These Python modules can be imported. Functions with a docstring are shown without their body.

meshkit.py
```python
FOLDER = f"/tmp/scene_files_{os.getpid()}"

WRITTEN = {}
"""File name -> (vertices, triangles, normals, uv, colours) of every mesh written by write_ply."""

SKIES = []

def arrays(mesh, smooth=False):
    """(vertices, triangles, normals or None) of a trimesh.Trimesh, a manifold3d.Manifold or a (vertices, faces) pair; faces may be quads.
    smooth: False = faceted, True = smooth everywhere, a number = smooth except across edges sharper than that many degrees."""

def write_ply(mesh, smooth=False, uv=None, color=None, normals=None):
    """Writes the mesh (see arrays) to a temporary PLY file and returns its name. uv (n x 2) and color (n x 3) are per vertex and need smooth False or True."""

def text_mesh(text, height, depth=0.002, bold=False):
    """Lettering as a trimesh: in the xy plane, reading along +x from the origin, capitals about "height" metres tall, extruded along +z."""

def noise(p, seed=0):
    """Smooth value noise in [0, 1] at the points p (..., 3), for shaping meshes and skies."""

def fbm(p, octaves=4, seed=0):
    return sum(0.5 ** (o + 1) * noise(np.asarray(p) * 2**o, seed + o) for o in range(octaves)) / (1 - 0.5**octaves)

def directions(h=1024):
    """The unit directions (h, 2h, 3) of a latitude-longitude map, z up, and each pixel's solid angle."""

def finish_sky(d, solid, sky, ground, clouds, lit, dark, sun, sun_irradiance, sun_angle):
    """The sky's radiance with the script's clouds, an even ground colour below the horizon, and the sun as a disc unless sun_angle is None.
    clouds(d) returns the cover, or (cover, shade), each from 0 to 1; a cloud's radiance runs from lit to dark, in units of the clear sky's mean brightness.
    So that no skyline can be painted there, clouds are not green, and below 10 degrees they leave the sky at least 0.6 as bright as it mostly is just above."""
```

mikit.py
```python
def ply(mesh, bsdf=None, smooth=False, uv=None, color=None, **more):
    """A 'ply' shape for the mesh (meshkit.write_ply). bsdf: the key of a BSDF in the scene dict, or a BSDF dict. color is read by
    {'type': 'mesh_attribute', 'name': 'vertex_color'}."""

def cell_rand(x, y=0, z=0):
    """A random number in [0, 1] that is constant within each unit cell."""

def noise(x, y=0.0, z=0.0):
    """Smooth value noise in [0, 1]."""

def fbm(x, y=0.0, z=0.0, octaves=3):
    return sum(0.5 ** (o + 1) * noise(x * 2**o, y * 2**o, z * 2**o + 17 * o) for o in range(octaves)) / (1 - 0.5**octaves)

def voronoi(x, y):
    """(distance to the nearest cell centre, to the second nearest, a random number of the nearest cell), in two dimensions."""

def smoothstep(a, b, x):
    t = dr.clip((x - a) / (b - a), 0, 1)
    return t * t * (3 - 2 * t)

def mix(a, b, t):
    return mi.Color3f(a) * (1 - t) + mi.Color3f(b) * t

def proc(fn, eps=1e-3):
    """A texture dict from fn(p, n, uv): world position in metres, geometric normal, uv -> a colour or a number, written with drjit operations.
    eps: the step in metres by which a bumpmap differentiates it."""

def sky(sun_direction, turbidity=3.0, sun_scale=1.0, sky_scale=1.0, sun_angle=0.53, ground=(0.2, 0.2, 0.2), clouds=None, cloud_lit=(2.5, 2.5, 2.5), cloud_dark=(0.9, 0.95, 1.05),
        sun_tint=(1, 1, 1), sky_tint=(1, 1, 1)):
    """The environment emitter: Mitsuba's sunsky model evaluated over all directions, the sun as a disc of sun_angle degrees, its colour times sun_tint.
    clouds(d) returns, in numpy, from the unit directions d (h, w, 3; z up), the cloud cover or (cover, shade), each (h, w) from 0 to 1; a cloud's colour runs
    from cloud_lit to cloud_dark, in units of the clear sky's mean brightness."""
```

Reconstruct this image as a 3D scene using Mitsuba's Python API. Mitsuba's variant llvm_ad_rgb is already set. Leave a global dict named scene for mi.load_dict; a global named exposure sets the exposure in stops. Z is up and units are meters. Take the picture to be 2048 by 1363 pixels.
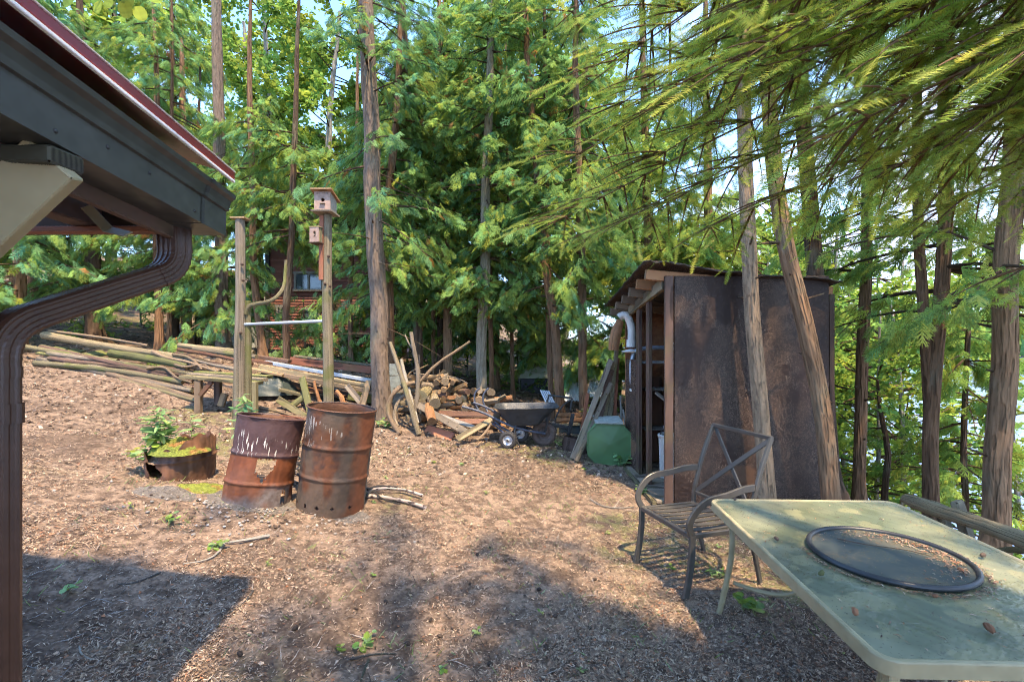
import math, numpy as np, trimesh, mitsuba as mi, drjit as dr, mikit, meshkit
from mikit import proc, noise, fbm, voronoi, cell_rand, smoothstep, mix
from scipy.interpolate import RBFInterpolator, RegularGridInterpolator
T = mi.ScalarTransform4f
scene, labels = {}, {}

# ------------------------------------------------------------------ camera, sky, exposure
EYE, FPX = 1.74, 960.0                       # eye height, focal length in photo pixels (photo is 2048 wide)
scene['camera'] = {'type': 'perspective', 'fov': math.degrees(2 * math.atan(1024 / FPX)), 'fov_axis': 'x',
                   'near_clip': 0.05, 'far_clip': 2000.0,
                   'to_world': T().look_at(origin=[0, 0, EYE], target=[0, 1, EYE], up=[0, 0, 1])}
SUN = (0.27, -0.60, 1.50)


def cloud_cover(d):
    q = d / np.maximum(d[..., 2:3], 0.06)
    n = meshkit.fbm(q * 0.9 + 3.1, 5)
    right = 1 / (1 + np.exp(-(d[..., 0] - 0.18) * 9))          # fair-weather clouds stand over the lake side
    low = 1 / (1 + np.exp((d[..., 2] - 0.55) * 9))
    c = np.clip((n - 0.53 + 0.20 * right * low) * 5, 0, 1) * np.clip(right * 1.3, 0, 1)
    return c, np.clip((meshkit.fbm(q * 1.7 + 9, 3) - 0.45) * 1.6, 0, 1) * 0.5


scene['sky'] = mikit.sky(SUN, turbidity=3, sun_scale=0.64, sky_scale=2.3, sun_angle=1.2, clouds=cloud_cover,
                         cloud_lit=(0.80, 0.90, 1.20), cloud_dark=(0.55, 0.64, 0.90), sky_tint=(0.76, 0.82, 0.86), sun_tint=(1.0, 0.92, 0.78))
exposure = 3.5


# ------------------------------------------------------------------ helpers
def at(px, py, d):                           # the point that stands at photo pixel (px, py), d metres ahead
    return np.array([(px - 1024) / FPX * d, d, EYE - (py - 681) / FPX * d])


def nrm(v):
    v = np.asarray(v, float)
    return v / (np.linalg.norm(v, axis=-1, keepdims=True) + 1e-12)


class MB:                                    # collects faces with uv; u = 1000-step piece number + cross coordinate, v = metres along the grain
    def __init__(s):
        s.v, s.f, s.uv, s.n = [], [], [], 0

    def add(s, v, f, uv):
        f = np.asarray(f, int)
        if f.shape[1] == 4:
            f = np.vstack([f[:, [0, 1, 2]], f[:, [0, 2, 3]]])
        s.v.append(np.asarray(v, float)); s.f.append(f + s.n); s.uv.append(np.asarray(uv, float)); s.n += len(v)
        return s

    def arrays(s):
        return np.vstack(s.v), np.vstack(s.f), np.vstack(s.uv)

    def box(s, size, R=None, c=(0, 0, 0), k=0, ch=None, axis=None):     # chamfered box, R columns are its axes; grain along the longest side
        size = np.asarray(size, float); h = size / 2
        ch = min(0.12 * size.min(), 0.006) if ch is None else ch
        R = np.eye(3) if R is None else np.asarray(R, float)
        axis = int(np.argmax(size)) if axis is None else axis
        vs, fs, uvs, n = [], [], [], 0
        corner = {}
        for a in range(3):
            b, e = (a + 1) % 3, (a + 2) % 3
            for sg in (-1, 1):
                q = []
                for (sb, se) in ((-1, -1), (1, -1), (1, 1), (-1, 1)):
                    p = np.zeros(3); p[a] = sg * h[a]; p[b] = sb * (h[b] - ch); p[e] = se * (h[e] - ch)
                    q.append(p)
                if sg < 0:
                    q = q[::-1]
                vs += q; fs.append([n, n + 1, n + 2, n + 3]); n += 4
                if a == axis:
                    uvs += [[k + 0.02, -5 + p[b]] for p in q]
                else:
                    o = b if e == axis else e
                    uvs += [[k + 0.1 + 0.1 * a + min(0.09, abs(p[o] + h[o]) * 0.08), p[axis]] for p in q]
        for a in range(3):                   # chamfer strips
            b, e = (a + 1) % 3, (a + 2) % 3
            for sb in (-1, 1):
                for se in (-1, 1):
                    q = []
                    for sa in (-1, 1):
                        p = np.zeros(3); p[a] = sa * (h[a] - ch); p[b] = sb * h[b]; p[e] = se * (h[e] - ch); q.append(p)
                    for sa in (1, -1):
                        p = np.zeros(3); p[a] = sa * (h[a] - ch); p[b] = sb * (h[b] - ch); p[e] = se * h[e]; q.append(p)
                    if sb * se < 0:
                        q = q[::-1]
                    vs += q; fs.append([n, n + 1, n + 2, n + 3]); n += 4
                    uvs += [[k + 0.45, p[axis]] for p in q]
        v = np.array(vs) @ R.T + np.asarray(c, float)
        return s.add(v, fs, uvs)

    def beam(s, p0, p1, w, t, up=(0, 0, 1), k=0, ch=None):              # w across, t along up
        p0, p1 = np.asarray(p0, float), np.asarray(p1, float)
        x = nrm(p1 - p0); y = np.cross(np.asarray(up, float), x)
        y = nrm(np.cross([0, 1, 0.1], x)) if np.linalg.norm(y) < 1e-6 else nrm(y)
        z = np.cross(x, y)
        return s.box((np.linalg.norm(p1 - p0), w, t), np.stack([x, y, z], 1), (p0 + p1) / 2, k, ch, 0)

    def tube(s, pts, rad, sides=10, k=0, caps=True, jag=0.0, rng=None, ridge=0.0, close=False):
        p = np.asarray(pts, float); m = len(p)
        rad = np.broadcast_to(np.asarray(rad, float), (m,))
        t = nrm(np.gradient(p, axis=0))
        ref = np.array([1.0, 0, 0]) if abs(t[0][0]) < 0.85 else np.array([0, 1.0, 0])
        a = ref; fr = []
        for i in range(m):
            a = nrm(a - t[i] * (a @ t[i])); fr.append((a, np.cross(t[i], a)))
        ang = np.arange(sides + 1) * 2 * np.pi / sides
        L = np.concatenate([[0], np.cumsum(np.linalg.norm(np.diff(p, axis=0), axis=1))])
        rr = np.ones((m, sides))
        if jag and rng is not None:
            rr = rr + rng.normal(0, jag, (m, sides))
        if ridge:
            rr = rr + ridge * np.cos(np.arange(sides) * np.pi)[None, :]
        rr = np.hstack([rr, rr[:, :1]])
        A = np.array([f[0] for f in fr]); B = np.array([f[1] for f in fr])
        v = p[:, None] + (rad[:, None] * rr)[..., None] * (np.cos(ang)[None, :, None] * A[:, None] + np.sin(ang)[None, :, None] * B[:, None])
        uv = np.stack([np.broadcast_to(k + 0.1 + 0.8 * ang / (2 * np.pi), (m, sides + 1)), np.broadcast_to(L[:, None], (m, sides + 1))], -1)
        i, j = np.meshgrid(np.arange(m - 1), np.arange(sides), indexing='ij')
        W = sides + 1
        q = np.stack([i * W + j, i * W + j + 1, (i + 1) * W + j + 1, (i + 1) * W + j], -1).reshape(-1, 4)
        s.add(v.reshape(-1, 3), q, uv.reshape(-1, 2))
        if caps:
            for e, sg in ((0, -1), (m - 1, 1)):
                ring = v[e, :sides]; c = ring.mean(0)
                vv = np.vstack([ring, c]); jj = np.arange(sides)
                f = np.stack([jj, (jj + 1) % sides, np.full(sides, sides)], 1)
                if sg < 0:
                    f = f[:, ::-1]
                cu = np.vstack([np.stack([np.full(sides, k + 0.02), np.full(sides, -5 - rad[e])], 1), [[k + 0.02, -5]]])
                s.add(vv, f, cu)
        return s

    def tube_r(s, p, rad, rr, k):            # a tube whose every ring has its own outline rr (rings x sides)
        m, sides = rr.shape; t = nrm(np.gradient(p, axis=0)); a = np.array([1.0, 0, 0]); A, B = [], []
        for i in range(m):
            a = nrm(a - t[i] * (a @ t[i])); A.append(a); B.append(np.cross(t[i], a))
        A, B = np.array(A), np.array(B); ang = np.arange(sides + 1) * 2 * np.pi / sides; rr = np.hstack([rr, rr[:, :1]])
        L = np.concatenate([[0], np.cumsum(np.linalg.norm(np.diff(p, axis=0), axis=1))])
        v = p[:, None] + (rad[:, None] * rr)[..., None] * (np.cos(ang)[None, :, None] * A[:, None] + np.sin(ang)[None, :, None] * B[:, None])
        uv = np.stack([np.broadcast_to(k + 0.1 + 0.8 * ang / (2 * np.pi), (m, sides + 1)), np.broadcast_to(L[:, None], (m, sides + 1))], -1)
        i, j = np.meshgrid(np.arange(m - 1), np.arange(sides), indexing='ij'); W = sides + 1
        return s.add(v.reshape(-1, 3), np.stack([i * W + j, i * W + j + 1, (i + 1) * W + j + 1, (i + 1) * W + j], -1).reshape(-1, 4), uv.reshape(-1, 2))

    def lathe(s, prof, sides=32, k=0, M=None):                          # prof: (r, z) outward profile
        prof = np.asarray(prof, float); m = len(prof)
        ang = np.arange(sides + 1) * 2 * np.pi / sides
        v = np.stack([prof[:, None, 0] * np.cos(ang), prof[:, None, 0] * np.sin(ang), np.broadcast_to(prof[:, None, 1], (m, sides + 1))], -1).reshape(-1, 3)
        uv = np.stack([np.broadcast_to(k + 0.1 + 0.8 * ang / (2 * np.pi), (m, sides + 1)), np.broadcast_to(prof[:, None, 1], (m, sides + 1))], -1).reshape(-1, 2)
        W = sides + 1
        i, j = np.meshgrid(np.arange(m - 1), np.arange(sides), indexing='ij')
        q = np.stack([i * W + j, i * W + j + 1, (i + 1) * W + j + 1, (i + 1) * W + j], -1).reshape(-1, 4)
        if M is not None:
            v = v @ np.asarray(M[0]).T + np.asarray(M[1])
        return s.add(v, q, uv)

    def mesh(s, m, k=0, R=None, c=(0, 0, 0)):                           # a trimesh, flat shaded
        v = np.array(m.vertices)[np.array(m.faces).reshape(-1)]
        if R is not None:
            v = v @ np.asarray(R).T
        v = v + np.asarray(c, float)
        return s.add(v, np.arange(len(v)).reshape(-1, 3), np.stack([np.full(len(v), k + 0.3), v[:, 2]], 1))

    def put(s, key, mat, **lab):
        v, f, uv = s.arrays()
        scene[key] = mikit.ply((v, f), mat, smooth=True, uv=uv)
        if lab:
            labels[key] = {k: x for k, x in lab.items() if x}
        return key


COUNT = {}


def new(name):                               # name, name_001, name_002 ...
    n = COUNT.get(name, 0); COUNT[name] = n + 1
    return name if n == 0 else f'{name}_{n:03d}'


def tag(key, label, category=None, group=None, kind=None):
    labels[key] = {k: x for k, x in dict(label=label, category=category, group=group, kind=kind).items() if x}
    return key


def rotz(a):
    c, s_ = math.cos(a), math.sin(a)
    return np.array([[c, -s_, 0], [s_, c, 0], [0, 0, 1.0]])


def rotx(a):
    c, s_ = math.cos(a), math.sin(a)
    return np.array([[1.0, 0, 0], [0, c, -s_], [0, s_, c]])


def roty(a):
    c, s_ = math.cos(a), math.sin(a)
    return np.array([[c, 0, s_], [0, 1.0, 0], [-s_, 0, c]])


def curve(pts, n=12):                        # smooth polyline through the points
    p = np.asarray(pts, float)
    if len(p) == 2:
        return p[0] + np.linspace(0, 1, n)[:, None] * (p[1] - p[0])
    from scipy.interpolate import CubicSpline
    t = np.concatenate([[0], np.cumsum(np.linalg.norm(np.diff(p, axis=0), axis=1))])
    return CubicSpline(t, p, bc_type='natural')(np.linspace(0, t[-1], n))


def scatter(proto, R, S, P, K):              # copies of proto = (v, f, v-coordinate) turned by R, scaled by S, moved to P, piece number K
    v, f, w = proto
    n, m = len(P), len(v)
    V = (np.einsum('nij,mj->nmi', R, v) * np.asarray(S)[:, None, None] + np.asarray(P)[:, None]).reshape(-1, 3)
    F = (f[None] + (np.arange(n) * m)[:, None, None]).reshape(-1, 3)
    UV = np.stack([np.repeat(np.asarray(K, float) + 0.5, m), np.tile(w, n)], 1)
    return V, F, UV


def frames(d, up, roll):                     # rotation matrices whose x is d and whose z leans to up, rolled
    x = nrm(d); y = nrm(np.cross(np.broadcast_to(up, x.shape), x)); z = np.cross(x, y)
    c, s_ = np.cos(roll)[:, None], np.sin(roll)[:, None]
    return np.stack([x, y * c + z * s_, z * c - y * s_], -1)


# ------------------------------------------------------------------ materials
def sel(code, table, default):
    out = mi.Color3f(*default)
    for c, rgb in table:
        out = dr.select(dr.abs(code - c) < 0.5, mi.Color3f(*rgb), out)
    return out


LEAF = [(0, (.220, .370, .115)), (1, (.170, .345, .165)), (2, (.400, .560, .115)), (3, (.200, .330, .075)), (4, (.360, .180, .065)),
        (5, (.300, .290, .030)), (6, (.300, .450, .190)), (7, (.310, .410, .090)), (8, (.290, .400, .075)), (9, (.170, .180, .120))]


def leaf_color(p, n, uv):
    k = dr.floor(uv.x); code = dr.floor(k / 64); r = cell_rand(k, 5); r2 = cell_rand(k, 9)
    c = sel(code, LEAF, LEAF[0][1])
    c = c * (0.62 + 0.76 * r)
    c = mi.Color3f(c.x * (0.85 + 0.4 * r2), c.y, c.z * (1.15 - 0.4 * r2))
    return dr.clip(c * (0.86 + 0.28 * noise(uv.y * 9.0, k)), 0.005, 0.6)


scene['m_leaf'] = {'type': 'principledthin', 'base_color': proc(leaf_color), 'roughness': 0.42, 'diff_trans': 0.95, 'eta': 1.4}

LITTER = [(0, (.390, .285, .200)), (1, (.255, .170, .115)), (2, (.090, .062, .045)), (3, (.500, .385, .285)), (4, (.310, .270, .235)),
          (5, (.165, .165, .060)), (6, (.048, .034, .025)), (7, (.30, .135, .070)), (8, (.30, .29, .27))]


def litter_color(p, n, uv):
    k = dr.floor(uv.x); code = dr.floor(k / 64)
    return sel(code, LITTER, LITTER[0][1]) * (0.6 + 0.75 * cell_rand(k, 3))


scene['m_litter'] = {'type': 'twosided', 'bsdf': {'type': 'principled', 'base_color': proc(litter_color), 'roughness': 0.75, 'specular': 0.3}}

# timber: piece number // 64 = kind of wood
WOOD = [(0, (.225, .180, .132)), (1, (.155, .130, .070)), (2, (.160, .075, .045)), (3, (.310, .205, .110)), (4, (.300, .275, .240)),
        (5, (.085, .050, .035)), (6, (.215, .150, .095)), (7, (.340, .165, .075)), (8, (.240, .185, .105)), (9, (.125, .075, .055)),
        (10, (.130, .128, .050)), (11, (.30, .115, .065)), (12, (.205, .165, .105)), (13, (.055, .050, .046))]


def wood_color(p, n, uv):
    k = dr.floor(uv.x); code = dr.floor(k / 64); a = (uv.x - k) * 40
    end = uv.y < -3
    c = sel(code, WOOD, WOOD[0][1]) * (0.72 + 0.5 * cell_rand(k, 2))
    g = fbm(a * 3.1 + k, uv.y * 1.3, 0, 4)
    c = c * (0.62 + 0.76 * g)
    crack = smoothstep(0.66, 0.74, noise(a * 4.0 + 7 * k, uv.y * 2.2, 3))
    c = c * (1 - 0.55 * crack)
    green = smoothstep(0.52, 0.72, fbm(p.x * 3.1, p.y * 3.1, p.z * 4 + k, 3)) * dr.select((code == 1) | (code == 10) | (code == 12), 1.0, 0.25)
    c = mix(c, mi.Color3f(.115, .125, .03), green * 0.75)
    rings = 0.8 + 0.3 * dr.sin((uv.y + 5) * 420 + 3 * noise(p.x * 30, p.y * 30, p.z * 30))
    ec = dr.select((code == 3) | (code == 7) | (code == 11), mi.Color3f(.30, .19, .10), c * 1.1) * rings * (0.75 + 0.5 * cell_rand(k, 8))
    return dr.clip(dr.select(end, ec, c), 0.01, 0.7)


def wood_bump(p, n, uv):
    k = dr.floor(uv.x); a = (uv.x - k) * 40
    return fbm(a * 5.0 + k, uv.y * 2.0, 0, 3)


scene['m_wood'] = {'type': 'twosided', 'bsdf': {'type': 'bumpmap', 'arbitrary': proc(wood_bump, 2e-3), 'scale': 0.012,
                   'bsdf': {'type': 'principled', 'base_color': proc(wood_color), 'roughness': 0.72, 'specular': 0.35}}}

# bark: 0 stringy red-brown cedar, 1 grey scaly spruce, 2 dark, 3 pale tan, 4 grey hardwood
BARK = [(0, (.215, .120, .066)), (1, (.190, .140, .105)), (2, (.118, .074, .048)), (3, (.375, .255, .158)), (4, (.30, .27, .24)), (5, (.245, .145, .080)), (6, (.26, .22, .16))]


def bark_color(p, n, uv):
    k = dr.floor(uv.x); code = dr.floor(k / 64); a = uv.x - k
    c = sel(code, BARK, BARK[0][1]) * (0.85 + 0.3 * cell_rand(k, 1))
    st = fbm(a * 46 + k * 3 + 1.2 * noise(uv.y * 5, a * 8), uv.y * 4.5 + 3 * noise(a * 9, uv.y * 1.7), 0, 4)
    st = st - 0.22 * smoothstep(0.55, 0.70, noise(a * 34 + 5 * k, uv.y * 7, 6))
    sc = fbm(a * 52 + k, uv.y * 30, 5, 3)
    stringy = (code == 0) | (code == 2) | (code == 5) | (code == 4)
    t = dr.select(stringy, 0.45 + 1.1 * st, 0.50 + 0.5 * st + 0.5 * sc)
    c = c * t
    li = smoothstep(0.56, 0.72, fbm(p.x * 5, p.y * 5, p.z * 2.2 + k, 4))
    c = mix(c, mi.Color3f(.20, .215, .15), li * dr.select(code == 3, 0.2, 0.24))
    gr = smoothstep(0.62, 0.74, fbm(a * 30 + 3 * k, uv.y * 21, 2, 3)) * dr.select(code == 3, 1.0, 0.3)
    return dr.clip(mix(c, mi.Color3f(.07, .05, .035), gr * 0.4), 0.01, 0.6)


def bark_bump(p, n, uv):
    k = dr.floor(uv.x); a = uv.x - k
    return fbm(a * 46 + k * 3 + 1.2 * noise(uv.y * 5, a * 8), uv.y * 4.5 + 3 * noise(a * 9, uv.y * 1.7), 0, 4) - 0.5 * smoothstep(0.55, 0.70, noise(a * 34 + 5 * k, uv.y * 7, 6))


scene['m_bark'] = {'type': 'twosided', 'bsdf': {'type': 'bumpmap', 'arbitrary': proc(bark_bump, 3e-3), 'scale': 0.03,
                   'bsdf': {'type': 'principled', 'base_color': proc(bark_color), 'roughness': 0.85, 'specular': 0.25}}}


def soil_color(p, n, uv):
    a = fbm(p.x * 1.3, p.y * 1.3, 0, 4); b = fbm(p.x * 17, p.y * 17, 4, 4); f = noise(p.x * 90, p.y * 90, 2)
    c = mix(mi.Color3f(.098, .068, .049), mi.Color3f(.222, .158, .114), smoothstep(0.3, 0.7, b))
    c = mix(c, mi.Color3f(.070, .048, .035), smoothstep(0.52, 0.7, a) * 0.6)
    moss = smoothstep(0.56, 0.70, fbm(p.x * 0.9 + 11, p.y * 0.9 + 5, 1, 4)) * smoothstep(0.4, 0.6, b)
    c = mix(c, mi.Color3f(.125, .130, .040), moss * 0.65)
    return dr.clip(c * (0.6 + 0.8 * f), 0.01, 0.5)


def soil_bump(p, n, uv):
    return fbm(p.x * 40, p.y * 40, 0, 3) + 0.3 * noise(p.x * 150, p.y * 150, 0)


scene['m_soil'] = {'type': 'twosided', 'bsdf': {'type': 'bumpmap', 'arbitrary': proc(soil_bump, 2e-3), 'scale': 0.02,
                   'bsdf': {'type': 'principled', 'base_color': proc(soil_color), 'roughness': 0.9, 'specular': 0.2}}}


def plain(name, rgb, rough=0.5, metal=0.0, var=0.15, freq=14.0, spec=0.5, **kw):
    def fn(p, n, uv):
        g = fbm(p.x * freq, p.y * freq, p.z * freq, 3)
        return dr.clip(mi.Color3f(*rgb) * (1 - var + 2 * var * g), 0.0, 0.9)
    scene[name] = {'type': 'twosided', 'bsdf': {'type': 'principled', 'base_color': proc(fn) if var else {'type': 'rgb', 'value': list(rgb)}, 'roughness': rough, 'metallic': metal, 'specular': spec, **kw}}


def water_bump(p, n, uv):
    return fbm(p.x * 1.1, p.y * 2.3, 0, 3)


scene['m_water'] = {'type': 'bumpmap', 'arbitrary': proc(water_bump, 1e-2), 'scale': 0.05,
                    'bsdf': {'type': 'principled', 'base_color': {'type': 'rgb', 'value': [0.08, 0.14, 0.24]}, 'roughness': 0.08, 'specular': 0.6}}
# ------------------------------------------------------------------ terrain
_c = np.array([(-7.9, 8.0, 1.27), (-7.35, 10, 1.54), (-6.05, 10, 1.56), (-2.02, 7.5, .50), (-.93, 7.2, .36), (-.06, 6.6, .25), (1.27, 6.2, .12),
               (-2.92, 4.17, .49), (-2.16, 4.0, .39), (-1.55, 4.14, .28), (1.3, 3.2, 0), (1.0, 3.8, .0), (1.58, 5, .05), (3.3, 5, .0), (2.6, 6.8, .05), (-6.5, 13, 1.50), (-3.8, 13, 1.25),
               (-4.57, 7, .76), (-2, 2, .35), (-2, 0, .33), (0, 2, .12), (0, 0, .1), (2, 0, 0), (2.5, 2, 0), (0, 4, .13), (.9, 9, .30), (1.0, 13, .35), (3, 12, .1), (-1.5, 12, .85),
               (-12, 12, 2.3), (-14, 4, 2.0), (-5, 3.5, .80), (-5, 0, .8), (-12, 22, 3.0), (-2, 25, 1.6), (4, 25, .5), (0, -8, 0), (-12, -8, 1.6), (-30, 25, 6), (-30, -10, 5), (-10, 45, 4), (5, 45, 2), (6, -8, 0), (-25, 50, 6)])
_rbf = RBFInterpolator(_c[:, :2], _c[:, 2], kernel='thin_plate_spline', smoothing=0.02)


def _axis(lo, hi, dense, step, grow):
    out = list(np.arange(dense[0], dense[1] + 1e-6, step)); s_ = step
    while out[-1] < hi:
        s_ *= grow; out.append(out[-1] + s_)
    s_ = step
    while out[0] > lo:
        s_ *= grow; out.insert(0, out[0] - s_)
    return np.array(out)


XS, YS = _axis(-160, 14, (-4.5, 4.5), 0.055, 1.06), _axis(-60, 160, (1.2, 7.0), 0.055, 1.05)
_gx, _gy = np.meshgrid(XS, YS)
_q = np.stack([np.clip(_gx, -32, 8), np.clip(_gy, -12, 52)], -1)
_step = _rbf(_q[::1, ::1].reshape(-1, 2)).reshape(_gx.shape) if _gx.size < 250000 else None
_z = _step + np.maximum(-_gx - 32, 0) * 0.12 + np.maximum(_gy - 52, 0) * 0.10
_edge = 4.15 + 0.25 * np.sin(_gy * 0.7)
_bank = np.log1p(np.exp(np.clip((_gx - _edge) * 3.0, -40, 40))) / 3.0
_z = np.maximum(_z - 0.62 * _bank, -6.5)
_p3 = np.stack([_gx, _gy, 0 * _gx], -1)
_fade = 1.0 / (1 + 0.02 * (np.abs(_gx) + np.abs(_gy)))
_z = _z + (0.10 * (meshkit.fbm(_p3 * 0.8, 3, 1) - 0.5) + 0.045 * (meshkit.fbm(_p3 * 4.0, 3, 5) - 0.5) + 0.022 * (meshkit.noise(_p3 * 17, 7) - 0.5)) * _fade
_flat = np.exp(-((_gx - 2.45) ** 2 / 1.2 + (_gy - 5.9) ** 2 / 1.0))
_z = _z * (1 - _flat * 0.7) + (-0.02) * _flat * 0.7
_ground = RegularGridInterpolator((YS, XS), _z, bounds_error=False, fill_value=None)


def gz(x, y):
    r = _ground(np.stack([np.asarray(y, float), np.asarray(x, float)], -1))
    return float(r.reshape(-1)[0]) if np.ndim(x) == 0 and np.ndim(y) == 0 else r


def G(px, py):                               # where the view ray through photo pixel (px, py) meets the ground
    d = np.linspace(1.2, 40, 6000)
    x, z = (px - 1024) / FPX * d, EYE - (py - 681) / FPX * d
    hit = np.nonzero(z < gz(x, d))[0]
    i = hit[0] if len(hit) else 2000
    return np.array([x[i], d[i], float(gz(x[i], d[i]))])


_nx, _ny = len(XS), len(YS)
_i, _j = np.meshgrid(np.arange(_ny - 1), np.arange(_nx - 1), indexing='ij')
_qd = np.stack([_i * _nx + _j, _i * _nx + _j + 1, (_i + 1) * _nx + _j + 1, (_i + 1) * _nx + _j], -1).reshape(-1, 4)
scene['ground'] = mikit.ply((np.stack([_gx, _gy, _z], -1).reshape(-1, 3), _qd), 'm_soil', smooth=True)
tag('ground', 'sloping yard of brown needle-strewn soil', kind='structure')

LAKE_Z = -5.2
_lk = MB(); _lk.add([[-40, -400, LAKE_Z], [700, -400, LAKE_Z], [700, 700, LAKE_Z], [-40, 700, LAKE_Z]], [[0, 1, 2, 3]], [[0, 0], [1, 0], [1, 1], [0, 1]])
_lk.put('lake', 'm_water'); tag('lake', 'blue lake below the wooded bank', kind='structure')
# far shore
_hx, _hy = np.meshgrid(np.linspace(0, 1, 24), np.linspace(-1, 1, 90))
_X = 190 + _hx * 160 + 25 * np.sin(_hy * 5); _Y = _hy * 420 + 120
_H = LAKE_Z - 1 + 16 * np.sin(np.clip(_hx * 1.6, 0, 1) * np.pi / 2) * (0.7 + 0.6 * meshkit.fbm(np.stack([_X, _Y, 0 * _X], -1) * 0.012, 3, 3))
_a, _b = np.meshgrid(np.arange(89), np.arange(23), indexing='ij')
scene['far_hill'] = mikit.ply((np.stack([_X, _Y, _H], -1).reshape(-1, 3), np.stack([_a * 24 + _b, _a * 24 + _b + 1, (_a + 1) * 24 + _b + 1, (_a + 1) * 24 + _b], -1).reshape(-1, 4)), 'm_soil', smooth=True)
tag('far_hill', 'low wooded hill on the far shore of the lake', kind='structure')

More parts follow.
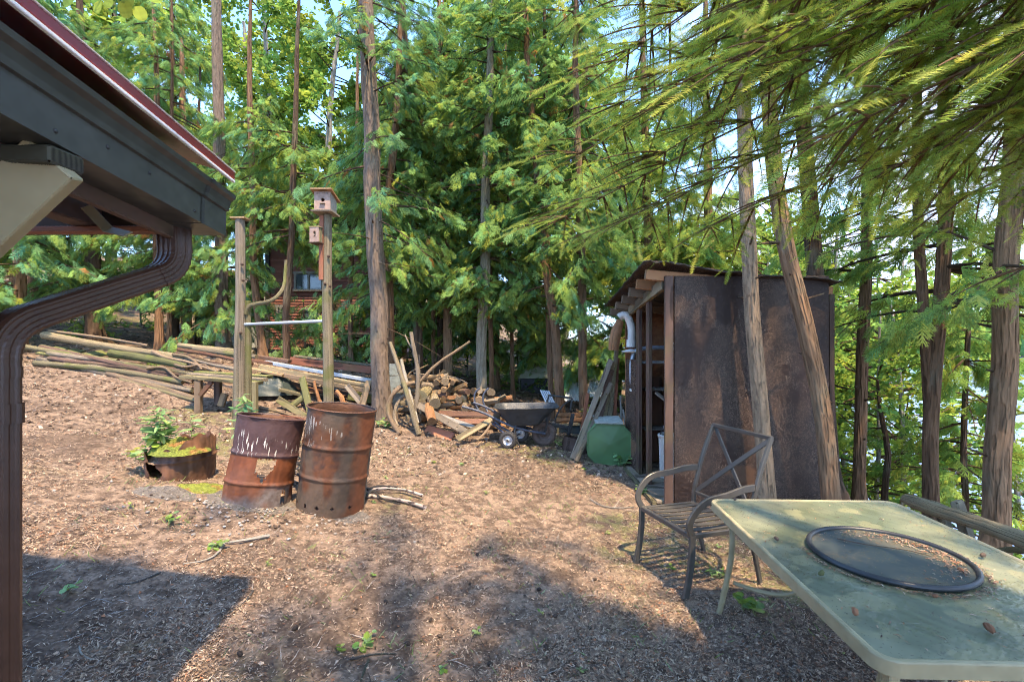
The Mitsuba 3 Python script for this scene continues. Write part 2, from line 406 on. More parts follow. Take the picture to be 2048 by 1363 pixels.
# ------------------------------------------------------------------ foliage building blocks
def spray_proto(seed, nb=8, sub=2, w=0.05):  # a flat fan-like cedar spray of length 1 along +x, in the xy plane, tips drooping
    r = np.random.default_rng(seed); v, f = [], []

    def lobe(p, q, wd, two=False):
        p, q = np.array(p), np.array(q); d = q - p; n = np.array([-d[1], d[0], 0]) / (np.linalg.norm(d) + 1e-9) * wd
        mid = p + d * 0.55
        b = len(v)
        if two:
            v.extend([p, mid + n, q, mid - n]); f.extend([[b, b + 1, b + 2], [b, b + 2, b + 3]])
        else:
            v.extend([p + n, q, p - n]); f.append([b, b + 1, b + 2])

    for i in range(nb):
        t = (i + 0.6) / nb; x0 = t * 0.82
        ln = 0.50 * (1 - 0.72 * t) * r.uniform(0.75, 1.15) + 0.08
        for sd in (-1, 1):
            an = sd * r.uniform(0.55, 0.85)
            e = np.array([x0 + ln * math.cos(an), ln * math.sin(an), r.normal(0, 0.03) - 0.10 * ln])
            o = np.array([x0, 0, 0.0])
            lobe(o, e, w * 0.8)
            for j in range(sub):
                tt = (j + 1) / (sub + 1)
                b0 = o + (e - o) * tt
                for s2 in (-1, 1):
                    a2 = an + s2 * r.uniform(0.5, 0.8); l2 = ln * 0.42 * (1.1 - 0.5 * tt)
                    q = b0 + np.array([l2 * math.cos(a2), l2 * math.sin(a2), r.normal(0, 0.02)])
                    bb = len(v); d2 = (q - b0); nn = np.array([-d2[1], d2[0], 0]) / (np.linalg.norm(d2) + 1e-9) * w * 0.62
                    v.extend([b0 - nn, b0 + nn, q]); f.append([bb, bb + 1, bb + 2])
    lobe([0, 0, 0], [1, 0, -0.04], w * 0.9, True)
    v = np.array(v); v[:, 2] -= 0.22 * v[:, 0] ** 2 + 0.35 * np.abs(v[:, 1]) ** 1.5
    return v, np.array(f), v[:, 0]


SPRAY = [spray_proto(i, 6, 1, 0.036) for i in range(4)]
SPRAY_FAR = [spray_proto(10 + i, 5, 1, 0.050) for i in range(3)]


def cluster_proto(seed, n=9, w=0.42):        # a twig of broad leaves, overall length 1
    r = np.random.default_rng(seed); v, f = [], []
    for i in range(n):
        o = np.array([r.uniform(0.1, 0.95), r.normal(0, 0.22), r.normal(0, 0.12)])
        an = r.uniform(-2.2, 2.2); L = r.uniform(0.24, 0.40); ti = r.uniform(-0.7, 0.3)
        d = np.array([math.cos(an) * math.cos(ti), math.sin(an) * math.cos(ti), math.sin(ti)]); n_ = nrm(np.cross(d, [r.normal(0, .4), r.normal(0, .4), 1])) * L * w
        up = np.array([0, 0, 0.06 * L])
        b = len(v); v.extend([o, o + d * L * 0.30 + n_ + up, o + d * L * 0.7 + n_ * 0.8 + up, o + d * L, o + d * L * 0.7 - n_ * 0.8 + up, o + d * L * 0.30 - n_ + up])
        f.extend([[b, b + 1, b + 5], [b + 1, b + 2, b + 4], [b + 1, b + 4, b + 5], [b + 2, b + 3, b + 4]])
    v = np.array(v)
    return v, np.array(f), np.linspace(0, 1, len(v))


LEAFY = [cluster_proto(30 + i) for i in range(4)]


def hemlock_proto(seed, n=25, w=0.026):      # a needled twig of length 1 with two rows of needles
    r = np.random.default_rng(seed); v, f = [], []
    for i in range(n):
        t = (i + 0.5) / n; L = 0.130 * (1.05 - 0.55 * t ** 3) * r.uniform(0.85, 1.1)
        for sd in (-1, 1):
            an = sd * r.uniform(0.95, 1.25)
            o = np.array([t, 0, 0]); d = np.array([math.cos(an), math.sin(an), r.normal(0.05, 0.16)]) * L; nn = np.array([-d[1], d[0], 0]) / L * w * 0.5
            b = len(v); v.extend([o - nn, o + nn, o + d]); f.append([b, b + 1, b + 2])
    b = len(v); v.extend([[0, -.006, 0], [0, .006, 0], [1, .002, 0], [1, -.002, 0]]); f.extend([[b, b + 1, b + 2], [b, b + 2, b + 3]])
    v = np.array(v); v[:, 2] -= 0.10 * v[:, 0] ** 2
    return v, np.array(f), v[:, 0]


NEEDLED = [hemlock_proto(60 + i) for i in range(3)]


def put_leaves(key, parts, kind='stuff', label=None):
    V, F, U, n = [], [], [], 0
    for v, f, u in parts:
        V.append(v); F.append(f + n); U.append(u); n += len(v)
    scene[key] = mikit.ply((np.vstack(V), np.vstack(F)), 'm_leaf', smooth=False, uv=np.vstack(U))
    labels[key] = {k: x for k, x in dict(kind=kind, label=label).items() if x}


def kcodes(rng, codes, n):                   # piece numbers: kind * 64 + a random of 64
    c = rng.choice([c for c, _ in codes], n, p=np.array([w for _, w in codes]) / sum(w for _, w in codes))
    return c * 64 + rng.integers(0, 64, n)


def trunk_mesh(pts, rad, code, seed, sides=12, flare=0.5, step=0.22, jag=0.035):
    """Tapering trunk: ridged bark, root lobes at the foot, and where it is near (many sides) stubs of broken branches."""
    rng = np.random.default_rng(seed)
    p = np.asarray(pts, float); L = np.linalg.norm(np.diff(p, axis=0), axis=1).sum()
    near = sides >= 14; sides = sides * 3 if near else sides; step = step * (.5 if near else 1)
    n = max(6, int(L / step)); c = curve(p, n)
    r = np.interp(np.linspace(0, 1, n), np.linspace(0, 1, len(rad)), rad)
    h = np.linspace(0, L, n); k = code * 64 + seed % 64
    c[0] -= nrm(c[1] - c[0]) * 0.15
    if flare:
        c = c + np.stack([meshkit.noise(np.stack([h * 1.1, h * 0 + seed, h * 0], 1)) - .5, meshkit.noise(np.stack([h * 1.1, h * 0 + seed + 9, h * 0], 1)) - .5, h * 0], 1) * .045 * np.minimum(h, 1)[:, None]
    mb = MB(); th = np.arange(sides) * 2 * np.pi / sides
    q = np.stack([np.cos(th)[None] * 3.2 + seed + 0 * h[:, None], np.sin(th)[None] * 3.2 + 0 * h[:, None], h[:, None] * (.9 if code in (0, 2, 5) else 7.0) + 0 * th[None]], -1)
    rr = 1 + (jag * 3.2 * (meshkit.fbm(q, 3, seed) - .5) if near else rng.normal(0, jag, (n, sides)))
    lobes = sum(a_ * np.maximum(np.cos(th - b_), 0) ** 4 for a_, b_ in zip(rng.uniform(.6, 1.8, 4), rng.uniform(0, 6.28, 4)))
    rr = rr * (1 + flare * np.exp(-h / 0.13)[:, None] * (.55 + lobes[None]))
    mb.tube_r(c, r, rr, k)
    if near and flare:
        for i in range(int(L * 2.2)):
            hh = rng.uniform(.5, L * .8); ctr = np.array([np.interp(hh, h, c[:, j]) for j in range(3)]); a = rng.uniform(0, 6.28); d = np.array([math.cos(a), math.sin(a), rng.uniform(-.1, .5)]); r_ = np.interp(hh, h, r)
            l_ = rng.uniform(.01, .05) if rng.random() < .6 else rng.uniform(.06, .22); w = rng.uniform(.006, .014)
            mb.tube(ctr + np.array([.7, 1.0, 1.0 + l_ / r_])[:, None] * r_ * d, [w * 1.7, w * 1.2, w * .7], 6, k=2 * 64 + i % 64)
    return mb, c, r


def limb_set(mb, rng, bases, dirs, lens, rads, code, droop=0.25, segs=5, sides=4):
    out = []
    for b, d, L, r in zip(bases, dirs, lens, rads):
        t = np.linspace(0, 1, segs)
        p = b + np.outer(t * L, d); p[:, 2] -= droop * L * t ** 2 * 0.6
        p += np.cumsum(rng.normal(0, 0.015 * L, (segs, 3)), 0) * t[:, None]
        mb.tube(p, r * (1 - 0.8 * t), sides, k=code * 64 + rng.integers(64), caps=False)
        out.append(p)
    return out


def conifer(key, pts, rad, bark, seed, z0, z1, reach, n_limb, n_spray, size=(0.14, 0.29), codes=((0, 6), (1, 2), (7, 3)), protos=None, bare=0, droop=0.35, face=None, sparse_top=0.0, pow_=0.7, bark_kw={}):
    """pts: trunk axis from the ground up. z0..z1: height range of the crown. reach: limb length low and high."""
    rng = np.random.default_rng(seed); protos = protos or SPRAY
    mb, c, r = trunk_mesh(pts, rad, bark, seed, **bark_kw)
    mb.put(key + '__trunk', 'm_bark')
    lm = MB(); z = np.sort(z0 + (z1 - z0) * rng.random(n_limb) ** (1 + 0.6 * sparse_top))
    az = rng.uniform(0, 2 * np.pi, n_limb)
    if face is not None:
        az = np.where(rng.random(n_limb) < 0.65, rng.normal(face, 0.9, n_limb), az)
    base = np.stack([np.interp(z, c[:, 2], c[:, i]) for i in range(3)], 1)
    t = (z - z0) / max(z1 - z0, 1e-6)
    L = (reach[0] + (reach[1] - reach[0]) * t) * rng.uniform(0.65, 1.2, n_limb)
    el = rng.normal(-0.12, 0.2, n_limb)
    d = np.stack([np.cos(az) * np.cos(el), np.sin(az) * np.cos(el), np.sin(el)], 1)
    lp = limb_set(lm, rng, base, d, L, np.clip(0.012 * L + 0.004, 0.006, 0.03), 2, droop)
    if bare:
        zb = z0 + (z1 - z0) * rng.uniform(-0.25, 0.5, bare); ab = rng.uniform(0, 2 * np.pi, bare)
        bb = np.stack([np.interp(zb, c[:, 2], c[:, i]) for i in range(3)], 1)
        db = np.stack([np.cos(ab), np.sin(ab), rng.normal(-0.1, 0.2, bare)], 1)
        limb_set(lm, rng, bb, nrm(db), rng.uniform(0.5, 1.3, bare), np.full(bare, 0.010), 2, 0.2)
    lm.put(key + '__branches', 'm_bark', kind='stuff')
    n_spray = int(n_spray * 2.5)
    pick = rng.choice(n_limb, n_spray, p=L / L.sum()); s_ = rng.uniform(0.12, 1.0, n_spray) ** pow_
    lp = np.array(lp); seg = s_ * (lp.shape[1] - 1); i0 = np.minimum(seg.astype(int), lp.shape[1] - 2); fr = (seg - i0)[:, None]
    P = lp[pick, i0] * (1 - fr) + lp[pick, i0 + 1] * fr
    dr_ = nrm(lp[pick, -1] - lp[pick, 0])
    side = rng.choice([-1, 1], n_spray) * rng.uniform(0.15, 1.05, n_spray)
    cs, sn = np.cos(side), np.sin(side)
    dd = np.stack([dr_[:, 0] * cs - dr_[:, 1] * sn, dr_[:, 0] * sn + dr_[:, 1] * cs, dr_[:, 2] - rng.uniform(0.0, 0.75, n_spray)], 1)
    P = P + rng.normal(0, 0.06, P.shape)
    R = frames(dd, np.array([0, 0, 1.0]), rng.normal(0, 0.55, n_spray))
    S = rng.uniform(*size, n_spray); K = kcodes(rng, codes, n_spray)
    w = rng.integers(0, len(protos), n_spray)
    put_leaves(key + '__crown', [scatter(protos[i], R[w == i], S[w == i], P[w == i], K[w == i]) for i in range(len(protos)) if (w == i).any()])


def broadleaf(key, pts, rad, bark, seed, z0, z1, reach, n_limb, n_cl, size=(0.22, 0.4), codes=((3, 5), (8, 4)), up=0.35, face=None):
    rng = np.random.default_rng(seed)
    mb, c, r = trunk_mesh(pts, rad, bark, seed)
    mb.put(key + '__trunk', 'm_bark')
    lm = MB(); z = z0 + (z1 - z0) * rng.random(n_limb); az = rng.uniform(0, 2 * np.pi, n_limb)
    base = np.stack([np.interp(z - 0.3, c[:, 2], c[:, i]) for i in range(3)], 1)
    L = reach * rng.uniform(0.5, 1.15, n_limb); el = rng.normal(up, 0.25, n_limb)
    d = np.stack([np.cos(az) * np.cos(el), np.sin(az) * np.cos(el), np.sin(el)], 1)
    lp = np.array(limb_set(lm, rng, base, d, L, np.clip(0.012 * L + 0.004, 0.005, 0.03), 2, 0.1, segs=6))
    lm.put(key + '__branches', 'm_bark', kind='stuff')
    pick = rng.choice(n_limb, n_cl, p=L / L.sum()); s_ = rng.uniform(0.2, 1.0, n_cl)
    seg = s_ * 5; i0 = np.minimum(seg.astype(int), 4); fr = (seg - i0)[:, None]
    P = lp[pick, i0] * (1 - fr) + lp[pick, i0 + 1] * fr + rng.normal(0, 0.14, (n_cl, 3))
    dd = nrm(rng.normal(0, 1, (n_cl, 3))) * 0.8 + nrm(lp[pick, -1] - lp[pick, 0]); dd[:, 2] -= 0.15
    R = frames(dd, np.array([0, 0, 1.0]), rng.normal(0, 0.5, n_cl))
    S = rng.uniform(*size, n_cl); K = kcodes(rng, codes, n_cl); w = rng.integers(0, 4, n_cl)
    put_leaves(key + '__crown', [scatter(LEAFY[i], R[w == i], S[w == i], P[w == i], K[w == i]) for i in range(4) if (w == i).any()])


def line_up(px_list, d, ground_px=None, top=None):       # trunk axis from photo anchors, bottom first, all d metres ahead
    return [at(x, y, d) for x, y in px_list]


SHARED = {}


def shared(kind, i, build):                  # trunk, branches and crown built once round the origin, then placed as instances
    nm = f'{kind}_shape_{i}'
    if nm not in SHARED:
        before = set(scene); build('proto', i); SHARED[nm] = []
        for k in [k for k in scene if k not in before]:
            part = k.split('__')[1]; scene[f'{nm}_{part}'] = {'type': 'shapegroup', 'mesh': scene.pop(k)}; SHARED[nm].append((part, labels.pop(k, None)))
    return nm


def place_copy(key, nm, x, y, z, rot, sc):
    for part, lab in SHARED[nm]:
        scene[f'{key}__{part}'] = {'type': 'instance', 'to_world': T().translate([x, y, z]).rotate([0, 0, 1], math.degrees(rot)).scale(sc), 'shapegroup': {'type': 'ref', 'id': f'{nm}_{part}'}}
        if lab: labels[f'{key}__{part}'] = lab
# ------------------------------------------------------------------ trees
CED = ((0, 6), (1, 2), (7, 3), (4, .14))
CEDB = ((0, 4), (1, 4), (7, 1), (4, .12))
YEL = ((2, 3), (7, 3), (0, 2))


def tree(name, label, group, base_px, via, w_px, bark, seed, **kw):
    """A conifer whose foot is where the photo shows it; via = (x, y) photo anchors up the trunk, in px; the trunk goes on to height 'top'."""
    g = G(*base_px) if 'd' not in kw else None
    d = kw.pop('d', None)
    if d is None:
        d = g[1]; foot = g
    else:
        x = (base_px[0] - 1024) / FPX * d; foot = np.array([x, d, float(gz(x, d))])
    top = kw.pop('top', 9.0)
    pts = [foot] + [at(x, y, d) for x, y in via if at(x, y, d)[2] > foot[2] + 0.3]
    a, b = pts[-2], pts[-1]
    if b[2] < top:
        sl = (b - a) / max(b[2] - a[2], 1e-6); sl[:2] *= 0.7; sl[2] = 1.0
        pts.append(b + sl * (top - b[2]))
    r0 = w_px / FPX * d / 2
    key = new(name)
    tag(key, label, 'tree', group)
    nb = kw.pop('leaf', 'c'); rt = kw.pop('rt', 0.35)
    if nb == 'c':
        conifer(key, pts, [r0, r0 * 0.9, r0 * 0.72, r0 * rt], bark, seed, **kw)
    else:
        broadleaf(key, pts, [r0, r0 * 0.9, r0 * 0.72, r0 * rt], bark, seed, **kw)
    return key


# (base pixel, anchors, width, bark, seed, options)
W0 = dict(z0=2.6, z1=8.5, reach=(1.25, 1.0), n_limb=84, n_spray=950, codes=CED)
tree('cedar_tree', 'thick dark cedar trunk beyond the left end of the pole pile', None, (188, 688), [(186, 560), (178, 420)], 30, 2, 101, **{**W0, 'n_spray': 1000})
tree('cedar_tree', 'slim straight cedar just beyond the right half of the pole pile', None, (318, 702), [(317, 570), (314, 400)], 15, 0, 102, **{**W0, 'n_limb': 40, 'n_spray': 700})
tree('cedar_tree', 'thin cedar stem a hand right of the slim straight cedar behind the pole pile', None, (338, 702), [(338, 570), (340, 400)], 9, 0, 103, **{**W0, 'n_limb': 26, 'n_spray': 380})
tree('cedar_tree', 'cedar trunk with a reddish cast behind the small work bench', None, (373, 690), [(371, 560), (368, 400)], 19, 0, 104, **{**W0, 'n_limb': 40, 'n_spray': 700})
tree('cedar_tree', 'thin cedar stem between two stout trunks behind the work bench', None, (394, 690), [(394, 560), (396, 430)], 8, 2, 105, **{**W0, 'n_limb': 22, 'n_spray': 300})
tree('spruce_tree', 'tall spruce with bare upper trunk against the sky left of the birdhouses', None, (447, 697), [(443, 560), (438, 280), (434, 60), (433, 0)], 25, 1, 106, top=12, z0=2.2, z1=5.6, reach=(1.4, 0.9), n_limb=44, n_spray=720, codes=CEDB, bare=14, rt=0.6)
tree('cedar_tree', 'leaning red-brown cedar trunk in front of the left corner of the red house', None, (527, 712), [(515, 620), (508, 540), (505, 420)], 15, 0, 107, d=9.8, **{**W0, 'z0': 4.0, 'z1': 6.4, 'n_limb': 30, 'n_spray': 420})
tree('cedar_tree', 'ragged cedar with hanging bark in front of the red house wall', None, (575, 716), [(572, 640), (577, 560), (583, 440)], 14, 2, 108, d=9.6, **{**W0, 'z0': 3.7, 'z1': 5.9, 'n_limb': 40, 'n_spray': 560})
tree('spruce_tree', 'stout grey spruce in mid yard at the right end of the lumber pile', None, (767, 838), [(760, 700), (752, 480), (740, 240), (732, 0)], 36, 1, 109, top=12.5, z0=3.2, z1=9.5, reach=(1.3, 1.0), n_limb=36, n_spray=360, codes=CEDB, bare=16, rt=0.62, sparse_top=0.3, bark_kw=dict(sides=16, jag=0.03))
tree('cedar_tree', 'brown cedar trunk hugging the right side of the stout grey spruce', None, (782, 800), [(782, 640), (778, 420), (790, 250)], 18, 0, 110, d=8.6, **{**W0, 'n_limb': 46, 'n_spray': 760, 'z0': 2.5, 'z1': 7.0})
tree('cedar_tree', 'thin cedar between the birdhouse post and the stout grey spruce', None, (702, 716), [(700, 620), (704, 520)], 10, 0, 111, d=10.5, **{**W0, 'n_limb': 34, 'n_spray': 480, 'z0': 3.5, 'z1': 5.8})
tree('cedar_tree', 'dark cedar trunk behind the split upright rails of the woodpile', None, (838, 762), [(836, 640), (832, 520), (826, 420)], 19, 2, 112, d=9.4, **{**W0, 'n_spray': 1000, 'z0': 2.7})
tree('cedar_tree', 'thin dark cedar stem above the left part of the firewood heap', None, (868, 762), [(868, 640), (872, 520)], 9, 0, 113, d=10.2, **{**W0, 'n_limb': 30, 'n_spray': 500})
tree('cedar_tree', 'red-brown cedar trunk with peeled bark above the firewood heap', None, (895, 766), [(894, 640), (890, 520), (886, 400)], 19, 5, 114, d=9.6, **{**W0, 'n_spray': 1000, 'z0': 2.6})
tree('cedar_tree', 'mossy thick cedar trunk right above the firewood heap', None, (965, 770), [(964, 660), (968, 560), (972, 420)], 22, 6, 115, d=8.8, **{**W0, 'n_spray': 1100, 'z0': 2.4, 'z1': 7.8})
tree('cedar_tree', 'slim cedar companion close beside the mossy thick trunk', None, (983, 770), [(982, 660), (980, 540)], 10, 0, 116, d=9.4, **{**W0, 'n_limb': 34, 'n_spray': 560})
tree('cedar_tree', 'thin straight cedar midway between the mossy trunk and the wheelbarrow', None, (1025, 772), [(1024, 660), (1020, 520)], 8, 0, 117, d=10.4, **{**W0, 'n_limb': 34, 'n_spray': 620})
tree('cedar_tree', 'long cedar trunk leaning left over the wheelbarrow', None, (1122, 792), [(1108, 640), (1090, 520), (1076, 380), (1064, 240)], 19, 0, 118, d=8.6, **{**W0, 'z0': 2.3, 'n_limb': 56, 'n_spray': 900})
tree('cedar_tree', 'slim cedar stem just left of the long leaning cedar trunk', None, (1104, 790), [(1100, 700), (1098, 600)], 12, 0, 119, d=8.9, **{**W0, 'n_limb': 30, 'n_spray': 460})
tree('cedar_tree', 'straight cedar trunk left of the boards leaning on the shed', None, (1168, 800), [(1165, 680), (1162, 540), (1158, 380)], 18, 0, 120, d=8.4, **{**W0, 'z0': 2.4, 'n_limb': 56, 'n_spray': 950, 'codes': CED})
tree('cedar_tree', 'cedar behind the shed roof with light green sprays over the eave', None, (1300, 800), [(1296, 500), (1290, 300)], 20, 0, 121, d=9.6, **{**W0, 'n_limb': 80, 'n_spray': 1500, 'z0': 1.8, 'z1': 7.6, 'codes': YEL})
tree('cedar_tree', 'yellowish cedar behind the shed, hiding its far roof edge', None, (1420, 820), [(1418, 500), (1414, 300)], 20, 0, 122, d=9.2, **{**W0, 'n_limb': 46, 'n_spray': 700, 'z0': 1.8, 'z1': 4.6, 'codes': YEL})
# trees by the shed and along the bank
tree('spruce_tree', 'pale knotty trunk standing before the brown shed wall', None, (1537, 1000), [(1524, 860), (1512, 700), (1500, 560), (1492, 400), (1488, 230), (1484, 60)], 31, 3, 130, d=4.72, top=9, z0=4.6, z1=8.8, reach=(1.3, 0.9), n_limb=40, n_spray=520, codes=YEL, rt=0.6, bark_kw=dict(sides=18, step=0.1, jag=0.012, flare=0.3))
tree('cedar_tree', 'bowed tan trunk leaning across the right corner of the shed', None, (1667, 1002), [(1648, 880), (1622, 720), (1600, 620), (1575, 520), (1555, 400), (1546, 310), (1540, 180)], 34, 5, 131, d=4.6, top=8.6, z0=4.6, z1=8.4, reach=(1.2, 0.9), n_limb=34, n_spray=420, codes=YEL, rt=0.5, bark_kw=dict(sides=18, step=0.1, jag=0.02, flare=0.2))
tree('cedar_tree', 'dark straight trunk just beyond the right end of the shed', None, (1664, 985), [(1652, 800), (1638, 600), (1622, 400), (1612, 280)], 33, 2, 132, d=5.6, top=9.5, z0=4.4, z1=9.2, reach=(1.5, 1.0), n_limb=40, n_spray=520, codes=YEL, rt=0.55, bark_kw=dict(sides=16, step=0.14, jag=0.05))
tree('cedar_tree', 'straight dark brown trunk between the shed and the forked cedar', None, (1716, 1010), [(1718, 880), (1722, 700), (1730, 520), (1736, 340)], 22, 0, 133, d=6.0, top=9.5, z0=2.3, z1=9.0, reach=(1.5, 1.0), n_limb=50, n_spray=520, codes=YEL, bare=8, rt=0.55, bark_kw=dict(sides=14, step=0.14))
fk = tree('cedar_tree', 'forked cedar with two stems rising beyond the split rail fence', None, (1864, 1062), [(1862, 900), (1868, 740), (1884, 560), (1892, 320)], 27, 0, 134, d=5.0, top=9.0, z0=1.9, z1=8.8, reach=(1.4, 1.0), n_limb=50, n_spray=500, codes=YEL, rt=0.5, bark_kw=dict(sides=16, step=0.12, jag=0.04))
_m, _, _ = trunk_mesh([at(1858, 790, 5.02), at(1850, 660, 5.05), at(1838, 480, 5.1), at(1834, 330, 5.15), at(1836, 100, 5.2)], [.052, .050, .045, .038], 0, 135, flare=0)
_m.put(fk + '__stem', 'm_bark')
tree('young_fir', 'thin dark sapling trunk with level twigs between forked and thick trunks', None, (1926, 1000), [(1930, 820), (1936, 640)], 12, 2, 136, d=6.4, top=3.4, z0=-0.4, z1=3.3, reach=(1.0, 0.5), n_limb=34, n_spray=260, size=(.2, .34), codes=((7, 2), (3, 2)), bare=16, droop=0.1)
tree('cedar_tree', 'thick shaggy trunk nearest the right edge of the yard', None, (1992, 1095), [(1996, 980), (2006, 760), (2018, 500), (2026, 250)], 42, 5, 137, d=4.4, top=9.0, z0=2.2, z1=8.6, reach=(1.5, 1.1), n_limb=50, n_spray=600, codes=YEL, rt=0.55, bark_kw=dict(sides=20, step=0.1, jag=0.045))
tree('dead_sapling', 'thin crooked bare stem in the gap right of the dark straight trunk', None, (1772, 1060), [(1770, 960), (1776, 900), (1768, 850)], 13, 2, 138, d=6.6, top=1.2, z0=-0.5, z1=1.1, reach=(.7, .4), n_limb=10, n_spray=30, size=(.15, .25), codes=((3, 1),))

# broadleaved trees on the bank and at the wood's back
R3 = np.random.default_rng(77)


def leafy_tree(label, x, y, h, r, reach, n_limb, n_cl, seed, z0f=0.1, group=None, name='maple_tree', size=(0.24, 0.42), codes=((3, 5), (8, 4)), bark=4, up=0.3):
    z = float(gz(x, y)) if x < 13 else LAKE_Z
    key = new(name); tag(key, label, 'tree', group)
    lean = R3.normal(0, 0.03, 2)
    pts = [np.array([x, y, z]), np.array([x + lean[0] * h / 2, y + lean[1] * h / 2, z + h / 2]), np.array([x + lean[0] * h, y + lean[1] * h, z + h])]
    broadleaf(key, pts, [r, r * 0.8, r * 0.4], bark, seed, z + h * z0f, z + h, reach, n_limb, n_cl, size, codes, up)



def proto_leafy(h, r, z0f, reach, n_limb, n_cl, size, codes, bark, seed, up=.3):
    def build(key, i):
        broadleaf(key, [np.zeros(3), np.array([.02 * h, .01 * h, h / 2]), np.array([-.02 * h, .02 * h, h])], [r, r * .8, r * .4], bark, seed + i, h * z0f, h, reach, n_limb, n_cl, size, codes, up)
    return build


def proto_cedar(h, codes, seed, n):
    def build(key, i):
        conifer(key, [np.zeros(3), np.array([.1, .05, h / 2]), np.array([0, .1, h])], [.11, .09, .03], [0, 2, 5][i % 3], seed + i, 1.2, h, (1.8, 0.9), 76, n, (0.22, 0.42), codes, SPRAY_FAR)
    return build


B = 'leafy saplings on the bank below the yard'
BANK = [(7.6, 9.4, 1.15, 'leafy sapling behind the dark straight trunk'), (5.0, 9.4, .95, 'leafy sapling filling the gap at the right end of the shed'), 
        (6.4, 11.4, 1.15, 'leafy sapling behind the dark trunk beyond the shed'), (8.8, 8.4, 1.1, 'leafy sapling right beside the thick shaggy trunk'), (4.2, 11.5, .95, 'leafy sapling behind the shed roof'), 
        (5.6, 7.4, .78, 'low leafy sapling close behind the dark straight trunk'), (7.0, 12.6, 1.5, 'tall leafy sapling far down between the shed and the forked cedar'), (8.4, 12.0, 1.45, 'tall leafy sapling far down behind the forked cedar'), (5.2, 12.8, 1.3, 'leafy sapling rising behind the bowed tan trunk'), (6.0, 10.4, 1.35, 'tall leafy sapling behind the gap right of the shed roof'), (7.4, 11.0, 1.5, 'tall leafy sapling between the dark straight trunk and the forked cedar'), (9.6, 12.0, 1.7, 'tallest leafy sapling between the forked cedar and the thick trunk'), (5.0, 8.4, .8, 'low leafy sapling at the foot of the shed corner')]
for i, (x, y, sc, lb) in enumerate(BANK):
    nm = shared('sapling', i % 3, proto_leafy(4.4, .045, .08, 1.6, 44, 560, (.16, .28), ((3, 5), (8, 4)), 4, 300)); key = new('leafy_sapling'); tag(key, lb, 'tree', B)
    place_copy(key, nm, x, y, gz(x, y) - .05, i * 2.1, sc)
Bk = 'tall hardwoods at the back of the wood'
for i, (x, y, sc, lb) in enumerate([(-13.5, 16, 1, 'tall hardwood showing over the cabin roof edge'), (-9.5, 19, 1.0, 'tall hardwood behind the spruce with the bare upper trunk'), (-6.3, 17.0, .9, 'yellow-green hardwood behind the gap left of the birdhouse posts'), (-5.2, 19.5, .8, 'yellow-green hardwood low behind the red house'), (-0.8, 15.5, 1, 'tall hardwood with grey trunk just right of the stout spruce top'), (0.9, 18.5, 1.1, 'tallest hardwood behind the middle of the wood'), (4.4, 17.5, .78, 'hardwood behind the shed roof'), (-17.5, 13.5, .95, 'hardwood at the far left behind the cabin eave'),
                                        (-2.6, 24, .95, 'hardwood far back between the stout spruce and the wood centre'), (-7.2, 23, .75, 'hardwood far behind the bird boxes'), (8.2, 18, .70, 'hardwood far behind the bowed tan trunk'), (2.6, 24, 1.1, 'hardwood far back above the wheelbarrow'), (-13, 24, 1.1, 'hardwood far back left of the bare spruce trunk')]):
    nm = shared('hardwood', i % 3, proto_leafy(13, .16, .30, 3.0, 52, 1300, (.34, .58), ((3, 5), (8, 4)), 4, 330)); key = new('maple_tree'); tag(key, lb, 'tree', Bk)
    place_copy(key, nm, x, y, gz(x, y) - .1, i * 1.7, sc)
Cd = 'cedars crowding the back of the wood'
for i, (x, y, sc, lb) in enumerate([(-10.6, 10.6, 1, 'cedar at the far left behind the cabin downspout'), (-8.6, 12.2, 1, 'cedar behind the slim stems over the pole stack'), (-9.2, 9.0, .9, 'cedar nearest the cabin eave, above the left end of the poles'), (-7.8, 15.0, .8, 'cedar standing left behind the red house'), (-3.0, 11.8, .7, 'cedar directly behind the stout spruce'),
                                        (-1.6, 10.6, .9, 'cedar behind the firewood heap'), (-0.4, 11.6, .98, 'cedar behind the mossy thick trunk'), (0.6, 12.8, .95, 'cedar straight behind the wheelbarrow'), (1.6, 10.8, .86, 'cedar behind the straight trunk left of the leaning boards'), (2.6, 11.8, .72, 'cedar just left of the shed roof'),
                                        (-3.6, 16.0, .85, 'cedar right behind the red house corner'), (3.6, 13.6, .66, 'cedar above the middle of the shed roof'), (-14.5, 14, 1.15, 'cedar far left in the second row'), (-2.0, 15, .92, 'cedar in the second row behind the firewood'), (5.4, 15.5, .55, 'low cedar far behind the shed')]):
    nm = shared('back_cedar', i % 4, proto_cedar(9.4, CED if i % 4 < 2 else CEDB if i % 4 == 2 else YEL, 400, 820)); key = new('cedar_tree'); tag(key, lb, 'tree', Cd)
    place_copy(key, nm, x, y, gz(x, y) - .1, i * 1.3, sc)
Ub = 'undergrowth bushes under the back cedars'
for i, (x, y, sc, lb) in enumerate([(-1.2, 12.6, .5, 'leafy bush behind the firewood heap'), (.2, 12.2, .55, 'leafy bush left of the pale trailer'), (1.9, 12.6, .55, 'leafy bush right of the pale trailer'), (2.9, 10.4, .5, 'leafy bush between the leaning boards and the shed'), (-2.6, 12.6, .5, 'leafy bush right of the red house'), (-7.6, 12.0, .5, 'leafy bush left of the red house'), (-10.4, 13.5, .6, 'leafy bush behind the pole stack'), (-9.4, 10.6, .45, 'leafy bush left of the slim cedar stems'), (.9, 14.6, .8, 'leafy bush behind the pale trailer')]):
    nm = shared('sapling', i % 3, None); key = new('leafy_bush'); tag(key, lb, 'bush', Ub); place_copy(key, nm, x, y, gz(x, y) - .3, i * 2.6, sc)
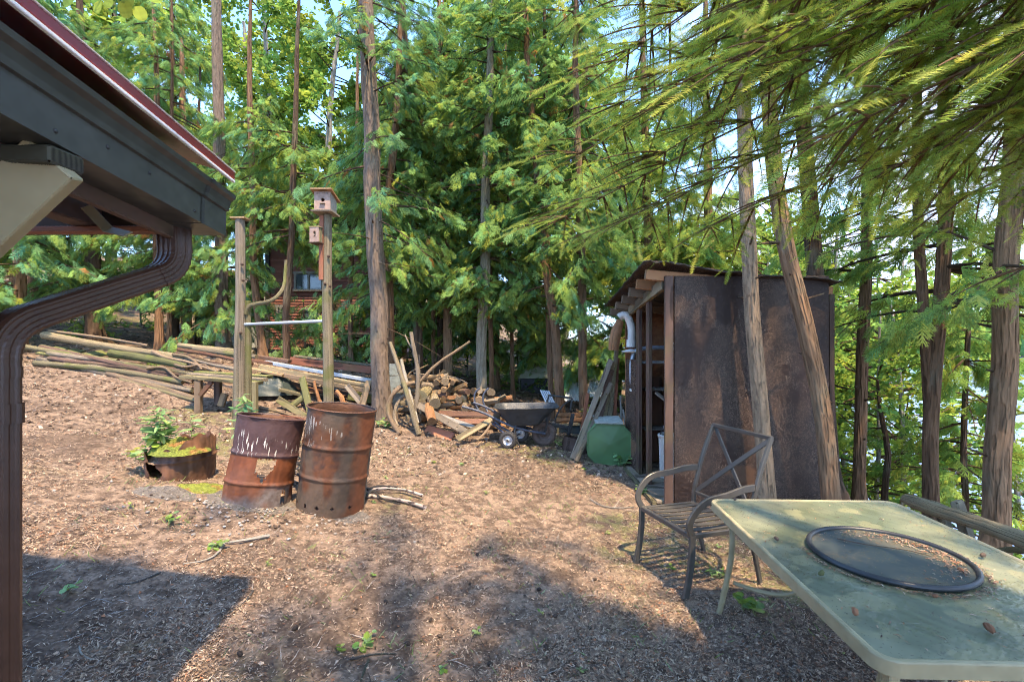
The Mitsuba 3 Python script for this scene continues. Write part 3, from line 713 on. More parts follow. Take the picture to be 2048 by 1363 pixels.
tree('young_cedar', 'second young cedar, just right of the right birdhouse post', None, (668, 716), [(668, 660)], 5, 0, 141, d=10.6, top=2.9, z0=1.5, z1=2.9, reach=(.7, .3), n_limb=26, n_spray=120, codes=((0, 3), (6, 1)), rt=.3)
tree('young_cedar', 'young cedar with bright sprays before the red house wall', None, (612, 716), [(610, 660)], 5, 0, 140, d=10.4, top=2.7, z0=1.5, z1=2.7, reach=(.7, .3), n_limb=26, n_spray=120, codes=((0, 3), (6, 1)), rt=.3)

# far-off shore wood
_n = 900; _rf = np.random.default_rng(8)
_hy = _rf.uniform(-0.9, 0.9, _n); _hx = _rf.uniform(0.02, 0.6, _n)
_x = 190 + _hx * 160 + 25 * np.sin(_hy * 5); _y = _hy * 420 + 120
_h = LAKE_Z - 1 + 16 * np.sin(np.clip(_hx * 1.6, 0, 1) * np.pi / 2) * 0.9
_ico = trimesh.creation.icosphere(1); _iv = np.array(_ico.vertices) * (1 + 0.25 * np.random.default_rng(5).normal(size=(len(_ico.vertices), 1))) * [1, 1, 1.5]
_V, _F, _U = scatter((_iv, np.array(_ico.faces), _iv[:, 2]), np.tile(np.eye(3), (_n, 1, 1)), _rf.uniform(3.5, 7, _n), np.stack([_x, _y, _h + 4], 1), kcodes(_rf, ((7, 2), (0, 2), (3, 1)), _n))
scene['far_wood'] = mikit.ply((_V, _F), 'm_leaf', smooth=True, uv=_U); tag('far_wood', 'wood covering the far shore of the lake', kind='stuff', category='wood')
# ------------------------------------------------------------------ the cabin eave on the left
plain('m_gutter', (.054, .054, .047), 0.42, var=0.38, freq=19)
plain('m_brown_metal', (.072, .034, .022), 0.33, var=0.22, freq=16)
plain('m_red_metal', (.240, .022, .022), 0.30, var=0.08)
plain('m_white_edge', (.78, .76, .74), 0.45, var=0.06)
plain('m_beige_paint', (.36, .30, .17), 0.55, var=0.16, freq=11)
plain('m_dark_steel', (.040, .040, .042), 0.45, var=0.2)


def sweep(mb, prof, pts, A, B, k=0, scale=None, close=True, caps=False):   # carries the profile (a, b) along pts; A, B its axes at each point
    prof, pts = np.asarray(prof, float), np.asarray(pts, float)
    m, n = len(pts), len(prof)
    A, B = np.broadcast_to(A, (m, 3)), np.broadcast_to(B, (m, 3))
    sc = np.ones(m) if scale is None else np.asarray(scale, float)
    L = np.concatenate([[0], np.cumsum(np.linalg.norm(np.diff(pts, axis=0), axis=1))])
    idx = list(range(n)) + ([0] if close else [])
    for a, b in zip(idx[:-1], idx[1:]):                                    # each facet strip on its own, so that folds stay sharp
        q = prof[[a, b]]
        v = pts[:, None] + sc[:, None, None] * (q[None, :, :1] * A[:, None] + q[None, :, 1:] * B[:, None])
        i = np.arange(m - 1)
        mb.add(v.reshape(-1, 3), np.stack([2 * i, 2 * i + 1, 2 * i + 3, 2 * i + 2], 1), np.stack([np.tile([k + 0.2, k + 0.4], m), np.repeat(L, 2)], 1))
    if caps:
        from shapely.geometry import Polygon
        v2, f2 = trimesh.creation.triangulate_polygon(Polygon(prof), engine='earcut')
        for e in (0, m - 1):
            mb.add(pts[e] + sc[e] * (v2[:, :1] * A[e] + v2[:, 1:] * B[e]), f2, np.stack([np.full(len(v2), k + 0.3), v2[:, 0]], 1))
    return mb


cab = new('cabin'); tag(cab, 'dark eave of a cabin with red metal roof edge, grey gutter and brown downspout', 'building')
GO = at(404, 445, 1.9); GE = nrm(GO - at(0, 225, 1.06))
GOUT = nrm(np.cross(GE, [0, 0, 1])); GUP = np.cross(GOUT, GE)
gp = lambda o, u, t: GO + GOUT * o + GUP * u + GE * t


def along(t0, t1, n=2):
    return np.array([GO + GE * t for t in np.linspace(t0, t1, n)])


gprof = [(-.130, .165), (-.130, 0), (0, 0), (0, .104), (.010, .107), (.013, .125), (.020, .148), (.036, .158), (.039, .174), (.030, .176), (.030, .165), (.012, .152), (.005, .112), (-.006, .104), (-.006, .006), (-.124, .006), (-.124, .165)]
mb = MB(); sweep(mb, gprof, along(-3.4, -0.004, 24), GOUT, GUP, caps=True); mb.put(cab + '__gutter', 'm_gutter')
mb = MB(); sweep(mb, [(o * 1.03 + 0.001, u * 1.02 - 0.001) for o, u in gprof], along(0.002, 0.195, 3), GOUT, GUP, caps=True)
mb.add([gp(o, u, 0.196) for o, u in [(-.13, 0), (0, 0), (0, .104), (.02, .148), (.036, .16), (-.13, .165)]], [[0, 1, 2], [0, 2, 5], [2, 3, 5], [3, 4, 5]], np.zeros((6, 2)))
mb.put(cab + '__gutter__end_section', 'm_gutter')
mb = MB(); sweep(mb, [(o * 1.05 + .003, u * 1.03 - .003) for o, u in gprof[2:9]], along(-0.012, 0.012), GOUT, GUP, close=False); mb.put(cab + '__gutter__seam', 'm_dark_steel')
sc_ = 0
for t in (-0.055, -0.33, -0.70, -0.52):
    mb = MB(); mb.lathe([(0, .004), (.004, .0035), (.006, .001), (.006, -.002)], 10, M=(np.stack([GE, GUP, GOUT], 1), gp(0.0005, 0.03 if sc_ % 2 == 0 else .07, t))); mb.put(new(cab + '__gutter__screw'), 'm_dark_steel'); sc_ += 1
# roof sheet, drip edge, fascia, soffit
th = math.radians(16); RU = nrm(-GOUT * math.cos(th) + GUP * math.sin(th))
mb = MB()
for i in range(9):                                                         # standing ribs of the metal roof, running up the slope
    t = -3.2 + i * 0.41; e0 = gp(.060, .252, t); mb.beam(e0, e0 + RU * 3.2, 0.035, 0.022, np.cross(GE, RU), ch=.004)
e = [gp(.062, .243, -3.4), gp(.062, .243, .105), gp(.062, .243, .105) + RU * 3.3, gp(.062, .243, -3.4) + RU * 3.3]
mb.beam((e[0] + e[3]) / 2, (e[1] + e[2]) / 2, 3.3, 0.010, nrm(np.cross(RU, GE)) * np.sign(np.cross(RU, GE)[2])); mb.put(cab + '__roof', 'm_red_metal')
mb = MB(); mb.beam(gp(.066, .232, -3.4), gp(.066, .232, .112), 0.010, 0.034, GUP, ch=.003); mb.put(cab + '__roof__drip_edge', 'm_red_metal')
mb = MB(); mb.beam(gp(.068, .2085, -3.4), gp(.068, .2085, .108), 0.012, 0.011, GUP, ch=.002); mb.beam(gp(.069, .2495, -3.4), gp(.069, .2495, .111), 0.012, 0.0022, GUP, ch=.0005); mb.put(cab + '__roof__white_trim', 'm_white_edge')
WB, WD = 9 * 64, 5 * 64
mb = MB(); mb.beam(gp(-.148, .075, -3.4), gp(-.148, .075, .10), 0.03, 0.25, GUP, k=WB); mb.put(cab + '__fascia', 'm_wood')
for i in range(9):                                                         # roof deck boards seen from below
    q = gp(-.165, .232, 0) + RU * (0.08 + i * 0.17); mb = MB(); mb.beam(q - GE * 3.4, q + GE * .08, 0.158, 0.02, np.cross(RU, GE) * -1, k=WB + i); mb.put(new(cab + '__deck_board'), 'm_wood')
for i, t in enumerate((-2.6, -2.0, -1.4, -0.86, -0.32)):                  # rafters
    q = gp(-.165, .150, t); mb = MB(); mb.beam(q, q + RU * 1.6, 0.045, 0.12, GUP, k=WB + 20 + i); mb.put(new(cab + '__rafter'), 'm_wood')
mb = MB(); mb.beam(np.array([-2.75, 2.0, 2.245]), gp(-.135, .035, .06), 0.04, 0.13, k=WD + 3); mb.put(cab + '__end_board', 'm_wood')
mb = MB(); mb.beam(np.array([-2.75, 1.965, 2.19]), gp(-.17, -.028, .02), 0.055, 0.022, k=11 * 64 + 3); mb.put(cab + '__end_trim', 'm_wood')
mb = MB(); mb.beam(np.array([-1.62, -1.5, 2.33]), np.array([-1.69, 1.93, 2.235]), 0.09, 0.085, k=9 * 64 + 9); mb.put(cab + '__wall_plate', 'm_wood')
mb = MB(); mb.beam(np.array([-1.37, 1.10, 2.33]), np.array([-1.44, 1.90, 2.265]), 0.04, 0.10, k=11 * 64 + 9); mb.put(cab + '__joist', 'm_wood')
mb = MB(); mb.box((1.6, .101, .046), c=(-1.95, 1.243, 2.2075), k=13 * 64 + 1); mb.put(cab + '__beam', 'm_wood')
mb = MB(); p1 = at(112, 318, 1.235); p0 = at(-330, 730, 1.235); bx = nrm(p1 - p0)
mb.box((np.linalg.norm(p1 - p0), .13, .05), np.stack([bx, nrm(np.cross([-.32, 1, 0.1], bx)), nrm(np.cross(bx, nrm(np.cross([-.32, 1, .1], bx))))], 1), (p0 + p1) / 2, 0, .004); mb.put(cab + '__knee_brace', 'm_beige_paint')
mb = MB(); a_, b_, c_ = at(172, 412, 1.80), at(216, 458, 1.80), at(256, 468, 1.72)
mb.beam(a_, b_, .036, .004, (0.5, -1, .6), ch=.001); mb.beam(b_, c_, .036, .004, (0.2, -1, .9), ch=.001); mb.put(cab + '__strap_bracket', 'm_beige_paint')
mb = MB(); mb.box((.11, .11, 3.2), c=(-1.86, 1.60, .7), k=WD + 7); mb.put(cab + '__corner_post', 'm_wood')
mb = MB(); mb.box((.06, 3.6, 2.6), c=(-2.02, -.25, 1.0), k=WD + 8, axis=1); mb.put(cab + '__wall', 'm_wood')

# downspout: a grooved rectangular pipe with crimped elbows
hw, hd = .056, .042


def dprof():
    out = []
    for (x0, y0, x1, y1, n) in ((-hw, -hd, hw, -hd, 3), (hw, -hd, hw, hd, 2), (hw, hd, -hw, hd, 3), (-hw, hd, -hw, -hd, 2)):
        d = np.array([x1 - x0, y1 - y0]); L = np.linalg.norm(d); d /= L; nn = np.array([d[1], -d[0]]) * -0.0035
        s0 = np.array([x0, y0]); out.append(s0 + d * .010)
        for g in range(n):
            c0 = .010 + (L - .02) * (g + 0.5) / n; w_ = (L - .02) / n * .32
            for s_, o in ((c0 - w_, 0), (c0 - w_ * .5, 1), (c0 + w_ * .5, 1), (c0 + w_, 0)):
                out.append(s0 + d * s_ + nn * o)
        out.append(s0 + d * (L - .010))
    return out


DP = dprof()
q0 = at(347, 438, 1.99); qa = at(350, 540, 1.99); qb = at(-6, 655, 1.50)
dd_ = nrm(qb - qa); side_ = nrm(np.cross(dd_, [0, 0, 1]))


def pipe(key, pts, scale=None):
    t = nrm(np.gradient(np.asarray(pts), axis=0)); B = np.broadcast_to(-side_, t.shape); A = np.cross(t, B)
    mb = MB(); sweep(mb, [(y, x) for x, y in DP], pts, A, B, scale=scale); mb.put(key, 'm_brown_metal')


def bend(p, q, r, n):                         # quadratic bend
    t = np.linspace(0, 1, n)[:, None]
    return (1 - t) ** 2 * p + 2 * t * (1 - t) * q + t ** 2 * r


ds = cab + '__downspout'
e0, e1 = qa + [0, 0, .075], qa + dd_ * .085
crimp = lambda n: 1.0 + 0.035 * np.where(np.arange(n) % 3 == 0, 1, 0)
tip = np.array([*(qb)[:2], qb[2]]); f0 = tip - dd_ * .095; f1 = tip + np.array([0, 0, -.10])
pipe(ds, [f1 + [0, 0, .004], f1 + [0, 0, -.4], f1 + [0, 0, -.9], np.array([f1[0], f1[1], .30])])
pipe(ds + '__outlet', [q0 + [0, 0, .0], e0], [1.02, 1.02])
pipe(ds + '__upper_elbow', bend(e0 + [0, 0, .01], qa, e1, 22), crimp(22))
pipe(ds + '__slanting_pipe', [e1 - dd_ * .02, f0 + dd_ * .02], [0.985, 0.985])
pipe(ds + '__lower_elbow', bend(f0, tip, f1, 22), crimp(22))
pipe(ds + '__strap', [np.array([f1[0], f1[1], 1.545]), np.array([f1[0], f1[1], 1.482])], [1.10, 1.10])
pipe(ds + '__collar', [np.array([f1[0], f1[1], 1.66]), np.array([f1[0], f1[1], 1.625])], [1.05, 1.05])
# ------------------------------------------------------------------ the brown shed
def flake_color(p, n, uv):
    a, b = p.x + 0.6 * p.y, p.z
    c = mix(mi.Color3f(.026, .0135, .0095), mi.Color3f(.048, .026, .018), fbm(a * 3, b * 3, 0, 4))
    w = 2.6 * noise(a * 7, b * 7, 1)
    ca, sa = dr.cos(w), dr.sin(w)
    e = voronoi((a * ca + b * sa) * 15, (b * ca - a * sa) * 46)
    dens = smoothstep(0.40, 0.62, fbm(a * 2.1 + 4, b * 1.7, 2, 4))
    fl = (1 - smoothstep(0.20, 0.27, e[0])) * smoothstep(0.27, 0.31, e[2] * (0.22 + 0.95 * dens))
    c = mix(c, mix(mi.Color3f(.13, .078, .054), mi.Color3f(.38, .28, .20), e[2]), fl)
    speck = smoothstep(0.68, 0.78, noise(a * 60, b * 48, 5)) * (.25 + .75 * dens)
    c = mix(c, mi.Color3f(.15, .095, .065), speck * 0.6)
    raw = smoothstep(0.76, 0.82, fbm(a * 2.6 + 21, b * 2.6, 7, 4))
    c = mix(c, mi.Color3f(.15, .08, .045), raw * 0.8)
    grime = smoothstep(0.5, 0.75, fbm(a * 5, b * 1.1, 12, 4))
    return dr.clip(mix(c, mi.Color3f(.026, .017, .015), grime * 0.6), 0.01, 0.6)


def flake_bump(p, n, uv):
    a, b = p.x + 0.6 * p.y, p.z
    return fbm(a * 30, b * 40, 0, 3)


def osb_color(p, n, uv):
    a, b = p.x + p.y, p.z
    e = voronoi(a * 22, b * 30)
    return mix(mi.Color3f(.34, .15, .06), mi.Color3f(.22, .09, .04), e[2]) * (0.8 + 0.4 * noise(a * 5, b * 5, 0))


scene['m_flake'] = {'type': 'twosided', 'bsdf': {'type': 'bumpmap', 'arbitrary': proc(flake_bump, 2e-3), 'scale': 0.006, 'bsdf': {'type': 'principled', 'base_color': proc(flake_color), 'roughness': 0.62, 'specular': 0.4}}}
scene['m_osb'] = {'type': 'twosided', 'bsdf': {'type': 'principled', 'base_color': proc(osb_color), 'roughness': 0.7}}
plain('m_felt', (.060, .056, .052), 0.9, var=0.4, freq=8)
plain('m_grey_metal', (.36, .40, .44), 0.38, 0.3, var=0.1)
plain('m_white_plastic', (.62, .60, .54), 0.5, var=0.12, freq=9)

X0, X1, Y0, Y1, ZF = 1.585, 3.30, 5.0, 6.72, 0.075
shed = new('shed'); tag(shed, 'open-sided brown chipboard shed with sagging felt roof beside the table', 'shed')
mb = MB(); mb.box((X1 - X0 - .11, .02, 2.40), c=((X0 + X1) / 2 + .05, Y0, 1.215), axis=2, ch=.002); mb.put(shed + '__front_wall', 'm_flake')
mb = MB(); mb.box((.09, .035, 2.42), c=(X0 + .045, Y0 - .006, 1.205), k=9 * 64 + 5); mb.put(shed + '__corner_board', 'm_wood')
mb = MB(); mb.box((.02, 1.7, 2.2), c=(X1 - .01, (Y0 + Y1) / 2, 1.1), axis=2); mb.put(shed + '__right_wall', 'm_flake')
mb = MB(); mb.box((.06, .06, 2.28), c=(X1 + .035, Y0 + .03, 1.09), k=5 * 64 + 3); mb.put(shed + '__corner_post', 'm_wood')
mb = MB(); mb.box((X1 - X0, .02, 2.1), c=((X0 + X1) / 2, Y1, 1.1), axis=2); mb.put(shed + '__back_wall', 'm_osb')
for i, (y, w) in enumerate(((5.62, .115), (6.06, .13))):
    mb = MB(); mb.box((.045, w, 2.16 - .09 * i), c=(X0 + .02, y, ZF + 1.08 - .045 * i), k=9 * 64 + 11 + i); mb.put(new(shed + '__post'), 'm_wood')
mb = MB(); mb.box((.02, .55, 1.42), c=(X0 + .01, 6.42, ZF + .71), axis=2); mb.put(shed + '__side_panel', 'm_flake')
mb = MB(); mb.beam((X0 - .0, Y0 + .02, 2.335), (X0, Y1 + .05, 2.10), .045, .12, k=12 * 64 + 5); mb.put(shed + '__eave_beam', 'm_wood')
for i, y in enumerate(np.linspace(Y0 + .03, Y1 + .12, 6)):
    z = 2.455 - (y - Y0) * .152
    mb = MB(); mb.beam((X0 - .19, y, z - .015), (X1 + .05, y, z - .20), .045, .11, k=(7 if i < 2 else 6) * 64 + 3 + i); mb.put(new(shed + '__rafter'), 'm_wood')
# roof: a bowed deck with a ragged felt sheet on it
rr = np.random.default_rng(21)
gx, gy = np.meshgrid(np.linspace(0, 1, 30), np.linspace(0, 1, 26))
def roofz(u, v):
    return 2.535 - v * 1.98 * .150 - .195 * u + .022 * np.sin(u * 9 + v * 2) * u + .03 * np.exp(-((u - .12) / .10) ** 2) * (1 - v)
RX0, RX1, RY0, RY1 = X0 - .215, X1 + .02, Y0 - .07, Y1 + .22
n0 = rr.normal(0, .010, gx.shape)
for nm, dz, t, ov, m in (('roof_deck', 0, .016, 0, 'm_flake'), ('roof_felt', .012, .007, .035, 'm_felt')):
    x = RX0 - ov + gx * (RX1 - RX0 + 2 * ov); y = RY0 - ov + gy * (RY1 - RY0 + 2 * ov)
    if ov:
        y = y - (gy < .01) * np.abs(rr.normal(0, .02, gx.shape)); 
    z = roofz(gx, gy) + dz + (n0 * .4 if ov else 0)
    if ov:
        z = z - .012 * ((gy < .01) | (gx < .01) | (gx > .99)) * rr.uniform(.3, 2.2, gx.shape)
    v = np.vstack([np.stack([x, y, z + t], -1).reshape(-1, 3), np.stack([x, y, z], -1).reshape(-1, 3)])
    i, j = np.meshgrid(np.arange(25), np.arange(29), indexing='ij')
    q = np.stack([i * 30 + j, i * 30 + j + 1, (i + 1) * 30 + j + 1, (i + 1) * 30 + j], -1).reshape(-1, 4)
    e = [(0 * 30 + a, 0 * 30 + a + 1) for a in range(29)] + [(25 * 30 + a + 1, 25 * 30 + a) for a in range(29)] + [((a + 1) * 30, a * 30) for a in range(25)] + [(a * 30 + 29, (a + 1) * 30 + 29) for a in range(25)]
    sd = np.array([[a + 780, b + 780, b, a] for a, b in e])
    scene[shed + '__' + nm] = mikit.ply((v, np.vstack([q, q[:, ::-1] + 780, sd])), m, smooth=False)
mb = MB(); rn = np.random.default_rng(14)
for i in range(26):
    xx = (X0 + .13, X1 - .03, (X0 + X1) / 2 + .12)[i % 3] + rn.normal(0, .006); zz = .12 + (i // 3) * .27 + rn.normal(0, .02)
    mb.lathe([(.0075, 0), (.007, .0025), (0, .0032)], 8, M=(np.stack([[1, 0, 0], [0, 0, 1], [0, -1, 0]], 1), np.array([xx, Y0 - .0102, zz])))
mb.put(shed + '__front_wall__nail_heads', 'm_dark_steel', kind='stuff')
# floor of planks with a rim joist
for i in range(8):
    mb = MB(); mb.box((X1 - X0 + .05, .205, .03), c=((X0 + X1) / 2 - .05, Y0 + .12 + i * .212, ZF - .017), k=0 * 64 + 30 + i); mb.put(new(shed + '__floor_plank'), 'm_wood')
mb = MB(); mb.box((.045, 1.75, .15), c=(X0 - .105, Y0 + .86, ZF - .075), k=1 * 64 + 9); mb.put(shed + '__rim_joist', 'm_wood')

# things in the shed
def inside(name, label, cat, builder, mat, group=None):
    k = new(name); mb = MB(); builder(mb); mb.put(k, mat); tag(k, label, cat, group); return k

for i, z in enumerate((ZF + .50, ZF + 1.02, ZF + 1.38)):
    inside('shelf_board', ['low grey shelf rail inside the open shed', 'middle grey shelf rail inside the open shed', 'top grey shelf board inside the open shed under the bowl'][i], 'shelf', lambda mb: mb.box((1.1, .22, .03), c=(2.3, 6.45, z), k=4 * 64 + i), 'm_wood')
inside('tool_board', 'upright plank standing against the back of the open shed', 'plank', lambda mb: mb.box((.16, .03, 1.15), R=rotx(-.06), c=(1.98, 6.58, ZF + .60), k=2 * 64 + 8), 'm_wood')
inside('tool_board', 'broad dark plank leaning inside the shed behind the lower rail', 'plank', lambda mb: mb.box((.30, .03, .9), R=rotx(-.08), c=(2.38, 6.56, ZF + .46), k=2 * 64 + 18), 'm_wood')
inside('shed_stick', 'pale slat slanting across the inside of the shed', 'stick', lambda mb: mb.beam((1.80, 6.0, ZF + 1.02), (2.12, 5.55, ZF + .70), .05, .025, k=0 * 64 + 3), 'm_wood')
inside('garden_hose', 'thin green-grey cane standing on the shed floor by the bucket', 'cane', lambda mb: mb.tube(curve([(1.86, 5.9, ZF + .62), (2.02, 5.75, ZF + .35), (2.10, 5.62, ZF)], 8), .009, 6, k=0), 'm_grey_metal')
k = new('frame_rack'); tag(k, 'grey tubular frame with rounded corners standing inside the shed', 'frame')
mb = MB(); mb.tube(curve([(1.62, 6.44, ZF + 1.02), (1.62, 6.44, ZF + 1.46), (1.66, 6.45, ZF + 1.535), (1.74, 6.46, ZF + 1.56), (2.3, 6.5, ZF + 1.56), (2.40, 6.5, ZF + 1.53), (2.43, 6.5, ZF + 1.45), (2.43, 6.5, ZF + .05)], 60), .028, 8); mb.put(k + '__tube', 'm_grey_metal')
mb = MB(); mb.box((.05, .09, .03), c=(1.60, 6.40, ZF + 1.01)); mb.put(k + '__foot_clip', 'm_white_plastic')
k = new('bucket'); tag(k, 'tall off-white bucket standing on the shed floor', 'bucket')
mb = MB(); mb.lathe([(0, 0), (.115, 0), (.12, .01), (.135, .50), (.145, .50), (.147, .525), (.135, .53), (.128, .52), (.113, .02), (0, .02)], 28, M=(np.eye(3), np.array([1.93, 5.86, ZF]))); mb.put(k + '__tub', 'm_white_plastic')
mb = MB(); mb.tube(curve([(1.80, 5.86, ZF + .47), (1.83, 5.80, ZF + .60), (1.93, 5.77, ZF + .64), (2.03, 5.80, ZF + .60), (2.07, 5.86, ZF + .47)], 14), .005, 5); mb.put(k + '__handle', 'm_dark_steel')
k = new('bowl'); tag(k, 'small pale bowl on the rail inside the shed', 'bowl')
mb = MB(); mb.lathe([(0, 0), (.05, 0), (.10, .045), (.106, .05), (.096, .046), (.045, .010), (0, .008)], 24, M=(np.eye(3), np.array([2.27, 6.49, ZF + 1.592]))); mb.put(k, 'm_white_plastic')
# white stove-pipe elbow and the brown log hung under the far eave
k = new('plastic_elbow'); tag(k, 'mottled white plastic drain elbow hung at the far end of the shed', 'pipe')
pe = at(1238, 634, 6.5)
mb = MB(); mb.tube(curve([pe, pe + [.07, -.02, .035], pe + [.14, -.03, -.06], pe + [.165, -.03, -.22], pe + [.16, -.03, -.33]], 16), .052, 14, caps=False); mb.tube([pe + [.158, -.03, -.30], pe + [.155, -.03, -.40]], .064, 14, caps=False); mb.put(k + '__bend', 'm_white_plastic')
mb = MB(); mb.lathe([(0, 0), (.05, 0), (.058, .012), (.03, .02), (0, .02)], 14, M=(np.eye(3), pe + [.155, -.03, -.40])); mb.put(k + '__plug', 'm_osb')
mb = MB(); mb.lathe([(.06, 0), (.13, .01), (.13, .018), (.02, .05), (0, .052)], 18, M=(np.eye(3), pe + [.155, -.03, -.475])); mb.put(k + '__flange', 'm_white_plastic')
inside('hanging_log', 'smooth reddish log hanging below the far corner of the shed eave', 'log', lambda mb: mb.tube(curve([at(1241, 640, 6.55), at(1232, 665, 6.55), at(1227, 700, 6.55)], 8), [.05, .06, .07, .075, .078, .078, .075, .07], 12, k=7 * 64 + 8), 'm_wood')

# boards leaning against the shed's far corner
LB = 'boards leaning on the shed'
LBL = [('long greyed board slanting far out to the left from the shed corner', (1145, 905), (1222, 718), .075, 0), ('lower slanting stick with bolt holes across the leaning boards', (1152, 912), (1222, 765), .06, 0),
       ('dark board leaning third from the left at the shed corner', (1183, 862), (1222, 738), .09, 9), ('mossy narrow board leaning upright in the middle of the bundle', (1198, 866), (1226, 722), .07, 8),
       ('tallest pale board leaning against the shed corner', (1212, 868), (1233, 700), .06, 12), ('reddish thin board leaning nearest the shed wall', (1226, 868), (1236, 715), .04, 11),
       ('short tan board at the foot of the leaning bundle', (1205, 864), (1212, 790), .08, 8), ('weathered board half hidden behind the green box', (1214, 866), (1229, 730), .07, 0), ('thin reddish slat standing left of the leaning boards', (1160, 866), (1176, 785), .05, 11)]
for i, (lb, b, t_, w, code) in enumerate(LBL):
    d = 6.75 + .05 * i - (.45 if i == 1 else .3 if i == 0 else 0); g = at(*b, d); g[2] = float(gz(g[0], g[1])) + .02; e = at(*t_, 6.9 + .02 * i)
    k = new('leaning_board'); mb = MB(); mb.beam(g, e, w, .028, (.2, -1, .3), k=code * 64 + 3 * i)
    if i == 1:
        for f_ in (.15, .42, .62, .85):
            q = g + (e - g) * f_; mb.lathe([(0, .002), (.010, .002), (.010, 0)], 8, k=5 * 64, M=(np.stack([[1, 0, 0], [0, 0, 1], [0, -1, 0]], 1), q + [0, -.017, .0]))
    mb.put(k, 'm_wood'); tag(k, lb, 'board', LB)
for i, (lb, b, t_) in enumerate((('white thin rod leaning by the dark side panel of the shed', (1243, 905), (1241, 790)), ('second white rod crossing behind the green box lid', (1246, 902), (1243, 812)), ('pale slat leaning low on the shed side panel', (1258, 905), (1246, 818)))):
    k = new('thin_rod'); mb = MB(); mb.beam(at(*b, 6.85), at(*t_, 6.9), .022, .012, (0, -1, .2), k=4 * 64 + i); mb.put(k, 'm_wood'); tag(k, lb, 'rod')

# green metal octagonal box with a cross-folded front
plain('m_green_paint', (.085, .175, .070), 0.42, var=0.2, freq=7)
plain('m_lid_paint', (.30, .33, .30), 0.55, var=0.4, freq=22)
k = new('green_bin'); tag(k, 'squat green metal bin with cut corners and scuffed grey lid beside the shed', 'bin')
g = G(1219, 930); hw_, hh, ct, dp = .285, .275, .125, .52
cx, cy, z0 = g[0], g[1] + .02, g[2] + .005
oc = [(-hw_ + ct, 0), (hw_ - ct, 0), (hw_, ct), (hw_, 2 * hh - ct), (hw_ - ct, 2 * hh), (-hw_ + ct, 2 * hh), (-hw_, 2 * hh - ct), (-hw_, ct)]
mb = MB(); R_ = rotz(-.10); C = np.array([cx, cy, z0])
fc = np.array([0, -.032, hh]); P3 = [np.array([x, 0, z]) for x, z in oc]
for i in range(8):
    a, b = P3[i], P3[(i + 1) % 8]
    mb.add(np.array([a, b, fc]) @ R_.T + C, [[0, 1, 2]], [[0, 0]] * 3)
    q = [a, a + [0, dp, 0], b + [0, dp, 0], b]
    mb.add(np.array(q) @ R_.T + C, [[3, 2, 1, 0]], [[0, 0]] * 4)
mb.add(np.array([p + [0, dp, 0] for p in P3]) @ R_.T + C, [[0, 7, 6], [0, 6, 5], [0, 5, 4], [0, 4, 3], [0, 3, 2], [0, 2, 1]], [[0, 0]] * 8)
mb.put(k + '__body', 'm_green_paint')
mb = MB()
for i in range(8): mb.beam((P3[i] + [0, -.004, 0]) @ R_.T + C, (P3[(i + 1) % 8] + [0, -.004, 0]) @ R_.T + C, .016, .014, (0, -1, .01), ch=.003)
mb.put(k + '__edge_fold', 'm_green_paint')
mb = MB(); mb.box((2 * (hw_ - ct) + .05, dp + .05, .028), R=R_, c=C + R_ @ np.array([0, dp / 2 - .01, 2 * hh + .016])); mb.put(k + '__lid', 'm_lid_paint')
for i, (xx, zz) in enumerate(((-hw_ + ct, 2 * hh - .003), )):
    mb = MB(); mb.beam(C + R_ @ np.array([-hw_ + ct, -.006, 2 * hh - .01]), C + R_ @ np.array([hw_ - ct, -.006, 2 * hh - .01]), .012, .03); mb.put(k + '__front_seam', 'm_green_paint')
# ------------------------------------------------------------------ houses beyond the trees
def siding_color(p, n, uv):
    k = dr.floor(uv.x)
    return dr.clip(mi.Color3f(.215, .082, .055) * (0.75 + 0.5 * cell_rand(k, 3)) * (0.75 + 0.5 * fbm(p.x * 2, p.y * 2, p.z * 9, 3)), .01, .6)


scene['m_siding'] = {'type': 'twosided', 'bsdf': {'type': 'principled', 'base_color': proc(siding_color), 'roughness': 0.7}}
plain('m_concrete', (.36, .37, .33), 0.9, var=0.25, freq=2.5)
plain('m_pale_wall', (.47, .50, .36), 0.6, var=0.12, freq=2)
plain('m_window_frame', (.20, .19, .16), 0.5, var=0.1)
scene['m_pane'] = {'type': 'twosided', 'bsdf': {'type': 'principled', 'base_color': {'type': 'rgb', 'value': [.05, .07, .08]}, 'roughness': 0.06, 'specular': 0.8}}

hs = new('house'); tag(hs, 'two-storey house with red board siding half hidden behind the cedars', 'house')
HD = 13.2; hx0, hx1 = at(536, 0, HD)[0], at(748, 0, HD)[0]; hz0, hz1 = 1.35, at(0, 452, HD)[2]
mb = MB(); mb.box((hx1 - hx0, 5.0, hz1 - hz0), c=((hx0 + hx1) / 2, HD + 2.55, (hz0 + hz1) / 2), k=40); mb.put(hs + '__wall', 'm_siding')
nb = int((hz1 - hz0) / .078); mb = MB()
for i in range(nb):
    z = hz0 + 0.078 * i; q = [(hx0, HD + .010, z + .079), (hx1, HD + .010, z + .079), (hx1, HD - .012, z), (hx0, HD - .012, z), (hx0, HD + .002, z), (hx1, HD + .002, z)]
    mb.add(q, [[3, 2, 1, 0], [4, 5, 2, 3]], [[i + .3, 0]] * 6)
    q = [(hx1 - .010, HD, z + .077), (hx1 - .010, HD + 5, z + .077), (hx1 + .014, HD + 5, z), (hx1 + .014, HD, z)]
    mb.add(q, [[3, 2, 1, 0]], [[i + .3, 0]] * 4)
mb.put(hs + '__siding', 'm_siding', kind='stuff')
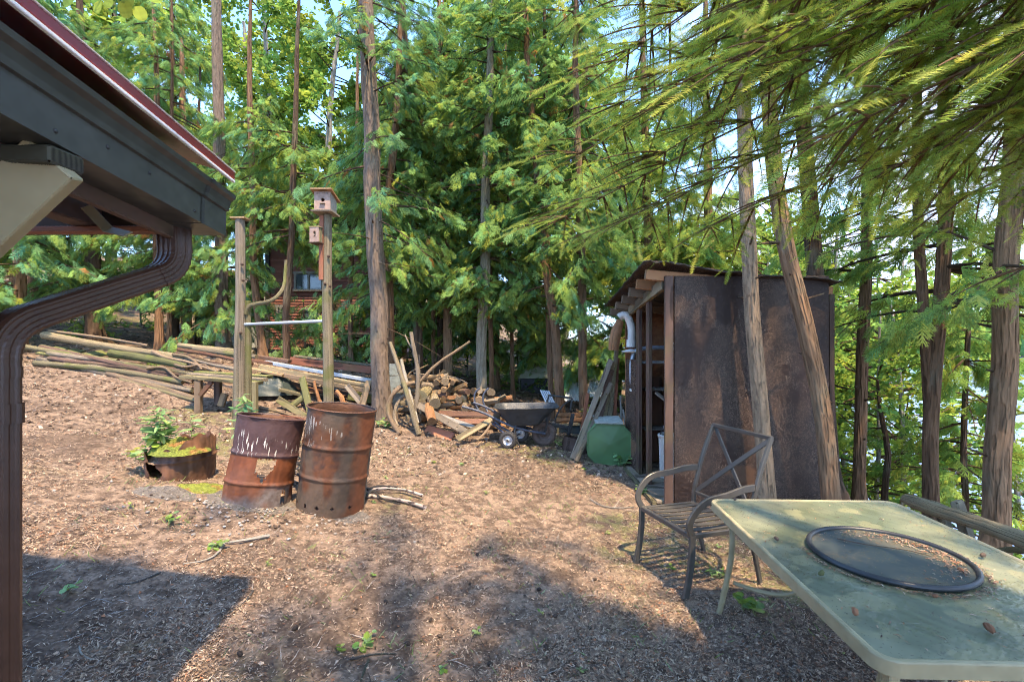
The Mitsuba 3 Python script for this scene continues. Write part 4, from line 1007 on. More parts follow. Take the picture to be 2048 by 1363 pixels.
for i, (a, b, c_, d_) in enumerate(((592, 545, 646, 580), (556, 612, 570, 640), (608, 618, 640, 640))):
    p, q = at(a, b, HD), at(c_, d_, HD); w = new(hs + '__window')
    mb = MB(); mb.box((q[0] - p[0], .02, p[2] - q[2]), c=((p[0] + q[0]) / 2, HD - .035, (p[2] + q[2]) / 2)); mb.put(w, 'm_pane')
    mb = MB()
    for x in (p[0], q[0], (p[0] + q[0]) / 2): mb.box((.06, .06, p[2] - q[2]), c=(x, HD - .045, (p[2] + q[2]) / 2))
    for z in (p[2], q[2]): mb.box((q[0] - p[0] + .12, .065, .06), c=((p[0] + q[0]) / 2, HD - .046, z))
    mb.put(w + '__frame', 'm_window_frame')
mb = MB(); mb.box((hx1 - hx0 + 1.4, 6.4, .16), c=((hx0 + hx1) / 2, HD + 2.4, hz1 + .10), k=50); mb.put(hs + '__roof', 'm_felt')
mb = MB(); x = at(538, 0, HD)[0]; mb.box((.10, .10, hz1 - hz0), c=(x, HD - .07, (hz0 + hz1) / 2)); mb.put(hs + '__downpipe', 'm_dark_steel')
mb = MB(); a, b = at(455, 0, HD)[0], hx0 - .1; mb.box((b - a, .4, 1.5), c=((a + b) / 2, HD - .3, 1.35)); mb.put(hs + '__foundation_wall', 'm_concrete')

tr = new('trailer_home'); tag(tr, 'pale yellow-green trailer wall with a small dark window behind the wheelbarrow', 'trailer')
TD = 12.0; p, q = at(1038, 640, TD), at(1112, 756, TD)
mb = MB(); mb.box((q[0] - p[0], 2.4, p[2] - q[2]), c=((p[0] + q[0]) / 2, TD + 1.2, (p[2] + q[2]) / 2)); mb.put(tr + '__wall', 'm_pale_wall')
for i in range(1, 5):
    z = q[2] + (p[2] - q[2]) * i / 5; mb = MB(); mb.box((q[0] - p[0] - .02, .02, .018), c=((p[0] + q[0]) / 2, TD - .01, z)); mb.put(new(tr + '__wall__rib'), 'm_pale_wall')
a, b = at(1068, 706, TD), at(1078, 730, TD)
mb = MB(); mb.box((b[0] - a[0], .03, a[2] - b[2]), c=((a[0] + b[0]) / 2, TD - .02, (a[2] + b[2]) / 2)); mb.put(tr + '__window', 'm_pane')
mb = MB()
for x in (a[0], b[0]): mb.box((.03, .05, a[2] - b[2]), c=(x, TD - .03, (a[2] + b[2]) / 2))
for z in (a[2], b[2]): mb.box((b[0] - a[0] + .05, .055, .03), c=((a[0] + b[0]) / 2, TD - .031, z))
mb.put(tr + '__window__frame', 'm_window_frame')
mb = MB(); mb.box((q[0] - p[0] - .1, 2.2, .5), c=((p[0] + q[0]) / 2, TD + 1.25, q[2] - .25)); mb.put(tr + '__skirt', 'm_dark_steel')
wc = new('white_caravan'); tag(wc, 'low white and grey caravan glimpsed between trunks right of the red house', 'caravan')
p, q = at(668, 668, 12.6), at(712, 716, 12.6)
mb = MB(); mb.box((q[0] - p[0] - .2, 2, p[2] - q[2]), c=((p[0] + q[0]) / 2, 13.8, (p[2] + q[2]) / 2 - .1)); mb.put(wc + '__body', 'm_white_edge')
mb = MB(); mb.box((q[0] - p[0], 2.2, .09), c=((p[0] + q[0]) / 2, 13.75, p[2] - .03)); mb.put(wc + '__roof', 'm_dark_steel')
mb = MB(); mb.box((.32, .03, .32), c=((p[0] + q[0]) / 2 + .05, 12.78, (p[2] + q[2]) / 2 - .02)); mb.put(wc + '__window', 'm_pane')
# white roofing sheets lying on the ground behind the leaning trunk
plain('m_sheet', (.62, .66, .70), 0.45, var=0.12, freq=5)
for i, (x0, x1, y0, y1) in enumerate(((1128, 1166, 764, 800), (1172, 1206, 762, 792))):
    k = new('roofing_sheet'); a, b, c_ = at(x0, y1, 9.6), at(x1, y1, 9.6), at(x0 + 8, y0, 10.6)
    mb = MB(); u_, v_ = b - a, c_ - a; n = 26; nn = nrm(np.cross(u_, v_))
    top = [a + u_ * s_ + nn * .012 * math.sin(s_ * 40) for s_ in np.linspace(0, 1, n)]
    V = np.array(top + [t_ + v_ for t_ in top]); V = np.vstack([V, V - nn * .006]); f = [[j, j + 1, n + j + 1, n + j] for j in range(n - 1)]
    mb.add(V, f + [[x + 2 * n for x in q][::-1] for q in f] + [[j + 2 * n, j + 2 * n + 1, j + 1, j] for j in range(n - 1)], np.zeros((len(V), 2))); mb.put(k, 'm_sheet')
    tag(k, ['white ribbed sheet propped behind the long leaning cedar', 'white ribbed sheet behind the leaning boards'][i], 'sheet')

# ------------------------------------------------------------------ the post frame with its bird boxes
PD = 5.6
pf = new('post_frame'); tag(pf, 'two tall weathered posts joined by a grey pipe behind the barrels', 'post frame')
rp = np.random.default_rng(31)
zt = at(0, 438, PD)[2]
lx, rx = at(480, 0, PD)[0], at(655, 0, PD)[0]; gl, gr = float(gz(lx, PD)), float(gz(rx, PD))
mb = MB(); mb.tube(curve([(lx, PD, gl - .2), (lx - .01, PD, gl + .8), (lx + .005, PD, 2.2), (lx, PD, zt)], 22), np.linspace(.062, .052, 22), 14, k=0 * 64 + 33, jag=.03, rng=rp); mb.put(pf + '__post', 'm_wood', label='left weathered grey post')
mb = MB(); mb.tube(curve([(lx + .075, PD + .03, gl - .2), (lx + .078, PD + .03, 1.3), (lx + .072, PD + .03, at(0, 600, PD)[2])], 16), np.linspace(.042, .036, 16), 10, k=1 * 64 + 34, jag=.04, rng=rp); mb.put(pf + '__side_pole', 'm_wood', label='mossy green pole strapped to the left post')
mb = MB(); mb.beam((lx - .09, PD + .02, gl - .1), (lx - .055, PD + .02, 1.42), .045, .05, (0, 1, 0), k=8 * 64 + 35); mb.put(pf + '__split_stake', 'm_wood')
mb = MB(); mb.box((.17, .13, .022), c=(lx, PD, zt + .008), k=3 * 64 + 3); mb.put(pf + '__cap_board', 'm_wood')
zr = at(0, 429, PD)[2]
mb = MB(); mb.tube(curve([(rx, PD, gr - .2), (rx + .012, PD, 1.2), (rx - .004, PD, 2.2), (rx, PD, zr)], 22), np.linspace(.066, .050, 22), 14, k=12 * 64 + 37, jag=.03, rng=rp); mb.put(pf + '__post_001', 'm_wood', label='right weathered post with green side')
mb = MB(); mb.beam((rx - .055, PD - .05, at(0, 560, PD)[2]), (rx - .05, PD - .045, zr - .02), .05, .02, (0, 1, 0), k=11 * 64 + 38); mb.put(pf + '__red_batten', 'm_wood')
mb = MB(); mb.tube([at(489, 648, PD), at(652, 641, PD)], .019, 10); mb.put(pf + '__crossbar', 'm_grey_metal')
mb = MB(); mb.tube(curve([at(492, 628, PD), at(496, 614, PD), at(520, 606, PD), at(548, 597, PD), at(565, 578, PD + .1), at(570, 548, PD + .2), at(572, 520, PD + .25)], 22), np.linspace(.028, .016, 22), 8, k=1 * 64 + 39, jag=.06, rng=rp); mb.put(pf + '__bent_branch', 'm_wood')
for i, (x, y) in enumerate(((484, 528), (486, 560), (657, 512), (650, 567), (660, 572), (481, 665))):   # knots and bolt heads on the posts
    mb = MB(); c_ = at(x, y, PD - .062); mb.lathe([(.016, -.01), (.016, .006), (.010, .010), (0, .011)], 8, k=5 * 64 + i, M=(np.stack([[1, 0, 0], [0, 0, 1], [0, -1, 0]], 1), c_)); mb.put(new(pf + '__knot'), 'm_wood')

from shapely.geometry import Polygon, Point, LineString, box as sbox


def panel(mb, shape, t, R, c, k):            # a board with cut-outs: shape in its own (x, z) plane, t thick towards +y
    shape = max(getattr(shape, 'geoms', [shape]), key=lambda s_: s_.area)
    m = trimesh.creation.extrude_polygon(shape, t, engine='earcut')
    V = np.array(m.vertices)[:, [0, 2, 1]]; F = np.array(m.faces)[:, ::-1]
    v = V[F.reshape(-1)] @ np.asarray(R).T + c
    mb.add(v, np.arange(len(v)).reshape(-1, 3), np.stack([k + .2 + .05 * np.abs(V[F.reshape(-1)][:, 2]), V[F.reshape(-1)][:, 0]], 1))


plain('m_bird', (.33, .225, .175), 0.75, var=0.35, freq=26)
bh = new('birdhouse'); tag(bh, 'larger birdhouse with sloping roof on top of the right post', 'birdhouse')
C = np.array([rx - .015, PD - .02, zr + .012]); w, dpt, hf, hb = .185, .20, .215, .165; KB = 6 * 64
mb = MB(); mb.box((w + .05, dpt + .07, .02), c=C + [0, 0, .0]); mb.put(bh + '__floor', 'm_wood')
mb = MB(); hole = Point(.008, .115).buffer(.020).union(Point(.002, .125).buffer(.014)); vents = [Point(x, .192).buffer(.0055) for x in (-.055, -.028, 0, .03, .048, .058)]
sh = sbox(-w / 2, 0, w / 2, hf).difference(hole)
for v_ in vents: sh = sh.difference(v_)
panel(mb, sh, .016, np.eye(3), C + [0, -dpt / 2, .011], 2 * 64 + 41); mb.put(bh + '__front', 'm_bird')
mb = MB(); mb.box((.06, .022, .008), c=C + [.005, -dpt / 2 - .011, .085]); mb.put(bh + '__perch', 'm_wood')
for sx, nm in ((-1, '__side'), (1, '__side_001')):
    mb = MB(); m = trimesh.creation.extrude_polygon(Polygon([(-dpt / 2 + .017, 0), (dpt / 2, 0), (dpt / 2, hb), (-dpt / 2 + .017, hf)]), .014, engine='earcut')
    V = np.array(m.vertices)[np.array(m.faces).reshape(-1)][:, [2, 0, 1]] + [sx * (w / 2 - .007) - .007, 0, .011] + C
    mb.add(V, np.arange(len(V)).reshape(-1, 3), np.stack([np.full(len(V), 4 * 64 + 42.3), V[:, 2]], 1)); mb.put(bh + nm, 'm_wood')
mb = MB(); mb.box((w - .03, .014, hb), c=C + [0, dpt / 2 - .01, .011 + hb / 2], k=KB); mb.put(bh + '__back', 'm_wood')
mb = MB(); a, b = C + [0, -dpt / 2 - .045, .011 + hf + .018], C + [0, dpt / 2 + .045, .011 + hb - .006]; mb.beam(a, b, w + .06, .02, k=7 * 64 + 5); mb.put(bh + '__roof', 'm_wood')
bh = new('birdhouse'); tag(bh, 'small box birdhouse nailed to the side of the right post', 'birdhouse')
C = np.array([rx - .095, PD - .055, at(0, 487, PD)[2]]); R_ = rotz(-.20); w, dpt, hf = .115, .13, .165
mb = MB(); sh = sbox(-w / 2, 0, w / 2, hf).difference(LineString([(.008, .090), (-.004, .094), (-.008, .106), (.002, .116), (.014, .112), (.017, .098), (.014, .074), (.004, .062), (-.006, .060)]).buffer(.0052)).difference(Point(.005, .066).buffer(.010))
panel(mb, sh, .012, R_, C + R_ @ np.array([0, -dpt / 2, 0]), 3 * 64 + 45); mb.put(bh + '__front', 'm_bird')
mb = MB(); mb.box((w - .004, dpt - .02, hf), R=R_, c=C + R_ @ np.array([0, .012, hf / 2 - .001]), k=12 * 64 + 46); mb.put(bh + '__body', 'm_wood')
mb = MB(); mb.box((w + .02, dpt + .02, .012), R=R_, c=C + R_ @ np.array([0, 0, -.007]), k=5 * 64 + 47); mb.put(bh + '__floor', 'm_wood')
mb = MB(); mb.box((w + .012, dpt + .01, .012), R=R_, c=C + R_ @ np.array([0, 0, hf + .007]), k=8 * 64 + 48); mb.put(bh + '__roof', 'm_wood')

# ------------------------------------------------------------------ rusty barrels
def rust_color(p, n, uv):
    k = dr.floor(uv.x); th = (uv.x - k - .1) / .8; v = uv.y
    a = fbm(p.x * 7, p.y * 7, p.z * 5 + k, 4); f = fbm(p.x * 34, p.y * 34, p.z * 30, 3); st = noise(th * 70, v * 3.5, k)
    rust = mix(mi.Color3f(.066, .032, .020), mi.Color3f(.150, .054, .021), smoothstep(.35, .65, a + .35 * (f - .5)))
    char = mix(mi.Color3f(.050, .045, .043), mi.Color3f(.105, .082, .066), f)
    grey = mix(mi.Color3f(.105, .088, .075), mi.Color3f(.080, .054, .038), a)
    # right barrel: burnt left flank, greyed paint above it, bright rust to the right
    left = smoothstep(.72, .58, th + .16 * (a - .5))
    c0 = mix(rust * .85, char, left * smoothstep(.62, .50, v + .12 * (f - .5)) * .9)
    c0 = mix(c0, grey, left * smoothstep(.60, .72, v) * .8)
    c0 = mix(c0, mi.Color3f(.105, .078, .055), smoothstep(.45, .6, fbm(th * 9, v * 2.2, 3, 3)) * .75)
    c0 = mix(c0, mi.Color3f(.15, .050, .022), smoothstep(.86, .93, th) * .85)
    # middle barrel: maroon paint above the upper rib, orange rust below, grey ash at the foot
    up = smoothstep(.475, .49, v + .012 * (f - .5))
    c1 = mix(mi.Color3f(.165, .050, .017) * (.55 + .8 * a) * (.75 + .5 * st), mi.Color3f(.074, .038, .037) * (.8 + .4 * a), up)
    c1 = mix(c1, mix(mi.Color3f(.085, .060, .048), mi.Color3f(.17, .15, .14), f), smoothstep(.20, .10, v + .10 * (a - .5) - .10 * smoothstep(.72, .9, th)) * .92)
    c1 = mix(c1, mi.Color3f(.14, .055, .028), smoothstep(.52, .66, a) * (1 - up) * .6)
    c2 = mix(mi.Color3f(.10, .052, .034), mi.Color3f(.20, .095, .05), smoothstep(.4, .65, a)) * (.7 + .6 * st)
    c = dr.select(k < .5, c0, dr.select(k < 1.5, c1, c2))
    # pale drips
    band = dr.select(k < .5, smoothstep(.55, .50, dr.abs(v - .70) * 4 + dr.abs(th - .66) * 3), smoothstep(.55, .30, dr.abs(v - .585 + .11 * (th - .70)) * 4.6 + dr.abs(th - .70) * 1.1))
    dr_ = smoothstep(.76, .82, noise(th * 210, v * 13 + 3 * noise(th * 60, 1, k), k + 4)) * dr.select(k < .5, band * .45, dr.select(k < 1.5, band, 0.0))
    c = mix(c, mi.Color3f(.62, .58, .52), dr_ * .9)
    inn = uv.y > 5
    return dr.clip(dr.select(inn, mix(mi.Color3f(.10, .052, .034), mi.Color3f(.20, .085, .040), a) * .9, c * (.8 + .4 * f)), .008, .7)


def rust_bump(p, n, uv):
    return fbm(p.x * 60, p.y * 60, p.z * 60, 3)


scene['m_rust'] = {'type': 'twosided', 'bsdf': {'type': 'bumpmap', 'arbitrary': proc(rust_bump, 1e-3), 'scale': 0.003, 'bsdf': {'type': 'principled', 'base_color': proc(rust_color), 'roughness': 0.6, 'specular': 0.45, 'metallic': 0.1}}}


def barrel(key, k, base, R, H, holes=None, top=None, rad=.287, ribs=(.31, .57), rim=True, dent=.004, seed=1):
    rng = np.random.default_rng(seed); N, Mr = 160, 84
    th = np.arange(N + 1) / N * 2 * np.pi; z = np.linspace(-.03, H, Mr)
    TH, Z = np.meshgrid(th, z)
    if top is not None:
        Z = Z * (np.clip(top(TH), .05, 1e9) / H)
    r = rad + sum(.011 * np.exp(-((Z - h) / .013) ** 2) for h in ribs) + .006 * np.exp(-((Z - H) / .02) ** 2) * (1 if rim else 0)
    q = np.stack([np.cos(TH) * 1.6, np.sin(TH) * 1.6, Z * 3], -1)
    r = r + dent * 6 * (meshkit.fbm(q * 1.3 + seed * 7, 3) - .5)
    u = k + .1 + .8 * TH / (2 * np.pi)
    keep = np.ones((Mr - 1, N), bool)
    if holes is not None:
        keep = ~holes((TH[:-1, :-1] + TH[1:, 1:]) / 2, (Z[:-1, :-1] + Z[1:, 1:]) / 2)
    i, j = np.nonzero(keep); W = N + 1
    f = np.stack([i * W + j, i * W + j + 1, (i + 1) * W + j + 1, (i + 1) * W + j], 1)
    mb = MB()
    for dr_, fl, off in ((0, False, 0), (-.004, True, 10)):
        v = np.stack([(r + dr_) * np.cos(TH), (r + dr_) * np.sin(TH), Z], -1).reshape(-1, 3) @ R.T + base
        mb.add(v, f[:, ::-1] if fl else f, np.stack([u, Z + off], -1).reshape(-1, 2))
    mb.put(key + '__shell', 'm_rust')
    if rim:
        mb = MB(); t = np.linspace(0, 2 * np.pi, 73); c_ = np.stack([(rad + .004) * np.cos(t), (rad + .004) * np.sin(t), np.full(73, H)], 1) @ R.T + base
        mb.tube(c_, .008, 8, k=k, caps=False); mb.put(key + '__rim', 'm_rust')
    return base


def tilt(ax, ay):                            # leans to +x by ax and to +y by ay
    return roty(ax) @ rotx(-ay)


b = new('barrel'); tag(b, 'tallest rusty barrel, right of the three, open at the top with holes round its foot', 'barrel')
g = G(664, 1024); base = np.array([g[0] - .075, g[1] + .16, float(gz(g[0], g[1] + .20)) - .01])
barrel(b, 0, base, tilt(.115, .02), .885, holes=lambda t, z: np.any([((t - a) * .287) ** 2 + (z - .085) ** 2 < .014 ** 2 for a in (4.28, 4.66, 5.08, 3.8, 5.6, 3.2)], axis=0), seed=3)
mb = MB(); mb.lathe([(0, .012), (.28, .012), (.28, .0), (0, 0)], 40, k=0, M=(tilt(.115, .02), base)); mb.put(b + '__bottom', 'm_rust')
b = new('barrel'); tag(b, 'maroon and orange rusty barrel with a torn hole, middle of the three', 'barrel')
g = G(503, 1019); base = np.array([g[0] - .105, g[1] + .24, float(gz(g[0], g[1] + .20)) - .09]); _hr = np.random.default_rng(4); _hn = _hr.uniform(-.02, .02, 400)
def torn(t, z):
    e = (t - 5.22); n = _hn[np.clip((t / (2 * np.pi) * 399).astype(int), 0, 399)]
    front = (np.abs(e) < .29) & (z < .478 - .10 * e * e + .3 * n) & (z > .458 - .17 * np.maximum(1 - np.abs(e + .04) / .36, 0) ** .8 + n)
    e2 = t - 1.6
    return front | ((np.abs(e2) < 1.25) & (z > .17 + n * 2) & (z < .50 + n * 2)) | ((np.abs(t - 5.95) < .10) & (np.abs(z - .16) < .05 + n))
barrel(b, 1, base, tilt(.125, .135), .80, holes=torn, rad=.266, ribs=(.265, .50), seed=5, dent=.006)
b = new('barrel'); tag(b, 'low rotted barrel stub holding moss and weeds, leftmost of the three', 'barrel')
g = G(350, 966); base = np.array([g[0] - .15, g[1] + .30, float(gz(g[0], g[1] + .2)) - .03]); STUB = base
def ragged(t):
    return .335 + .05 * np.cos(t - .3) + .03 * np.sin(t * 5 + 1) * np.sin(t * 2) + .018 * np.sin(t * 13) + .035 * np.exp(-((t - 5.9) / .5) ** 2) - .06 * np.exp(-((t - 4.45) / .3) ** 2)
barrel(b, 2, base, tilt(-.03, -.02), .33, top=ragged, holes=lambda t, z: (np.abs(t - 4.45 + .1 * np.sin(z * 40)) < .26 - .55 * np.abs(z - .16)) & (z > .06) & (z < .26), rad=.275, ribs=(.215,), rim=False, seed=9, dent=.012)

# soil and moss in the stub, ash round the barrels
def mound(key, mat, c, rx_, ry_, h, seed, n=40, rough=.35, k=5 * 64):
    r_, t = np.meshgrid(np.linspace(0, 1, n // 2), np.linspace(0, 2 * np.pi, n), indexing='ij')
    x, y = r_ * np.cos(t), r_ * np.sin(t)
    q = np.stack([x * 3 + seed, y * 3, 0 * x], -1)
    z = h * (1 - r_ ** 2) * (1 - rough + 2 * rough * meshkit.fbm(q * 1.6, 4, seed)) + .35 * h * (meshkit.noise(q * 6, seed) - .5) * (1 - r_ ** 6)
    w = 1 + .25 * (meshkit.fbm(q * 1.2 + 9, 3, seed) - .5)
    V = np.stack([c[0] + x * rx_ * w, c[1] + y * ry_ * w, c[2] + z], -1).reshape(-1, 3); i, j = np.meshgrid(np.arange(n // 2 - 1), np.arange(n - 1), indexing='ij')
    F = np.stack([i * n + j, (i + 1) * n + j, (i + 1) * n + j + 1, i * n + j + 1], -1).reshape(-1, 4)
    scene[key] = mikit.ply((V, F), mat, smooth=True, uv=np.stack([np.full(len(V), k + .5), V[:, 0]], 1)); return V


def moss_color(p, n, uv):
    a = fbm(p.x * 9, p.y * 9, p.z * 9, 3); f = noise(p.x * 110, p.y * 110, p.z * 110)
    c = mix(mi.Color3f(.185, .195, .025), mi.Color3f(.10, .135, .025), a)
    c = mix(c, mi.Color3f(.24, .12, .035), smoothstep(.58, .70, fbm(p.x * 6 + 3, p.y * 6, p.z * 6, 3)))
    return dr.clip(c * (.55 + .9 * f), .01, .6)


def moss_bump(p, n, uv):
    return noise(p.x * 90, p.y * 90, p.z * 90) + .5 * noise(p.x * 200, p.y * 200, p.z * 200)


scene['m_moss'] = {'type': 'twosided', 'bsdf': {'type': 'bumpmap', 'arbitrary': proc(moss_bump, 1e-3), 'scale': 0.01, 'bsdf': {'type': 'principled', 'base_color': proc(moss_color), 'roughness': 0.95}}}


def ash_color(p, n, uv):
    return mix(mi.Color3f(.19, .172, .152), mi.Color3f(.075, .060, .050), fbm(p.x * 22, p.y * 22, p.z * 22, 4)) * (.6 + .7 * noise(p.x * 120, p.y * 120, 0))


scene['m_ash'] = {'type': 'twosided', 'bsdf': {'type': 'bumpmap', 'arbitrary': proc(moss_bump, 1e-3), 'scale': 0.012, 'bsdf': {'type': 'principled', 'base_color': proc(ash_color), 'roughness': 0.95}}}
k = new('soil_heap'); mound(k, 'm_soil', STUB + [0, 0, .20], .27, .27, .14, 3); tag(k, 'dark soil filling the rotted barrel stub', 'soil', kind='stuff')
k = new('moss_cushion'); mound(k, 'm_moss', STUB + [.05, -.10, .28], .26, .22, .10, 6, n=80); tag(k, 'yellow-green moss cushion on top of the barrel stub', 'moss', kind='stuff')
_ra = np.random.default_rng(12)


def ground_patch(name, label, cat, px, rx_, ry_, h, mat, seed):
    g = G(*px); k = new(name); V = mound(k, mat, [g[0], g[1], 0], rx_, ry_, h, seed, n=60)
    V[:, 2] += gz(V[:, 0], V[:, 1]) - .012
    i, j = np.meshgrid(np.arange(29), np.arange(59), indexing='ij'); F = np.stack([i * 60 + j, (i + 1) * 60 + j, (i + 1) * 60 + j + 1, i * 60 + j + 1], -1).reshape(-1, 4)
    scene[k] = mikit.ply((V, F), mat, smooth=True, uv=np.stack([np.full(len(V), .5), V[:, 0]], 1)); tag(k, label, cat, kind='stuff')


ground_patch('moss_patch', 'bright moss patch on the ground at the foot of the barrel stub', 'moss', (410, 975), .26, .14, .045, 'm_moss', 4)
ground_patch('ash_heap', 'grey ash spread round the foot of the middle barrel', 'ash', (505, 1000), .46, .30, .035, 'm_ash', 5)
ground_patch('ash_heap', 'grey ash in front of the tallest barrel', 'ash', (690, 1030), .34, .18, .022, 'm_ash', 8)
ground_patch('ash_heap', 'pale ash and stones left of the barrel stub foot', 'ash', (330, 985), .34, .16, .03, 'm_ash', 7)
# ------------------------------------------------------------------ poles, lumber, firewood
RP = np.random.default_rng(55)
plain('m_tarp', (.030, .042, .036), 0.5, var=.3, freq=9)


def pole(name, label, cat, group, a, b, r, code, bow=.03, mid=None, sides=10, mat='m_wood', taper=.75, jag=.05):
    k = new(name); a, b = np.asarray(a, float), np.asarray(b, float); L = np.linalg.norm(b - a)
    m = (a + b) / 2 + RP.normal(0, bow * L * .35, 3) * [.4, 1, 1] if mid is None else mid
    pts = curve([a, m, b], max(6, int(L / .25))); n = len(pts)
    mb = MB(); mb.tube(pts, r * np.linspace(1, taper, n), sides, k=code * 64 + int(RP.integers(64)), jag=jag, rng=RP); mb.put(k, mat); tag(k, label, cat, group); return k


PG = 'bare poles in the long stack'
D0, D1 = G(75, 735)[1], G(390, 812)[1]


def pd(x, y):                                # how far away the stack's face is at a pixel: it leans back as it rises
    f = (x - 75) / 315; yf = 735 + 77 * f
    return D0 + (D1 - D0) * f + max(0, yf - y) * .011


POLES = [('thick tan pole on top of the long stack, nearest the leaves', 88, 669, 366, 714, 8, 8), ('thin grey pole lying highest on the left end of the stack', 98, 661, 296, 690, 3, 6), ('curving mossy pole second from the top at the left end', 44, 692, 236, 722, 6, 1),
         ('long straight lower pole with the farthest left tip', 70, 725, 366, 763, 6, 1), ('lowest brown pole running down to the bench legs', 216, 746, 392, 796, 6, 6), ('brown pole just above the lowest one', 166, 737, 384, 780, 5, 0),
         ('fat yellow mossy log in the middle of the stack', 222, 706, 376, 732, 9, 10), ('dark pole under the mossy planks', 98, 716, 372, 740, 5, 9), ('olive pole below the fat mossy log', 196, 720, 388, 748, 6, 1), ('thin brown pole in the shadowed gap of the stack', 130, 724, 380, 752, 4, 5),
         ('pole end poking left below the curving one', 96, 706, 260, 728, 5, 0), ('grey-brown pole over the fat mossy log', 240, 696, 400, 722, 5, 0), ('pale pole running behind the bench top', 290, 714, 440, 742, 5, 6), ('thin pole along the foot of the stack', 240, 758, 400, 802, 4, 1),
         ('upper round pole with sawn end left of the left post', 358, 690, 508, 704, 6, 8), ('second round pole with sawn end under the upper one', 388, 697, 513, 713, 6, 12), ('red-brown pole in the stack behind the bench', 356, 698, 505, 727, 4, 2), ('dark slender pole above the bench top', 352, 706, 470, 736, 4, 5), ('weathered pole end resting on the bench', 372, 716, 484, 740, 5, 0)]
for lb, x0, y0, x1, y1, w, code in POLES:
    d0, d1 = pd(x0, y0), pd(x1, y1)
    pole('stacked_pole', lb, 'pole', PG, at(x0, y0, d0), at(x1, y1, d1), w / FPX * (d0 + d1) / 2 * .95, code, bow=.025, taper=.85)
for i in range(26):                          # the poles in the heart of the stack
    f0, f1 = RP.uniform(0, .35), RP.uniform(.7, 1.05); u = RP.uniform(.15, .85)
    x0, x1 = 75 + 315 * f0, 75 + 315 * f1; y0, y1 = 735 + 77 * f0 - 60 * u, 735 + 77 * f1 - 66 * u
    pole('stacked_pole', 'pole in the shadowed heart of the long stack', 'pole', 'poles in the heart of the stack', at(x0, y0, pd(x0, y0) + .12), at(x1, y1, pd(x1, y1) + .12), RP.uniform(.03, .05), int(RP.choice([0, 1, 5, 6, 9])))
for i, (x, lb) in enumerate(((100, 'left mossy green plank laid across the pole stack'), (134, 'middle mossy green plank across the pole stack'), (172, 'right mossy green plank across the pole stack, widest'))):
    k = new('mossy_plank'); d = pd(x, 700) - .10; mb = MB(); mb.beam(at(x - 16, 708 + i * 3, d), at(x + 26 + 12 * (i == 2), 694 + i * 5, d + .35), .26, .025, (.1, -.5, 1), k=10 * 64 + i); mb.put(k, 'm_wood'); tag(k, lb, 'plank')
FB = 'forked branches on the stack'
for lb, pts, w in (('forked branch sprawling over the right half of the stack', [(306, 702), (340, 716), (372, 722), (398, 730), (434, 742)], 4), ('crooked branch joining the forked one from above', [(346, 708), (372, 712), (392, 724), (404, 738)], 3.5),
                   ('arched bare branch hanging over the lower poles', [(294, 736), (320, 733), (348, 750), (384, 764)], 3), ('snaking branch near the bench corner', [(350, 728), (380, 732), (402, 728), (420, 736)], 3)):
    k = new('bare_branch'); P_ = [at(x, y, pd(x, y) - .12) for x, y in pts]; mb = MB(); mb.tube(curve(P_, 16), np.linspace(w, w * .5, 16) / FPX * 7.5, 7, k=6 * 64 + int(RP.integers(64)), jag=.08, rng=RP); mb.put(k, 'm_wood'); tag(k, lb, 'branch', FB)

# low work bench
bn = new('work_bench'); tag(bn, 'low rotting plank bench behind the middle barrel', 'bench')
BD = 6.9
for i in range(3):
    mb = MB(); a, b = at(366 + i * 14, 752 - i * 4, BD + .02 + i * .17), at(520 + i * 10, 765 - i * 6, BD - .12 + i * .17); mb.beam(a, b, .165, .045, k=(1, 0, 10)[i] * 64 + 11 + i); mb.put(new(bn + '__top_plank'), 'm_wood')
for i, (x, y, dd) in enumerate(((397, 824, 6.85), (436, 816, 7.25), (508, 824, 6.7), (478, 816, 7.2))):
    g = at(x, y, dd); g[2] = float(gz(g[0], dd)) - .05; t_ = np.array([g[0], dd, at(0, 760, BD)[2]]); mb = MB(); mb.beam(g, t_, .09, .07, (0, 1, 0), k=(6, 9, 1, 9)[i] * 64 + 21 + i); mb.put(new(bn + '__leg'), 'm_wood')
mb = MB(); mb.beam(at(400, 790, 6.83), at(424, 762, 6.83), .06, .04, (0, 1, 0), k=2 * 64 + 3); mb.put(bn + '__brace', 'm_wood')

# lumber pile between the posts and the spruce
LG = 'lumber in the pile left of the stout spruce'
def lumber(lb, x0, y0, d0, x1, y1, d1, w, t, code, mat='m_wood', name='lumber', cat='board', up=(0, 0, 1)):
    k = new(name); mb = MB(); mb.beam(at(x0, y0, d0), at(x1, y1, d1), w, t, up, k=code * 64 + int(RP.integers(64))); mb.put(k, mat); tag(k, lb, cat, LG if mat == 'm_wood' else None); return k


lumber('long pale grey metal rail lying on the lumber pile', 530, 723, 8.2, 765, 764, 8.0, .10, .055, 0, 'm_grey_metal', 'metal_rail', 'rail')
lumber('red-brown squared beam at the back of the lumber pile', 584, 720, 8.9, 765, 741, 8.6, .14, .13, 11)
lumber('yellowish plank lying on the red-brown beam', 592, 711, 8.9, 768, 732, 8.6, .17, .03, 12)
lumber('tan timber just below the metal rail', 520, 733, 8.0, 762, 776, 7.85, .10, .075, 8)
lumber('brown timber second below the metal rail', 552, 746, 7.95, 764, 786, 7.8, .10, .07, 6)
lumber('dark beam end left of the red-brown beam', 512, 712, 8.5, 580, 722, 8.5, .14, .06, 9)
lumber('brown plank sticking out behind the left post', 486, 716, 8.1, 618, 738, 8.3, .12, .05, 2)
lumber('light board end below the metal rail near the left post', 500, 736, 7.9, 568, 750, 7.9, .12, .04, 3)
lumber('dark timber deep under the metal rail', 540, 762, 8.3, 762, 800, 8.2, .12, .10, 5)
